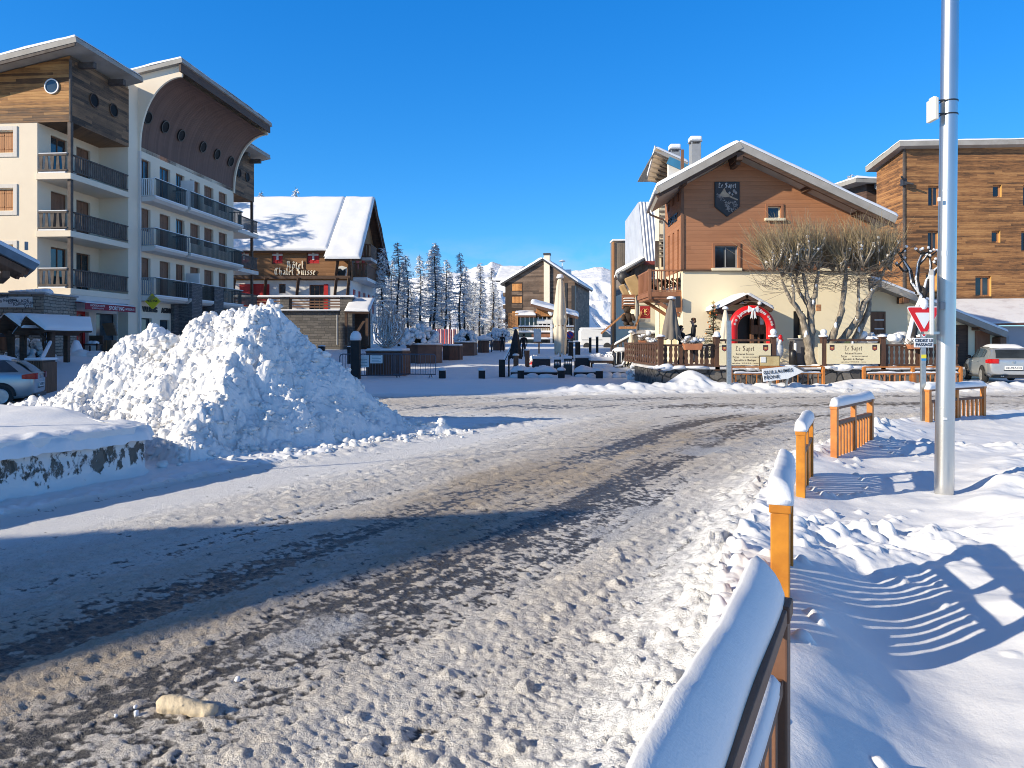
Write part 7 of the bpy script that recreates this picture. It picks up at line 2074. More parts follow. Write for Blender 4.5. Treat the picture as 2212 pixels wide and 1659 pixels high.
def larch(seed, H, label, lean=0.0, nb=110, snow=.75, loc=(0, 0, -500)):
    rc = random.Random(seed)
    t = thing('larch_tree', label, 'tree', (0, 0, 0), 'snowy larches behind the square')
    mb = MB()
    def tp(z): return Vector((lean * z + .12 * math.sin(z * .8 + seed), .1 * math.sin(z * .6 + seed * 2), z))
    pts = [tp(H * i / 12 - .3 * (i == 0)) for i in range(13)]
    mb.tube(pts, [.17 * (1 - i / 12.6) + .018 for i in range(13)], 7); mb.build('trunk', BARKD, t, smooth=True)
    br = MB(); sn = MB()
    for i in range(nb):
        s = .22 + .77 * (i / nb) ** .85
        z = H * s
        L = (1 - s) ** .75 * 2.3 * rc.uniform(.45, 1.15) + .18
        if s < .38 and rc.random() < .55: L *= rc.uniform(.25, .6)
        a = rc.uniform(0, 6.283); d = Vector((math.cos(a), math.sin(a), 0)); p0 = tp(z)
        dr = rc.uniform(.02, .28)
        ps = [p0 + d * L * k / 3 + Z_ * (-dr * L * (k / 3) + .16 * L * (k / 3) ** 2 + rc.uniform(-.04, .04)) for k in range(4)]
        br.tube(ps, [.034, .026, .018, .008], 4, cap=False)
        if rc.random() < snow: sn.tube([p + Z_ * .035 for p in ps[0:4]], [.02, .042, .038, .02], 4, cap=False)
        side = Vector((-d.y, d.x, 0))
        for k in range(int(4 + L * 5)):
            u = rc.uniform(.2, 1.0); c = ps[0].lerp(ps[3], u) + Z_ * .0; l = rc.uniform(.15, .5) * (1.2 - u * .5)
            e = c + side * rc.choice((-1, 1)) * l + d * l * .5 + Z_ * rc.uniform(-.42, .04)
            br.tube([c, e], [.012, .007], 3, cap=False)
            if rc.random() < snow: sn.tube([c.lerp(e, .1) + Z_ * .02, e + Z_ * .02], [.028, .02], 3, cap=False)
    c_ = br.build('crown', TWIGHAZE, t)
    sn.build('snow', SNOWT, t)
    return t


A_l = larch(1, 12.6, 'tall bare larch with snow on its upper branches, nearest the chalet'); B_l = larch(2, 11.5, 'slender larch leaning left behind the planters', -.035, 90, .7)
C_l = larch(3, 12.0, 'snow laden larch with a double top in the middle of the grove', .015, 130, .95)
spots = [(860, 522, 82, A_l, None), (884, 550, 86, B_l, None), (938, 524, 84, C_l, None),
         (828, 534, 78, C_l, 'snowy larch half hidden by the chalet gable'), (908, 550, 90, A_l, 'larch between the two tallest trees of the grove'), (931, 536, 92, C_l, 'broad snowy larch just left of the double topped one'), (961, 558, 88, B_l, 'thin short larch right of the double topped one'), (994, 545, 84, A_l, 'tall larch standing alone on the right side of the grove'), (1001, 575, 92, B_l, 'thin larch close behind the lone tall larch'), (1037, 567, 96, C_l, 'larch near the small white house with wide snowy branches'), (1068, 576, 102, B_l, 'bare leaning larch right beside the far apartment house'), (846, 560, 95, A_l, 'larch low behind the tallest tree by the chalet'), (872, 566, 100, C_l, 'bushy snowy larch in the second row behind the bare tree')]
for (x, y, Y, pr, lab) in spots:
    zb = ground_z(gx(x, Y), Y); H = gz(y, Y) - zb; h0 = {A_l: 12.6, B_l: 11.5, C_l: 12.0}[pr]
    k = H / h0; ang = (x * 1.37) % 6.28
    if lab is None: pr.location = (gx(x, Y), Y, zb); pr.scale = (k, k, k)
    else: dup(pr, (gx(x, Y), Y, zb), ang, k * 1.0, lab)
# larches on the slope behind, second and third rows
rc = random.Random(77); n = 0
for i in range(46):
    x = rc.uniform(806, 1082); Y = rc.uniform(104, 175)
    yt = rc.uniform(596, 660) if x > 1000 else rc.uniform(575, 655)
    X = gx(x, Y); zb = ground_z(X, Y); H = gz(yt, Y) - zb
    pr = rc.choice((A_l, C_l, C_l)); k = max(5.0, H) / 12.2
    dup(pr, (X, Y, zb - .1), rc.uniform(0, 6.28), (k * 1.25, k * 1.25, k), 'snowy larch crowded in the back rows of the grove', 'larches in the back rows of the grove')
for (X, Y, H, r) in ((-44, 65, 24, 0), (-47, 69, 24, 2), (-40.5, 64, 21, 1)):      # behind the apartment house; their shadows streak the chalet roof
    dup(A_l, (X, Y, 1), r, (H / 12.6 * 1.3, H / 12.6 * 1.3, H / 12.6), 'tall bare larch hidden behind the apartment house', 'larches behind the apartment house')

# ------------------------------------------------------------------ pollarded willows on the terrace
BARKW = mat('lichen bark', (.40, .345, .27), (.13, .11, .085), 7, .9, bump=.8, bscale=16, bdist=.03, stretch=(1, 1, .5))
TWO = mat('ochre twigs', (.38, .30, .165), (.25, .19, .105), 3, .8); TWD = mat('grey brown twigs', (.26, .21, .16), (.15, .12, .09), 3, .85)


def willow(seed, label, trunk, heads, xr, ytop, Y, ntw=1500):
    """trunk: list of polylines (photo px, px, radius); heads: knuckle positions where the twigs spring from"""
    rc = random.Random(seed)
    t = thing('pollarded_willow', label, 'tree', P(trunk[0][0][0], trunk[0][0][1], Y), 'pollarded willows on the restaurant terrace')
    mb = MB()
    for pl in trunk:
        pts = [P(a, b, Y + dy) for (a, b, r, dy) in pl]; fine = []; rr = []
        for i in range(len(pts) - 1):
            for k in range(4):
                s = k / 4; fine.append(pts[i].lerp(pts[i + 1], s) + Vector((rc.gauss(0, .018), rc.gauss(0, .018), 0))); rr.append((pl[i][2] + (pl[i + 1][2] - pl[i][2]) * s) * rc.uniform(.88, 1.14))
        fine.append(pts[-1]); rr.append(pl[-1][2]); mb.tube(fine, [q * .88 for q in rr], 9)
    mb.build('trunk', BARKW, t, smooth=True)
    lim = MB(); sn = MB(); tw = MB(); td = MB()
    base = [P(a, b, Y + dy) for (a, b, dy) in heads]
    for c in base:                                   # limbs with knobs
        for k in range(9):
            d = Vector((rc.gauss(0, .30), rc.gauss(0, .35), rc.uniform(.45, 1.15)))
            e = c + d; m_ = c.lerp(e, .5) + Vector((rc.gauss(0, .08), rc.gauss(0, .08), .02))
            lim.tube([c, m_, e], [.045, .034, .026], 5); lim.blob(e, rc.uniform(.04, .075), rough=.3, n=6, m=4, rnd=rc)
            for _q in range(2):
                q = m_.lerp(e, rc.random()) + Z_ * .045; sn.blob(q, (rc.uniform(.03, .07), .05, rc.uniform(.025, .07)), rough=.4, n=6, m=4, rnd=rc)
            for j in range(int(ntw / len(base) / 9)):
                s = c.lerp(e, rc.uniform(.35, 1.05)) + Vector((rc.gauss(0, .06), rc.gauss(0, .06), 0))
                out = (e.x - base[len(base) // 2].x) * .16 + rc.gauss(0, .17)
                L = rc.uniform(.45, 1.6); f = s + Vector((out * L * 1.25 + rc.gauss(0, .09), rc.gauss(0, .25) * L, L * rc.uniform(.6, 1.0)))
                zt = P(0, ytop(s), Y).z if callable(ytop) else gz(ytop, Y)
                if f.z > zt + rc.gauss(0, .22): f = s.lerp(f, max(.15, (zt - s.z) / max(.05, (f.z - s.z))))
                m2 = s.lerp(f, .5) + Vector((rc.gauss(0, .07), rc.gauss(0, .06), rc.gauss(0, .03)))
                (tw if rc.random() < .72 else td).tube([s, m2, f], [.0072, .0058, .0035], 3, cap=False)
    for i in range(220):                              # drooping side shoots lower down
        c = rc.choice(base); a = rc.uniform(0, 6.28); L = rc.uniform(.6, 1.9)
        s = c + Vector((rc.gauss(0, .2), rc.gauss(0, .2), rc.uniform(-.8, .3))); f = s + Vector((math.cos(a) * L, math.sin(a) * L * .7, rc.uniform(-.2, .75) * L))
        m2 = s.lerp(f, .5) + Z_ * rc.uniform(-.2, .05); td.tube([s, m2, f], [.010, .007, .004], 3, cap=False)
    lim.build('limbs', BARKW, t, smooth=True)
    tw.build('crown', TWO, t); td.build('lower_twigs', TWD, t)
    for pl in trunk:
        for (a, b, r, dy) in pl[1:-1]:
            if rc.random() < .45: sn.blob(P(a, b, Y + dy) + Vector((-.4 * r, -r * .6, .05)), (r * .42, r * .45, r * .9), rough=.35, n=8, m=6, rnd=rc)
    sn.build('snow', SNOWT, t, smooth=True)


willow(41, 'many stemmed pollarded willow with an ochre brush of twigs right of the doorway',
       [[(1752, 793, .24, 0), (1749, 760, .20, 0), (1742, 725, .17, 0), (1735, 695, .15, 0), (1722, 665, .11, 0), (1700, 635, .08, 0), (1688, 605, .05, 0)],
        [(1749, 770, .2, .1), (1752, 725, .18, .1), (1752, 690, .16, .1), (1748, 660, .12, .1), (1742, 625, .09, .1), (1735, 590, .06, .1)],
        [(1752, 690, .15, .1), (1757, 655, .12, .1), (1763, 620, .09, .1), (1768, 585, .06, .1)], [(1738, 690, .1, -.1), (1715, 655, .07, -.2), (1712, 620, .06, -.2), (1708, 590, .05, -.2)], [(1748, 660, .10, .3), (1730, 640, .07, .5), (1718, 600, .05, .5)]],
       [(1690, 598, 0), (1672, 585, -.3), (1708, 588, -.2), (1722, 596, .5), (1735, 585, .1), (1752, 588, .2), (1768, 582, .1), (1700, 575, .6), (1655, 582, .1), (1745, 570, -.5)], (1615, 1790), lambda s: 455 + 18 * abs(s.x - gx(1710, 29.8)) ** 1.3, 29.8, 1900)
willow(42, 'leaning pollarded willow with two crooked trunks behind the second banner',
       [[(1790, 762, .19, 0), (1797, 735, .17, 0), (1806, 705, .15, 0), (1818, 670, .13, 0), (1823, 635, .12, 0), (1826, 600, .10, 0), (1828, 575, .06, 0)],
        [(1812, 745, .17, .2), (1835, 715, .16, .2), (1852, 690, .15, .2), (1868, 655, .12, .2), (1883, 630, .10, .2), (1900, 605, .08, .2), (1912, 580, .05, .2)],
        [(1832, 790, .18, .35), (1842, 745, .16, .35), (1856, 715, .14, .35), (1875, 675, .12, .35), (1880, 640, .09, .35), (1876, 600, .06, .35)], [(1852, 690, .09, .1), (1856, 650, .07, .1), (1855, 600, .05, .1)]],
       [(1828, 580, 0), (1815, 590, -.3), (1842, 585, .3), (1855, 590, .1), (1876, 590, .35), (1895, 585, .2), (1912, 578, .2), (1925, 584, .3), (1865, 575, -.4), (1800, 585, .2)], (1770, 1960), lambda s: 452 + 14 * abs(s.x - gx(1840, 30)) ** 1.3, 30.2, 2100)
rc = random.Random(5); t = thing('snowy_pollard', 'dark knobbly pollard tree with snow along its bare limbs behind the give way sign', 'tree', P(1968, 745, 30.5))
mb = MB(); sn = MB()
for pl in ([(1960, 755, .22), (1968, 720, .2), (1978, 685, .18), (1988, 650, .16), (1992, 630, .14)], [(1990, 645, .12), (1972, 612, .10), (1966, 585, .08), (1955, 560, .06), (1946, 548, .04)], [(1985, 640, .12), (1978, 605, .09), (1982, 570, .07), (1990, 550, .05)], [(1993, 640, .12), (2003, 608, .1), (2018, 585, .08), (2028, 575, .05)], [(2005, 605, .07), (2010, 575, .06), (2008, 555, .04)], [(1966, 585, .06), (1952, 585, .05), (1940, 572, .04)], [(1982, 575, .05), (1995, 560, .045), (2003, 548, .04)]):
    pts = [P(a, b, 30.5) + Vector((0, rc.gauss(0, .06), 0)) for a, b, r in pl]; mb.tube(pts, [r for a, b, r in pl], 8)
    mb.blob(pts[-1], pl[-1][2] * 1.8, rough=.3, n=7, m=5, rnd=rc)
    sn.tube([p + Vector((-pl[i][2] * .55, -pl[i][2] * .35, pl[i][2] * .45)) for i, p in enumerate(pts)], [r * .5 for a, b, r in pl], 6)
    for k in range(3):
        q = pts[-1]; e = q + Vector((rc.uniform(-.35, .35), rc.uniform(-.2, .2), rc.uniform(0, .3))); mb.tube([q, e], [.04, .025], 5); sn.blob(e + Z_ * .04, .06, rough=.3, n=6, m=4, rnd=rc)
mb.build('trunk', BARKD, t, smooth=True); sn.build('snow', SNOWT, t, smooth=True)
# treetops on the skyline
for (x, y, Y, H, lab) in ((1838, 376, 95, 7, 'snowy treetop on the skyline between the restaurant roof and the boarded building'),):
    dup(C_l, (gx(x, Y), Y, gz(y, Y) - H * 1.7), 1.0, H * 1.7 / 12, lab, 'lone treetops on the skyline')
for (x, y, Y, lab) in ((640, 404, 110, 'dark treetop showing above the middle of the chalet ridge'), (566, 412, 100, 'treetop just clear of the chalet ridge beside the apartment house')):
    zb = 1.5; k = (gz(y, Y) - zb) / 12.6; dup(A_l, (gx(x, Y), Y, zb), x, (k * .6, k * .6, k), lab, 'lone treetops on the skyline')
# ------------------------------------------------------------------ things on the square
def GP(x, Y):
    X = gx(x, Y); return Vector((X, Y, ground_z(X, Y)))


CORTEN = mat('brown planter steel', (.17, .085, .055), (.11, .055, .038), 1.6, .6, bump=.1, bscale=20)
CORTEN2 = wood('brown planter boards', ((.06, .03, .02), (.13, .065, .042), (.18, .09, .06)), .18, axis=0, grain=.5, var=.5)
FROST = mat('frosted bark', (.46, .42, .38), (.24, .19, .15), 9, .9)


def planter(x0, x1, yt, Y, label, plant=None, seed=0):
    rc = random.Random(seed)
    c = GP((x0 + x1) / 2, Y); r = (gx(x1, Y) - gx(x0, Y)) / 2; c = c + Vector((0, r * .86, 0)); h = gz(yt, Y) - c.z
    t = thing('street_planter', label, 'planter', c, 'brown planters along the square')
    pts = lambda k: [(k * r * math.cos(math.pi / 3 * i + .28), k * r * math.sin(math.pi / 3 * i + .28)) for i in range(6)]
    mb = MB(); mb.prism(pts(1.0), (c.x, c.y, c.z - .3), X_, Y_, Z_ * (h + .3 - .1)); mb.build('box', CORTEN2 if seed % 2 else CORTEN, t, bevel=.015)
    mb = MB(); mb.prism(pts(1.03), (c.x, c.y, c.z + h - .1), X_, Y_, Z_ * .06); mb.build('rim', CORTEN, t)
    mb = MB(); mb.prism(pts(.99), (c.x, c.y, c.z + h - .035), X_, Y_, Z_ * .13); mb.build('snow', SNOWC, t, bevel=.05, seg=3)
    top = c + Z_ * (h + .03)
    return t, top, r


def frosted_bush(name, label, top, r, h, seed, snow=1.0, cat='bush', group='snowy bushes in the planters'):
    rc = random.Random(seed); t = thing(name, label, cat, top, group)
    mb = MB(); sn = MB()
    for i in range(190):
        a = rc.uniform(0, 6.28); e = rc.uniform(.1, 1.3); L = h * rc.uniform(.5, 1.05)
        d = Vector((math.cos(a) * math.sin(e) * r / h, math.sin(a) * math.sin(e) * r / h, math.cos(e))) * L
        mb.tube([top + d * .05, top + d * .6 + Z_ * .05, top + d], [.018, .014, .008], 4, cap=False)
    for i in range(int(150 * snow)):
        a = rc.uniform(0, 6.28); e = math.acos(rc.uniform(.05, 1)); k = rc.uniform(.6, 1.0)
        q = top + Vector((math.cos(a) * math.sin(e) * r, math.sin(a) * math.sin(e) * r, math.cos(e) * h)) * k
        s = rc.uniform(.09, .2) * min(1, r); sn.blob(q, (s, s, s * rc.uniform(.7, 1.5)), rough=.2, n=8, m=6, rnd=rc)
    mb.build('branches', mat('evergreen twigs', (.06, .075, .05), (.025, .03, .022), 10, .9) if not bpy.data.materials.get('evergreen twigs') else bpy.data.materials['evergreen twigs'], t); sn.build('snow', SNOWT, t, smooth=True)
    return t


def candelabra(label, top, r, h, seed):
    rc = random.Random(seed); t = thing('bare_shrub', label, 'shrub', top)
    mb = MB(); sn = MB()
    for i in range(90):
        a = rc.uniform(0, 6.28); z0 = rc.uniform(0, .45) * h; R_ = r * rc.uniform(.3, 1) * (1 - .3 * z0 / h); zt = h * rc.uniform(.45, 1.0) * (1.05 - .35 * (R_ / r))
        d = Vector((math.cos(a), math.sin(a), 0)); zt = max(zt, z0 + .4)
        ps = [top + Z_ * z0, top + d * R_ * .5 + Z_ * (z0 + .12 * h * .5), top + d * R_ * .88 + Z_ * (z0 + (zt - z0) * .35), top + d * R_ + Z_ * (z0 + (zt - z0) * .7), top + d * R_ * .96 + Z_ * zt]
        mb.tube(ps, [.032, .026, .022, .016, .008], 5, cap=False)
        sn.tube([p + Z_ * .025 + Vector((-.01, -.01, 0)) for p in ps[:4]], [.02, .026, .022, .012], 4, cap=False)
        for k in range(3):
            q = ps[2].lerp(ps[4], rc.random()); e = q + Vector((rc.gauss(0, .15), rc.gauss(0, .15), rc.uniform(.15, .4))); mb.tube([q, e], [.012, .006], 3, cap=False)
            if rc.random() < .5: sn.tube([q + Z_ * .012, e + Z_ * .012], [.014, .008], 3, cap=False)
    mb.tube([top, top + Z_ * h * .8], [.06, .02], 7)
    mb.build('branches', FROST, t); sn.build('snow', SNOWT, t)


t, top, r = planter(783, 881, 757, 36.4, 'wide brown planter behind the crowd barriers holding a bare frosted shrub', seed=1)
candelabra('bare frosted shrub with upturned candelabra branches in the nearest planter', top, 1.02, 2.6, 3)
t, top, r = planter(873, 953, 744, 46.6, 'brown planter with a snow covered evergreen spilling over its edge', seed=2)
frosted_bush('planter_bush', 'snow laden evergreen bush in the second planter, lit by the sun', top + Vector((-.35, -.3, 0)), 1.35, 1.2, 12, 1.1)
t, top, r = planter(954, 999, 746, 50, 'bare brown planter next to the sunlit evergreen one', seed=3)
t, top, r = planter(978, 1031, 739, 56.5, 'shaded brown planter with a dark snowy bush, beside the red banner', seed=4)
frosted_bush('planter_bush', 'dark shaded bush with patches of snow in the fourth planter', top, .95, .95, 13, .5)
t, top, r = planter(1031, 1057, 735, 61.5, 'small brown planter capped by a snow cone near the walkers', seed=5)
mb = MB(); mb.lathe([(.95, 0), (.6, .25), (.05, .42)], top, 12); mb.build('snow_cone', SNOWC, t, smooth=True)
t, top, r = planter(1064, 1092, 735, 66, 'farthest brown planter with a rounded snowy bush behind the walkers', seed=6)
frosted_bush('planter_bush', 'rounded snowy bush in the farthest planter beside the black parasol', top, 1.2, 1.0, 14, .8)
# red and white banner behind
Yb = 68; c = GP(963, Yb); t = thing('red_white_banner', 'red and white striped fabric banner behind the planters', 'banner', c)
mb = MB(); n = 40; vs = []; fs = []
BW = mat('banner white cloth', (.76, .68, .68), None, 2, .8); BR = mat('banner red cloth', (.60, .06, .06), None, 2, .8)
for i in range(n + 1):
    X = gx(938 + 50 * i / n, Yb); w_ = .12 * math.sin(i * .9); vs += [(X, Yb + w_, c.z + .1), (X, Yb + w_, gz(711, Yb))]
for i in range(n): mb.add([vs[2 * i], vs[2 * i + 2], vs[2 * i + 3], vs[2 * i + 1]], [(0, 1, 2, 3)], 1 if (i % 8) in (1, 2, 5) else 0)
mb.build('cloth', [BW, BR], t)
mb = MB()
for x in (938, 963, 988): mb.tube([GP(x, Yb), P(x, 709, Yb)], .04, 6)
mb.build('pole', DARKM, t)

# crowd barriers
def barrier(xa, xb, Ya, Yb_, label, posters=()):
    a = GP(xa, Ya); b = GP(xb, Yb_); t = thing('crowd_barrier', label, 'barrier', a, 'steel crowd barriers')
    zt = gz(765, Ya) ; z0 = a.z + .16; d = (b - a); d.z = 0; L = d.length; d.normalize()
    q = lambda s, z: Vector((a.x, a.y, 0)) + d * s + Z_ * z
    mb = MB(); rr = .12
    pts = [q(0, z0)] + [q(0, zt - rr), q(rr * .3, zt - rr * .3), q(rr, zt), q(L - rr, zt), q(L - rr * .3, zt - rr * .3), q(L, zt - rr), q(L, z0), q(0, z0)]
    mb.tube(pts, .026, 8); mb.build('frame', BARM, t, smooth=True)
    mb = MB(); k = int(L / .125)
    for i in range(1, k): mb.tube([q(L * i / k, z0), q(L * i / k, zt)], .011, 5, cap=False)
    mb.build('bars', BARM, t)
    nn = Vector((d.y, -d.x, 0))
    for s in (.25, L - .25):
        mb = MB(); mb.tube([q(s, z0), q(s, z0 - .03) + nn * .1, q(s, z0 - .22) + nn * .3], .02, 6); mb.tube([q(s, z0), q(s, z0 - .03) - nn * .1, q(s, z0 - .22) - nn * .3], .02, 6); mb.build('foot', BARM, t)
    for (s0, s1, za, zb, m_) in posters:
        mb = MB(); p = q(s0, zt - zb) + nn * .035; mb.prism([(0, 0), (s1 - s0, 0), (s1 - s0, zb - za), (0, zb - za)], p, d, Z_, nn * .006); o = mb.build('poster', m_, t)
        for k in range(4): text('AVIS', .001, (0, 0, 0), X_, Z_, INK, None) if False else None
        mb = MB()
        for k in range(5): mb.prism([(.08, .06 + k * .075), (s1 - s0 - .08 - (k % 2) * .1, .06 + k * .075), (s1 - s0 - .08 - (k % 2) * .1, .085 + k * .075), (.08, .085 + k * .075)], p + nn * .0065, d, Z_, nn * .002)
        mb.build('print', mat('poster print', (.25, .40, .45), None, 3, .6) if not bpy.data.materials.get('poster print') else bpy.data.materials['poster print'], o)


BARM = mat('barrier steel', (.13, .15, .19), (.10, .115, .15), 4, .45, metal=.3)
barrier(734, 869, 34.8, 35.4, 'crowd barrier carrying two white paper notices', [(.72, 1.35, .05, .62, WHITE), (1.4, 1.98, .04, .44, WHITE)])
barrier(849, 941, 35.6, 35.2, 'crowd barrier without notices, right end of the pair')


def bollard(x, yt, Y, label, w=.155, snow=.14, group='dark snow capped bollards along the square', h=None, m=None):
    c = GP(x, Y); z = gz(yt, Y) if h is None else c.z + h
    t = thing('bollard', label, 'bollard', c, group)
    mb = MB(); mb.box(c.x - w, c.x + w, c.y - w, c.y + w, c.z - .25, z); mb.build('post', m or BLACKW, t, bevel=.02)
    mb = MB(); mb.lathe([(w * 1.28, -.005), (w * 1.36, snow * .35), (w * 1.1, snow * .75), (w * .55, snow * 1.0), (.01, snow * 1.05)], (c.x, c.y, z), 14); mb.build('snow_cap', SNOWC, t, smooth=True)
    return t


BLACKW = mat('blackened wood', (.03, .025, .023), (.018, .016, .015), 5, .8, bump=.2)
bollard(955.5, 800, 35, 'first low dark bollard right of the crowd barriers')
bollard(1041, 800, 35, 'low dark bollard alone in the gap before the tilted menu lectern')
bollard(1125, 800, 35, 'low dark bollard in front of the left end of the black trough')
bollard(1212.5, 800, 34.8, 'low dark bollard below the big cream parasol, between the two troughs')
bollard(1294.5, 801, 34.6, 'low dark bollard in front of the middle of the longer trough')
bollard(1380, 801, 34.4, 'last low dark bollard before the sunlit bank')
c = bollard(768.5, 735, 34.6, 'tall black bollard with a high white snow hat behind the barriers', w=.2, snow=.42, group='tall black posts on the square')
bollard(695, 748, 50, 'black bollard between the snow heap and the chalet terrace', w=.2, snow=.08, group='tall black posts on the square')
bollard(754, 749, 47, 'thin dark post close behind the tall snow hatted bollard', w=.1, snow=.05, group='tall black posts on the square')
bollard(1114.5, 768, 37.5, 'reddish brown square post under the black parasol', w=.13, snow=.1, m=BROWNB, group='brown posts round the terrace')
bollard(1139, 757, 41, 'dark brown post right of the black parasol', w=.125, snow=.09, m=BROWNB, group='brown posts round the terrace')
for (x, yt, Y, lab) in ((1275, 730, 62, 'thin black post in front of the white van'), (1233, 739, 52, 'left one of two black posts behind the wicker chairs'), (1248, 739, 52, 'right one of two black posts behind the wicker chairs'), (1290, 728, 62, 'thin black post at the right end of the white van'), (1216, 731, 64, 'thin black post left of the white van'), (1222, 733, 60, 'stubby black post by the foot of the far apartment house')):
    bollard(x, yt, Y, lab, w=.1 if Y > 60 else .17, snow=.05, group='black posts at the back of the square')
# long black troughs with snow
for (x0, x1, lab, seed) in ((1103, 1204, 'black trough with low heaped snow at the left of the terrace edge', 3), (1241, 1362, 'longer black trough with thick rounded snow at the terrace edge', 4)):
    rc = random.Random(seed); Y = 35.9; a = GP(x0, Y); b = GP(x1, Y); t = thing('planter_trough', lab, 'planter trough', a, 'black troughs edging the terrace')
    mb = MB(); mb.box(a.x, b.x, Y, Y + .5, a.z - .3, gz(803, Y)); mb.build('box', BLACKW, t, bevel=.03)
    mb = MB(); snowbar(mb, Vector((a.x, Y + .22, gz(803.5, Y))), Vector((b.x, Y + .22, gz(803.5, Y))), .62, .26, rnd=rc, rough=.35, n=40); mb.build('snow', SNOWC, t, smooth=True)
    mb = MB()
    for i in range(5): mb.blob((a.x + (b.x - a.x) * (i + .5) / 5 + rc.uniform(-.2, .2), Y - .12, a.z + .02), (rc.uniform(.25, .5), .25, rc.uniform(.1, .24)), rough=.1, n=9, m=6, rnd=rc)
    mb.build('drift', SNOWC, t, smooth=True)
# tilted lectern board
c = GP(1084, 36); t = thing('tilted_lectern', 'dark post with a tilted snow covered board leaning to the right', 'lectern', c)
mb = MB(); mb.box(gx(1077.5, 36), gx(1091, 36), 36, 36.35, c.z - .2, gz(777, 36)); mb.build('post', BLACKW, t); mb = MB(); mb.box(gx(1097.5, 36.3), gx(1101, 36.3), 36.3, 36.4, c.z - .2, gz(768, 36)); mb.build('post', BLACKW, t)
mb = MB(); mb.bar(P(1090, 779, 36.2), P(1103, 752, 36.2), .5, .05, up=(-.5, 0, .5)); mb.build('board', BLACKW, t)
mb = MB(); mb.bar(P(1089, 777, 36.2), P(1102, 750.5, 36.2), .52, .07, up=(-.5, 0, .5)); mb.build('snow', SNOWC, t, bevel=.02)


# closed parasols
def parasol(x, yt, yb, w, Y, m, label, tie=None, base=None, snow=.0, seed=0, ragged=0):
    rc = random.Random(seed); c = GP(x, Y) if base is None else Vector((gx(x, Y), Y, base)); zt, zb = gz(yt, Y), gz(yb, Y); R_ = w * Y / F / 2; H = zt - zb
    t = thing('parasol', label, 'parasol', c, 'closed parasols')
    nf = 8; n = 48; ph = rc.uniform(0, 6)
    prof = []
    ks = 26
    for k in range(ks + 1):
        s = k / ks                                     # 0 top .. 1 bottom
        if tie:
            r = R_ * (np.interp(s, [0, .04, .12, .5, tie - .1, tie - .01, tie, tie + .03, .8, .97, 1], [.10, .40, .55, .86, 1.0, .80, .68, .9, .84, .74, .70]))
        else: r = R_ * np.interp(s, [0, .05, .3, .8, 1], [.08, .22, .5, .92, 1.0])
        prof.append((r, -s * H))
    def fold(a, z):
        s = -z / H; d = .10 + .12 * s
        return 1 + d * (abs(math.sin(nf / 2 * a + ph + s * .7)) - .5) + .04 * math.sin(5 * a + s * 9)
    mb = MB(); c0 = Vector((c.x, c.y, zt)); vs = []; fs = []
    for j, (r, z) in enumerate(prof):
        for k in range(n):
            a = 2 * math.pi * k / n; rr = r * fold(a, z)
            dz = 0
            if j >= len(prof) - 3: dz = -H * ragged * (abs(math.sin(nf / 2 * a + ph + 1.3)) - .4) * (j - len(prof) + 4) / 3
            vs.append((c0.x + rr * math.cos(a), c0.y + rr * math.sin(a), c0.z + z + dz))
    fs = [(j * n + k, j * n + (k + 1) % n, (j + 1) * n + (k + 1) % n, (j + 1) * n + k) for j in range(len(prof) - 1) for k in range(n)]
    mb.add(vs, [f[::-1] for f in fs]); mb.build('canopy', m, t, smooth=True)
    mb = MB(); mb.tube([(c.x, c.y, c.z - .1), (c.x, c.y, zt + .03)], .035 if Y > 30 else .025, 8); mb.build('pole', DARKM, t, smooth=True)
    mb = MB(); mb.lathe([(R_ * .5, 0), (R_ * .52, .05), (R_ * .35, max(.1, snow)), (.01, max(.12, snow * 1.15))], (c.x, c.y, zt - .02), 16); mb.build('snow_cap', SNOWC, t, smooth=True)
    if tie:
        zz = zt - H * tie; mb = MB(); mb.tube([Vector((c.x + R_ * .74 * math.cos(a), c.y + R_ * .74 * math.sin(a), zz + .02 * math.sin(3 * a))) for a in np.linspace(0, 6.283, 25)], .03, 6); mb.build('tie', REDWOOD, t)
    return t


CANV = mat('cream canvas', (.72, .64, .50), (.62, .55, .43), 2, .85, stretch=(3, 3, .4)); CANG = mat('taupe canvas', (.20, .175, .15), (.15, .13, .11), 2, .85, stretch=(3, 3, .4)); CANB = mat('black canvas', (.015, .015, .018), (.025, .024, .026), 2, .8)
parasol(1210, 600, 762, 31, 38.5, CANV, 'very tall cream parasol tied shut in the middle of the square', tie=.64, snow=.2, seed=1, ragged=.06)
parasol(1114, 710, 772, 27, 38.5, CANB, 'closed black parasol left of the big cream parasol', snow=.1, seed=2, ragged=.1)
parasol(1363, 718, 781, 22, 36.8, CANV, 'small cream parasol beside the row of snowed in chairs', snow=.1, seed=3, ragged=.2)
parasol(1450, 645, 732, 38, 29.6, CANG, 'closed taupe parasol at the corner of the restaurant terrace', base=ZT, snow=.1, seed=4, ragged=.05)
parasol(1567, 667, 733, 25, 29.0, CANV, 'closed cream parasol just left of the red arch', base=ZT, snow=.08, seed=5)

# snowed-in terrace chairs
WICK = mat('dark wicker', (.035, .033, .035), (.06, .057, .06), 30, .8, bump=.3, bscale=80)


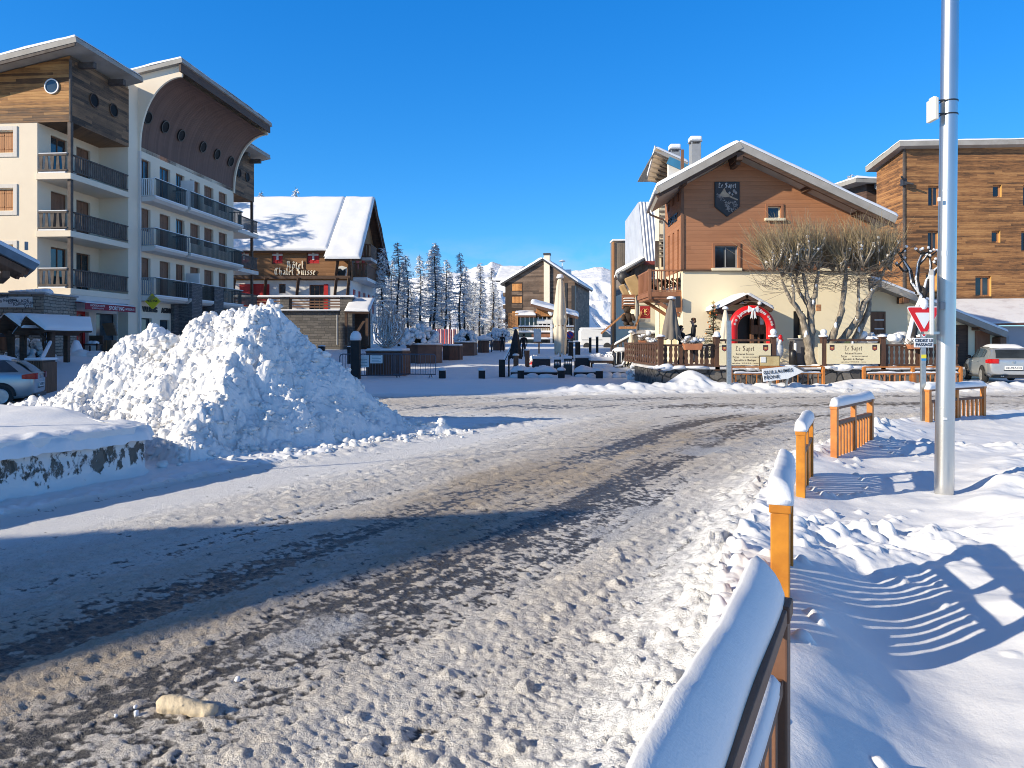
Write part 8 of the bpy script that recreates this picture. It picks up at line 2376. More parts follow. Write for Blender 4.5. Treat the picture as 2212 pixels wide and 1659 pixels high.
def armchair(x0, x1, yt, Y, label, seed):
    rc = random.Random(seed); a = gx(x0, Y); b = gx(x1, Y); c = GP((x0 + x1) / 2, Y); zt = gz(yt, Y) - .16
    t = thing('wicker_armchair', label, 'armchair', c, 'snowed in wicker armchairs')
    mb = MB(); mb.box(a, b, Y, Y + .1, c.z, zt); mb.build('backrest', WICK, t, bevel=.03)
    for s in (a, b - .12):
        mb = MB(); mb.box(s, s + .12, Y + .1, Y + .75, c.z, zt - .15); mb.build('arm', WICK, t, bevel=.03)
    mb = MB(); mb.box(a + .12, b - .12, Y + .1, Y + .75, c.z, c.z + .38); mb.build('seat', WICK, t)
    mb = MB(); mb.box(a - .03, b + .03, Y - .05, Y + .2, zt, zt + .17); mb.box(a + .12, b - .12, Y + .2, Y + .75, c.z + .38, c.z + .5); mb.build('snow', SNOWC, t, bevel=.07, seg=3)


armchair(1150, 1189, 769, 38, 'wicker armchair buried in snow left of the big parasol', 1); armchair(1243, 1275, 767, 38, 'dark wicker armchair with a snowy back right of the big parasol', 2)


def slat_chair(x0, x1, yt, Y, label):
    a = gx(x0, Y); b = gx(x1, Y); c = GP((x0 + x1) / 2, Y); zt = gz(yt, Y) - .14
    t = thing('slatted_chair', label, 'chair', c, 'black slatted terrace chairs')
    mb = MB()
    for s in (a, b - .04): mb.box(s, s + .04, Y, Y + .05, c.z, zt)
    mb.box(a + .04, b - .04, Y + .005, Y + .045, zt - .1, zt); mb.box(a + .04, b - .04, Y + .01, Y + .04, c.z + .05, zt - .28)
    for k in range(3): mb.box(a + .04 + (b - a - .12) * k / 3 + .04, a + .09 + (b - a - .12) * k / 3 + .02, Y + .01, Y + .04, zt - .28, zt - .1)
    mb.build('backrest', BLACKP, t)
    mb = MB(); mb.box(a, b, Y + .05, Y + .5, c.z + .4, c.z + .45); mb.build('seat', BLACKP, t)
    for s in (a, b - .04):
        mb = MB(); mb.box(s, s + .04, Y + .46, Y + .5, c.z - .1, c.z + .4); mb.build('leg', BLACKP, t)
    mb = MB(); mb.box(a - .01, b + .01, Y - .03, Y + .1, zt, zt + .15); mb.box(a, b, Y + .06, Y + .5, c.z + .45, c.z + .6); mb.build('snow', SNOWC, t, bevel=.05, seg=3)


slat_chair(1197, 1212, 771, 37, 'black slatted chair directly under the big cream parasol'); slat_chair(1218, 1236, 769, 36.6, 'black slatted chair right of the big parasol pole')
# picnic table and benches
c = GP(1300, 37); t = thing('terrace_table', 'snow covered terrace table with sharp drifts on its brown top', 'table', c)
a, b = gx(1277, 37), gx(1326, 37)
mb = MB(); mb.box(a, b, 37, 37.9, gz(784, 37), gz(779, 37)); mb.build('table_top', BROWNB, t)
mb = MB(); mb.box(a - .03, b + .03, 36.95, 37.95, gz(779, 37), gz(771, 37)); rc = random.Random(8)
for i in range(16): mb.blob((rc.uniform(a, b), 37.4 + rc.uniform(-.3, .3), gz(771, 37)), (rc.uniform(.06, .14), .1, rc.uniform(.06, .2)), rough=.2, n=8, m=5, rnd=rc)
mb.build('snow', SNOWC, t, bevel=.03)
for s in (a + .06, b - .14):
    for y in (37.05, 37.75):
        mb = MB(); mb.box(s, s + .08, y, y + .08, c.z - .1, gz(784, 37)); mb.build('leg', BROWNB, t)
mb = MB(); mb.box(a + .05, b - .1, 36.55, 36.95, gz(795, 36.6), gz(786, 36.6)); mb.build('bench_snow', SNOWC, t, bevel=.05)
for i in range(7):
    x = 1324 + i * 5.2; t = thing('folded_chair', 'white folded chair standing in the row under the snow hood' if i % 2 else 'black folded chair standing in the row under the snow hood', 'chair', GP(x, 37), 'folded chairs beside the small cream parasol')
    mb = MB(); mb.bar(P(x, 797, 37), P(x + 1.5, 757, 37), .05, .05, up=(0, 1, 0)); mb.bar(P(x, 797, 37.7), P(x + 1.5, 757, 37.5), .05, .05, up=(0, 1, 0)); mb.build('frame', WHITE if i % 2 else BLACKP, t)
    mb = MB(); mb.bar(P(x + .4, 788, 37.05), P(x + 1.4, 760, 37.05), .03, .62, up=(0, 1, 0)); mb.build('seat', WHITE if i % 2 else BLACKP, t)
mb = MB(); mb.blob(P(1341, 757, 37.3), (.42, .45, .16), rough=.1, n=14, m=9); o = mb.build('snow_hood', SNOWC, smooth=True); tag(o, 'rounded hood of snow lying across the row of folded chairs', 'snow')
c = GP(1343, 35.9); t = thing('lounge_chair', 'dark curved lounge chair frosted with snow in front of the small cream parasol', 'chair', c)
mb = MB()
for dx in (0, .5): mb.tube([P(1327, 801, 36) + Vector((dx, 0, 0)), P(1329, 788, 36) + Vector((dx, 0, 0)), P(1342, 785, 36) + Vector((dx, 0, 0)), P(1350, 772, 36) + Vector((dx, 0, 0)), P(1354, 757, 36) + Vector((dx, 0, 0))], .035, 6)
mb.build('frame', BLACKP, t)
mb = MB(); mb.prism([(gx(1327, 36), gz(790, 36)), (gx(1342, 36), gz(787, 36)), (gx(1350, 36), gz(774, 36)), (gx(1352, 36), gz(776, 36)), (gx(1344, 36), gz(790, 36)), (gx(1328, 36), gz(793, 36))], (0, 35.8, 0), X_, Z_, Y_ * .6); mb.build('cushion', SNOWC, t, bevel=.03)
frosted_bush('terrace_bush', 'snow mounded bush at the foot of the terrace corner', GP(1387, 34), .75, 1.2, 21, .9)
frosted_bush('terrace_bush', 'snowy bush in a red pot in front of the white notice board', GP(1155, 46), .45, .55, 22, .4)
c = GP(1155, 46); t = thing('red_pot', 'red flower pot half buried below its snowy bush', 'flower pot', c); mb = MB(); mb.lathe([(.3, -.1), (.36, .16), (.38, .2)], c, 14); mb.build('pot', REDPAINT, t)
c = GP(1160, 60); t = thing('notice_board', 'tall white notice board covered in snow on a wooden leg', 'notice board', c)
mb = MB(); mb.box(gx(1153, 60), gx(1169, 60), 60, 60.3, gz(739, 60), gz(710, 60)); mb.build('panel', WHITE, t, bevel=.05)
mb = MB(); mb.box(gx(1153, 60), gx(1171, 60), 59.9, 60.4, gz(742, 60), gz(739, 60)); mb.box(gx(1163, 60), gx(1166, 60), 60.1, 60.3, c.z - .2, gz(739, 60)); mb.build('leg', SHUTTER, t)
c = GP(1231, 62); t = thing('no_parking_sign', 'round blue and red no parking sign at the back of the square', 'road sign', c)
mb = MB(); mb.tube([(c.x, 62, c.z), (c.x, 62, gz(722, 62))], .04, 8); mb.build('post', GALV, t)
mb = MB(); mb.prism([(.33 * math.cos(k * .2618), .33 * math.sin(k * .2618)) for k in range(24)], P(1231, 723.6, 61.9), X_, Z_, Y_ * .03); d_ = mb.build('disc', RED, t)
mb = MB(); mb.prism([(.25 * math.cos(k * .2618), .25 * math.sin(k * .2618)) for k in range(24)], P(1231, 723.6, 61.88), X_, Z_, Y_ * .02); mb.build('blue_field', mat('sign blue', (.02, .06, .42), None, 2, .4), d_)
mb = MB(); mb.bar(P(1231, 723.6, 61.86) + Vector((-.2, 0, .2)), P(1231, 723.6, 61.86) + Vector((.2, 0, -.2)), .02, .07, up=(.7, 0, .7)); mb.build('slash', RED, d_)
# side stair with snowy rails left of the terrace
c = GP(1390, 42); t = thing('side_stairs', 'wooden side stairs with snowy handrails climbing to the shop front', 'stairs', c)
mb = MB(); pa, pb, pc = P(1327, 747, 44), P(1372, 722, 44), P(1425, 722, 44)
for dy in (0, 1.4):
    o_ = Vector((0, dy, 0)); mb.bar(pa + o_, pb + o_, .1, .1); mb.bar(pb + o_, pc + o_, .1, .1)
    for i in range(9): q = pb.lerp(pc, i / 8) + o_; mb.bar(q, q - Z_ * .95, .1, .09)
    for i in range(5): q = pa.lerp(pb, i / 4) + o_; mb.bar(q, q - Z_ * .9, .08, .08)
mb.bar(P(1322, 772, 42), P(1372, 747, 42), .1, .1); mb.build('handrail', RAILGREY, t)
mb = MB(); snowbar(mb, pa + Z_ * .05, pb + Z_ * .05, .2, .13); snowbar(mb, pb + Z_ * .05, pc + Z_ * .05, .26, .2); snowbar(mb, P(1322, 771, 42), P(1372, 746, 42), .16, .1); mb.build('snow', SNOWC, t, smooth=True)
mb = MB()
for i in range(6): q = pa.lerp(pb, i / 5) - Z_ * 1.0; mb.box(q.x - .15, q.x + .2, 44, 45.4, q.z - .2, q.z)
mb.box(pb.x, pc.x, 44, 46, .3, pb.z - .98); mb.build('steps', STONEG, t)
rc = random.Random(66); t = thing('rubbish_sacks', 'heap of dark covered gear under the side stairs', 'gear', GP(1335, 41))
mb = MB()
for i in range(12): q = GP(rc.uniform(1316, 1362), 41.5); mb.blob(q + Z_ * rc.uniform(.15, .75), (rc.uniform(.2, .4), .3, rc.uniform(.15, .35)), rough=.25, n=8, m=6, rnd=rc)
mb.build('sacks', GREYP, t, smooth=True)
mb = MB()
for i in range(9): q = GP(rc.uniform(1316, 1362), 41.3); mb.blob(q + Z_ * rc.uniform(.6, 1.0), (rc.uniform(.15, .3), .25, .07), rough=.2, n=8, m=5, rnd=rc)
mb.build('snow', SNOWC, t, smooth=True)
# white van
vc = GP(1277, 76); t = thing('white_van', 'white delivery van parked at the back of the square', 'van', vc)
a, b = gx(1253, 76), gx(1303, 76); g = vc.z - .25
mb = MB(); mb.prism([(a, g + .45), (b + 1, g + .45), (b + 1.5, g + .9), (b + 1.3, g + 1.25), (b + .3, g + 2.05), (a + .2, g + 2.15), (a, g + 2.0)], (0, 76, 0), X_, Z_, Y_ * 1.9); mb.build('body', WHITE, t, bevel=.1, seg=3)
mb = MB(); mb.box(a + .2, b - .1, 75.97, 76, g + 1.0, g + 1.06); mb.build('side_trim', GREYP, t)
mb = MB(); mb.prism([(b - .1, g + 1.3), (b + 1.0, g + 1.3), (b + .3, g + 1.9), (b - .1, g + 1.9)], (0, 75.98, 0), X_, Z_, Y_ * .03); mb.build('window', GLASSB, t)
for x in (a + .7, b + .4):
    mb = MB(); vs_ = [Vector((x, 75.95, g + .38)), Vector((x, 76.2, g + .38))]; mb.tube(vs_, .36, 16); mb.build('wheel', TYRE, t)
mb = MB(); mb.box(a + .1, b + .2, 76.1, 77.8, g + 2.1, g + 2.3); mb.build('roof_snow', SNOWC, t, bevel=.08)

# ------------------------------------------------------------------ shop-front clutter and the left edge
c = GP(245, 37.2)
CARD = mat('cardboard', (.22, .13, .075), (.17, .10, .058), 2, .8)
cz = ground_z(MA.translation.x + 1, 38)
for (x0, x1, yt, Y, dz, lab) in ((219, 241, 735, 38.3, 0, 'brown cardboard box leaning by the shop window, lower left of the pile'), (242, 270, 744, 38.6, 0, 'brown cardboard box on the right of the pile by the shop window'), (228, 248, 720, 38.9, .9, 'upright flattened cardboard box topping the pile at the shop window')):
    t = thing('cardboard_box', lab, 'box', GP((x0 + x1) / 2, Y), 'cardboard boxes outside the sport shop'); a, b = gx(x0, Y), gx(x1, Y)
    z0 = ground_z(a, Y) + dz; mb = MB()
    if dz: mb.prism([(a + .05, z0), (b + .1, z0), (b - .1, gz(697, Y)), (a - .2, gz(699, Y))], (0, Y, 0), X_, Z_, Y_ * .12)
    else: mb.box(a, b, Y, Y + .5, z0 - .05, gz(yt, Y))
    mb.build('carton', CARD, t, bevel=.01)
    if not dz:
        mb = MB(); mb.box(a + (b - a) * .45, a + (b - a) * .55, Y - .003, Y, z0, gz(yt, Y)); mb.build('tape', SHUTTER, t)
t = thing('garden_chair', 'dark wooden armchair with snow on its seat outside the red shop door', 'chair', GP(193, 37))
mb = MB(); a, b = gx(180, 37), gx(210, 37); z0 = ground_z(a, 37)
for x in (a, b - .06):
    for y in (37, 37.5): mb.box(x, x + .06, y, y + .06, z0 - .05, z0 + .55)
mb.build('leg', BEAM, t)
mb = MB(); mb.box(a, b, 37, 37.56, z0 + .45, z0 + .52); mb.build('seat', BEAM, t)
mb = MB(); mb.box(a, b, 37.5, 37.58, z0 + .52, z0 + .95); mb.build('backrest', BEAM, t)
mb = MB(); mb.blob((a + .25, 37.25, z0 + .56), (.2, .22, .13), rough=.05, n=10, m=7); mb.blob((b - .25, 37.25, z0 + .56), (.2, .22, .13), rough=.05, n=10, m=7); mb.build('snow', SNOWC, t, smooth=True)
t = thing('snow_mound', 'low snowy mound with a dark stump in front of the sport shop', 'snow mound', GP(190, 34))
mb = MB(); c = GP(188, 34)
for (dx, dy, rx, rz_) in ((-.3, 0, .55, .32), (.35, .1, .6, .26), (-.55, .1, .25, .75), (.9, .2, .45, .22)): mb.blob(c + Vector((dx, dy, 0)), (rx, .4, rz_), rough=.06, n=12, m=8)
mb.build('mound', SNOWC, t, smooth=True)
mb = MB(); mb.lathe([(.18, 0), (.16, .28)], c + Vector((.95, -.15, .02)), 10); mb.build('stump', BLACKW, t)
# little roofed shelter with two snowy gables
Yw = 29.5; c = P(60, 775, Yw); t = thing('timber_shelter', 'small dark timber shelter with two snowy gable roofs at the left edge', 'shelter', (c.x, Yw, ground_z(c.x, Yw)))
mb = MB(); gz0 = ground_z(c.x, Yw)
for (x, y) in ((-22, 0), (24, 0), (50, 0), (99, .3), (44, 1.6), (92, 1.6)): mb.box(gx(x, Yw) - .09, gx(x, Yw) + .09, Yw + y - .09, Yw + y + .09, gz0 - .2, gz(715, Yw))
mb.build('post', BEAM, t)
for (xa, xm, xb, ym, ye) in ((47, 58, 98, 683, 713), (-30, 10, 48, 679, 708)):
    p0 = P(xm - 30, ye + 8, Yw - .5); p1 = P(xm, ym, Yw - .5); p2 = P(xb, ye, Yw - .5); dv = Vector((1.1, 2.4, .0)); dv2 = dv
    slab_roof(t, [p0, p0 + dv, p1 + dv, p1], .1, .14, BEAM); slab_roof(t, [p1, p1 + dv, p2 + dv * .75, p2], .1, .14, BEAM)
mb = MB()
for (xa, xb) in ((-22, 24), (50, 99)):
    mb.bar(P(xa, 716, Yw), P(xb, 716, Yw), .12, .14); mb.bar(P(xa, 735, Yw), P(xa + 14, 718, Yw), .1, .1); mb.bar(P(xb, 735, Yw), P(xb - 14, 718, Yw), .1, .1)
mb.build('brace', BEAM, t)
frosted_bush('shelter_bush', 'dark bush flecked with snow growing under the timber shelter', Vector((gx(68, 31), 31, ground_z(gx(68, 31), 31))), 1.0, .9, 33, .6)
mb = MB(); x = gx(101, 29.8); mb.tube([(x - .05, 29.8, gz0), (x - .05, 29.8, gz(697, 29.8))], .03, 6)
t = thing('blue_flag', 'narrow blue and white advertising flag beside the shelter', 'flag', (x, 29.8, gz0)); mb.build('pole', DARKM, t)
mb = MB(); mb.box(gx(96, 29.8), gx(107.5, 29.8), 29.8, 29.83, gz(741, 29.8), gz(697, 29.8)); f_ = mb.build('cloth', mat('flag blue', (.08, .22, .55), (.3, .42, .62), 2.2, .7, stretch=(1, 1, .5)), t)
mb = MB()
for k in range(4): mb.box(gx(98, 29.78), gx(105.5 - k % 2 * 2, 29.78), 29.79, 29.798, gz(738 - k * 9, 29.78), gz(733 - k * 9, 29.78))
mb.build('flag_print', TXW, f_)
YW = 25.0
t = thing('wooden_bin_enclosure', 'brown boarded enclosure with a snowy top behind the grey estate car', 'enclosure', GP(75, YW))
z0 = ground_z(gx(75, YW), YW)
mb = MB()
for (x0, x1, Y, yt) in ((54, 91, 24.6, 779),):
    k = 7
    for i in range(k): mb.box(gx(x0 + (x1 - x0) * i / k, Y) + .01, gx(x0 + (x1 - x0) * (i + 1) / k, Y) - .01, Y, Y + .05, z0 - .2, gz(yt, Y))
mb.box(gx(54, 24.6), gx(91, 24.6), 24.65, 25.4, z0 - .2, gz(783, 24.6)); mb.build('boards', BROWNB, t)
mb = MB(); mb.box(gx(53, 24.6), gx(92, 24.6), 24.55, 25.45, gz(779, 24.6), gz(773, 24.6)); mb.build('snow', SNOWC, t, bevel=.05)
t = thing('board_fence', 'brown board fence running back from the bin enclosure to the shelter', 'fence', GP(98, 26.5))
mb = MB()
for i in range(14):
    Y = 25.6 + i * .3; x = np.interp(i, [0, 13], [91, 110]); X = gx(x, Y); zg = ground_z(X, Y); mb.box(X - .03, X + .03, Y, Y + .24, zg - .2, zg + 1.05 + (.5 if i == 13 else 0))
mb.build('boards', BEAM, t)
mb = MB(); snowbar(mb, Vector((gx(91, 25.6), 25.6, ground_z(gx(91, 25.6), 25.6) + 1.05)), Vector((gx(109, 29.2), 29.2, ground_z(gx(109, 29.2), 29.2) + 1.05)), .12, .08); mb.build('snow', SNOWC, t, smooth=True)
# ivy clump at the foot of the chalet
frosted_bush('wall_shrub', 'dark shrub with snow flecks at the foot of the chalet stone wall', GP(636, 55), 1.1, 1.5, 44, .25)
# christmas tree on the terrace
def xmas():
    rc = random.Random(3); Y = 31.2; c = Vector((gx(1541, Y), Y, ZT)); H = gz(656, Y) - ZT
    t = thing('christmas_tree', 'sparse decorated christmas tree against the cream restaurant wall', 'christmas tree', c)
    mb = MB(); mb.tube([c, c + Z_ * H], [.05, .012], 7); mb.build('trunk', BEAM, t)
    mb = MB(); bl = MB()
    for i in range(120):
        s = rc.uniform(.12, .98); L = (1 - s) ** .8 * .62 + .05; a = rc.uniform(0, 6.28); d = Vector((math.cos(a), math.sin(a), rc.uniform(-.15, .2)))
        p = c + Z_ * H * s; q = p + d * L * rc.uniform(.6, 1); mb.tube([p, q], [.012, .006], 4)
        for k in range(int(10 * L + 4)):
            b = p.lerp(q, rc.uniform(.2, 1)); mb.tube([b, b + Vector((rc.gauss(0, .07), rc.gauss(0, .07), rc.gauss(0, .045)))], [.010, .004], 3, cap=False)
        if i % 4 == 0: bl.blob(q - Z_ * .04, .035, rough=0, n=8, m=6)
    mb.build('crown', mat('fir needles', (.035, .055, .025), (.02, .03, .015), 8, .8), t); bl.build('baubles', mat('bauble', (.62, .30, .05), (.55, .05, .04), 3, .25), t, smooth=True)
    mb = MB(); mb.prism([(.1 * math.cos(k * .6283 + 1.571) * (1 if k % 2 == 0 else .45), .1 * math.sin(k * .6283 + 1.571) * (1 if k % 2 == 0 else .45)) for k in range(10)], c + Z_ * (H + .04), X_, Z_, Y_ * .03); mb.build('star', GOLD, t)


xmas()
# terrace tables seen over the rail
for (x0, x1, Y, lab) in ((1478, 1532, 29.3, 'snow covered terrace table where the guests stand'), (1612, 1648, 29.2, 'grey terrace table in front of the arch')):
    t = thing('guest_table', lab, 'table', (gx((x0 + x1) / 2, Y), Y, ZT), 'terrace tables behind the rail'); a, b = gx(x0, Y), gx(x1, Y)
    mb = MB(); mb.box(a, b, Y, Y + .8, ZT + .72, ZT + .76); mb.build('table_top', GREYP, t)
    for s in (a + .05, b - .1):
        mb = MB(); mb.box(s, s + .05, Y + .3, Y + .36, ZT, ZT + .72); mb.build('leg', BLACKP, t)
    if x0 < 1500:
        mb = MB(); mb.box(a, b, Y, Y + .8, ZT + .76, ZT + .9); mb.build('snow', SNOWC, t, bevel=.06, seg=3)
t = thing('covered_furniture', 'green and white snow covered furniture behind the second banner', 'furniture', (gx(1850, 31.3), 31.3, ZT))
mb = MB(); mb.box(gx(1836, 31.3), gx(1876, 31.3), 31.3, 32, ZT, gz(731, 31.3)); mb.build('green_cover', mat('green tarp', (.055, .085, .05), None, 2, .6), t, bevel=.08, seg=3)
mb = MB(); rc = random.Random(2)
for i in range(26): mb.blob((gx(rc.uniform(1840, 1960), 31), 31 + rc.uniform(-.5, .5), gz(rc.uniform(722, 742), 31)), (rc.uniform(.12, .3), .25, rc.uniform(.08, .2)), rough=.2, n=8, m=6, rnd=rc)
mb.build('snow', SNOWC, t, smooth=True)
t = thing('bird_box', 'small orange wooden box hanging from the first willow', 'bird box', P(1768, 665, 29.6))
mb = MB(); mb.box(gx(1763, 29.6), gx(1772, 29.6), 29.5, 29.65, gz(672, 29.6), gz(658, 29.6)); mb.build('case', SHUTTER, t, bevel=.01)
mb = MB(); mb.tube([P(1767, 658, 29.57), P(1766, 640, 29.57)], .008, 4); mb.build('cord', BLACKP, t)


# ------------------------------------------------------------------ people
def person(label, foot, H, facing, jacket, trousers, pose='stand', hairc=(.05, .03, .02), hood=False, hands=True):
    """one continuous skin grown on a jointed skeleton; facing = angle of the view direction, 0 = away (+Y), pi/2 = towards -X"""
    k = H / 1.78
    V = []; E = []; Rr = []
    def v(x, y, z, r, p=None, r2=None):
        V.append((x * k, y * k, z * k)); Rr.append((r * k, (r2 or r) * k))
        if p is not None: E.append((p, len(V) - 1))
        return len(V) - 1
    pel = v(0, 0, .95, .135, None, .105)
    ab = v(0, .01, 1.10, .135, pel, .105); ch_ = v(0, .0, 1.30, .19, ab, .135); ns = v(0, -.005, 1.45, .10, ch_, .085); nk = v(0, .015, 1.53, .055, ns); hd = v(0, .03, 1.62, .078, nk, .088); ht = v(0, .025, 1.71, .080, hd, .092)
    st = .16 if pose == 'walk' else .02
    for s in (-1, 1):
        hp = v(s * .09, 0, .88, .098, pel); kn = v(s * .105, s * st * .6 + .02, .50, .068, hp); an = v(s * .11, s * st - .03, .09, .048, kn); toe = v(s * .12, s * st + .12, .04, .042, an)
        sh = v(s * .195, 0, 1.42, .08, ns)
        if pose in ('stand', 'sit'): el = v(s * .25, .04, 1.15, .062, sh); wr = v(s * .15, .27, 1.10, .034, el); pd = v(s * .13, .33, 1.10, .034, wr, .022); fd = (0, 1, -.25)
        else: el = v(s * .25, -.03 * s, 1.14, .05, sh); wr = v(s * .255, .10 + .06 * s, .92, .034, el); pd = v(s * .25, .12 + .06 * s, .85, .034, wr, .022); fd = (0, .2, -1)
        if hands:
            a = V[pd]
            for j in range(4):
                o = (j - 1.5) * .019; L = (.06, .075, .07, .055)[j]
                base = (a[0] / k + o, a[1] / k + fd[1] * .03, a[2] / k + fd[2] * .03)
                f1 = v(base[0], base[1], base[2], .0095, pd); f2 = v(base[0], base[1] + fd[1] * L * .55, base[2] + fd[2] * L * .55 - .008, .0088, f1); v(base[0] - s * .004, base[1] + fd[1] * L * .8, base[2] + fd[2] * L * .8 - .03 * abs(fd[1]), .0075, f2)
            th = v(a[0] / k - s * .035, a[1] / k + fd[1] * .0, a[2] / k + .012, .011, wr); v(a[0] / k - s * .045, a[1] / k + fd[1] * .05, a[2] / k + fd[2] * .04, .009, th)
    me = bpy.data.meshes.new('person'); me.from_pydata(V, E, []); me.update()
    o = bpy.data.objects.new('person', me); COL.objects.link(o)
    md = o.modifiers.new('skin', 'SKIN'); md.use_smooth_shade = True; md.branch_smoothing = .6
    sv = me.skin_vertices[0].data
    for i, r in enumerate(Rr): sv[i].radius = r; sv[i].use_root = (i == 0)
    sb = o.modifiers.new('sub', 'SUBSURF'); sb.levels = sb.render_levels = 2
    # clothes follow the height on the body; skin only above the collar and beyond the cuffs
    m, nt, b = _new('person clothes')
    tc = N(nt, 'ShaderNodeTexCoord'); sp = N(nt, 'ShaderNodeSeparateXYZ'); nt.links.new(tc.outputs['Object'], sp.inputs[0]); z = sp.outputs[2]
    g = lambda t: mth(nt, 'GREATER_THAN', z, t * k)
    c = mixc(nt, g(.10), (.02, .018, .016), trousers); c = mixc(nt, g(.86), c, jacket); c = mixc(nt, g(1.50), c, (.52, .30, .21))
    reach = mth(nt, 'GREATER_THAN', sp.outputs[1], .285 * k) if pose != 'walk' else mth(nt, 'LESS_THAN', z, -9)
    c = mixc(nt, reach, c, (.52, .30, .21))
    nt.links.new(c, b.inputs['Base Color']); b.inputs['Roughness'].default_value = .8
    bumpto(nt, b, noise(nt, 14, 4, .6), .3, .01)
    me.materials.append(m)
    tag(o, label, 'person'); o.location = foot; o.rotation_euler = (0, 0, facing)
    def sub(name, mb, mt, sm=True):
        q = mb.build(name, mt, None, smooth=sm); q.parent = o; q.location = (0, 0, 0); return q
    SKIN = bpy.data.materials.get('skin tone') or mat('skin tone', (.52, .30, .21), (.46, .25, .17), 8, .6)
    mb = MB(); mb.blob((0, .125 * k, 1.645 * k), (.014 * k, .02 * k, .024 * k), rough=0, n=8, m=6)
    for s in (-1, 1): mb.blob((s * .086 * k, .02 * k, 1.65 * k), (.012 * k, .022 * k, .032 * k), rough=0, n=8, m=6)
    sub('nose_and_ears', mb, SKIN)
    mb = MB()
    for s in (-1, 1): mb.blob((s * .034 * k, .112 * k, 1.675 * k), (.013 * k, .007 * k, .008 * k), rough=0, n=8, m=6)
    mb.blob((0, .112 * k, 1.598 * k), (.024 * k, .006 * k, .006 * k), rough=0, n=8, m=5); sub('face_features', mb, BLACKP)
    mb = MB(); rc = random.Random(4); mb.blob((0, .0, 1.745 * k), (.088 * k, .10 * k, .062 * k), rough=.04, n=14, m=9, rnd=rc); mb.blob((0, -.05 * k, 1.67 * k), (.082 * k, .06 * k, .085 * k), rough=.04, n=14, m=9, rnd=rc); sub('hair', mb, mat('hair', hairc, None, 8, .8))
    mb = MB()
    if hood:
        mb.blob((0, -.07 * k, 1.475 * k), (.125 * k, .07 * k, .06 * k), rough=.03, n=12, m=8); sub('hood', mb, mat('hood cloth', jacket, None, 8, .9))
    return o


person('man in a black hooded jacket standing at the snowy terrace table, head bowed', (gx(1498, 29.9), 29.9, ZT + .12), 1.82, R(78), (.012, .014, .018), (.03, .035, .05), 'stand', (.12, .06, .03), True)
person('shorter person in dark clothes beside the taupe parasol on the terrace', (gx(1471, 29.9), 29.9, ZT - .02), 1.66, R(-70), (.015, .018, .024), (.02, .02, .025), 'stand', (.03, .02, .015))
person('walker in a black coat and dark hat just right of the black parasol', GP(1131.5, 55), 1.72, R(10), (.008, .008, .01), (.01, .01, .012), 'walk', (.01, .01, .012), hands=False)
person('distant walker in dark clothes in front of the farthest planter', GP(1085, 63), 1.55, R(-15), (.008, .008, .01), (.01, .01, .012), 'walk', (.01, .01, .012), hands=False)
person('distant walker in a grey blue coat by the snow coned planter', GP(1062, 63), 1.5, R(30), (.10, .12, .16), (.05, .06, .08), 'walk', (.04, .03, .03), hands=False)
# ------------------------------------------------------------------ camera, sun, sky
cam = bpy.data.cameras.new('camera'); co = bpy.data.objects.new('camera', cam); COL.objects.link(co)
co.location = (0, 0, EYE); co.rotation_euler = (R(90), 0, 0)
cam.sensor_width = 36; cam.lens = 36 * F / 2212; cam.shift_y = -(829.5 - HY) / 2212
cam.clip_start = .05; cam.clip_end = 30000
scene.camera = co
EL = R(22.0); AZ = R(24.5)
Ldir = Vector((math.cos(AZ) * math.cos(EL), math.sin(AZ) * math.cos(EL), -math.sin(EL)))
sl = bpy.data.lights.new('sun', 'SUN'); sl.energy = 5.0; sl.angle = R(.53); sl.color = (1.0, .88, .69)
so = bpy.data.objects.new('sun', sl); COL.objects.link(so); so.rotation_euler = Ldir.to_track_quat('-Z', 'Y').to_euler(); so.location = (-30, -15, 30)
w = bpy.data.worlds.new('World'); scene.world = w; w.use_nodes = True
nt = w.node_tree
bg = nt.nodes['Background']
sky = N(nt, 'ShaderNodeTexSky', sky_type='NISHITA')
sky.sun_disc = False; sky.sun_elevation = EL; sky.sun_rotation = math.atan2(-Ldir.x, -Ldir.y)
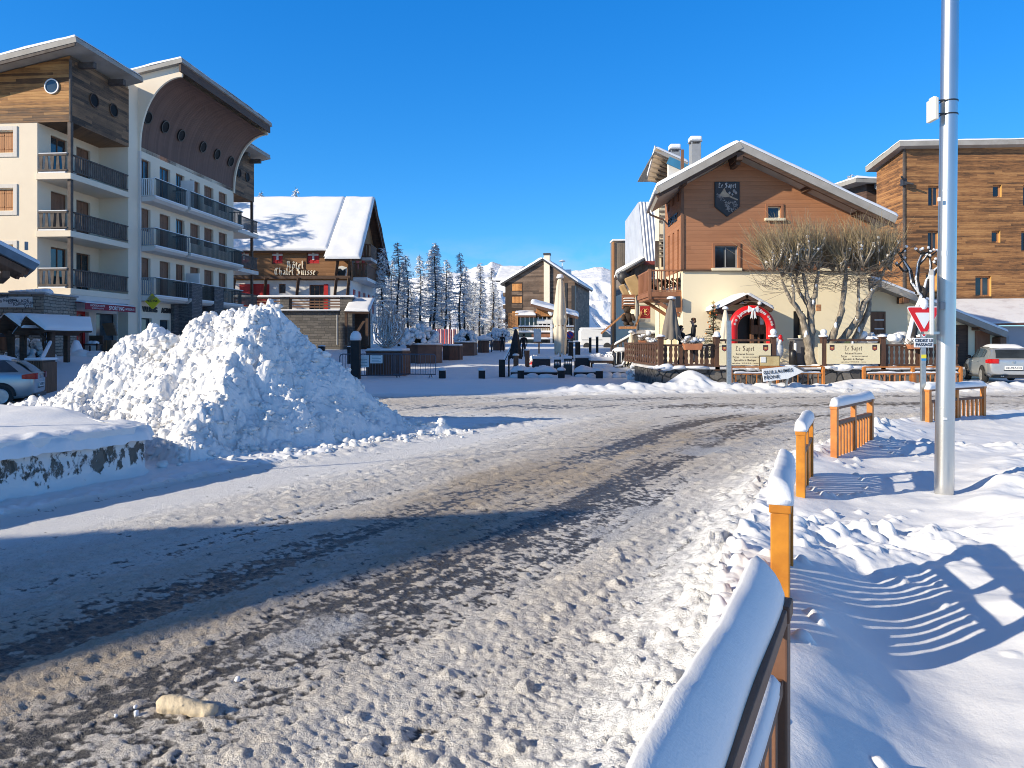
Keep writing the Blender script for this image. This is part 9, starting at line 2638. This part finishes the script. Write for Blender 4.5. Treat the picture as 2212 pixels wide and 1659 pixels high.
sky.altitude = 1700; sky.air_density = 1.0; sky.dust_density = .1; sky.ozone_density = 2.5
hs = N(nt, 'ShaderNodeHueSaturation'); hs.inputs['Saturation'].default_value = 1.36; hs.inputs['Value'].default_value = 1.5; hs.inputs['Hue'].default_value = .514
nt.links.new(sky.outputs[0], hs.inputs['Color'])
# deep alpine blue: a per-channel tone of the sky colour, dimmed and greyed high overhead to control the fill light
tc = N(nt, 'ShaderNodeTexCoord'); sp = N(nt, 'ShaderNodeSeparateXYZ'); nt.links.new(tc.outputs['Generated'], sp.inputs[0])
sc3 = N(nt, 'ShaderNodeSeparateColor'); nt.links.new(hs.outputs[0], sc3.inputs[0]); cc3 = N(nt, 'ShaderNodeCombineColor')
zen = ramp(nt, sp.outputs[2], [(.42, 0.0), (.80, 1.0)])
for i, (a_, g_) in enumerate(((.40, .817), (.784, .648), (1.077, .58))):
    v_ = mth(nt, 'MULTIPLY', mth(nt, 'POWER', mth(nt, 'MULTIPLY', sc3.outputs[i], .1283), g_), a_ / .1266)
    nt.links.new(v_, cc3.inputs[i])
# thin low cloud hugging the ridge
cn = noise(nt, 9, 5, .6, (1, 1, 2.2), .4, 'Generated')
elev = sp.outputs[2]
band = mth(nt, 'MULTIPLY', mth(nt, 'SUBTRACT', 1.0, mth(nt, 'DIVIDE', mth(nt, 'SUBTRACT', elev, .085), .06), clamp=True), 1.0)
cl = mth(nt, 'MULTIPLY', ramp(nt, cn, [(.40, 0.0), (.68, 1.0)]), band)
cl = mth(nt, 'MULTIPLY', cl, .55)
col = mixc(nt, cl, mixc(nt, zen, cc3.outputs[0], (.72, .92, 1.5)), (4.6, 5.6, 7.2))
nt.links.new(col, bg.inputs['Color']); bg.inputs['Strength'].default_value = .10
scene.view_settings.view_transform = 'Standard'; scene.view_settings.look = 'None'; scene.view_settings.gamma = 1
scene.view_settings.exposure = .34
scene.cycles.use_denoising = True; scene.cycles.filter_width = 1.0
scene.cycles.max_bounces = 6; scene.cycles.diffuse_bounces = 3
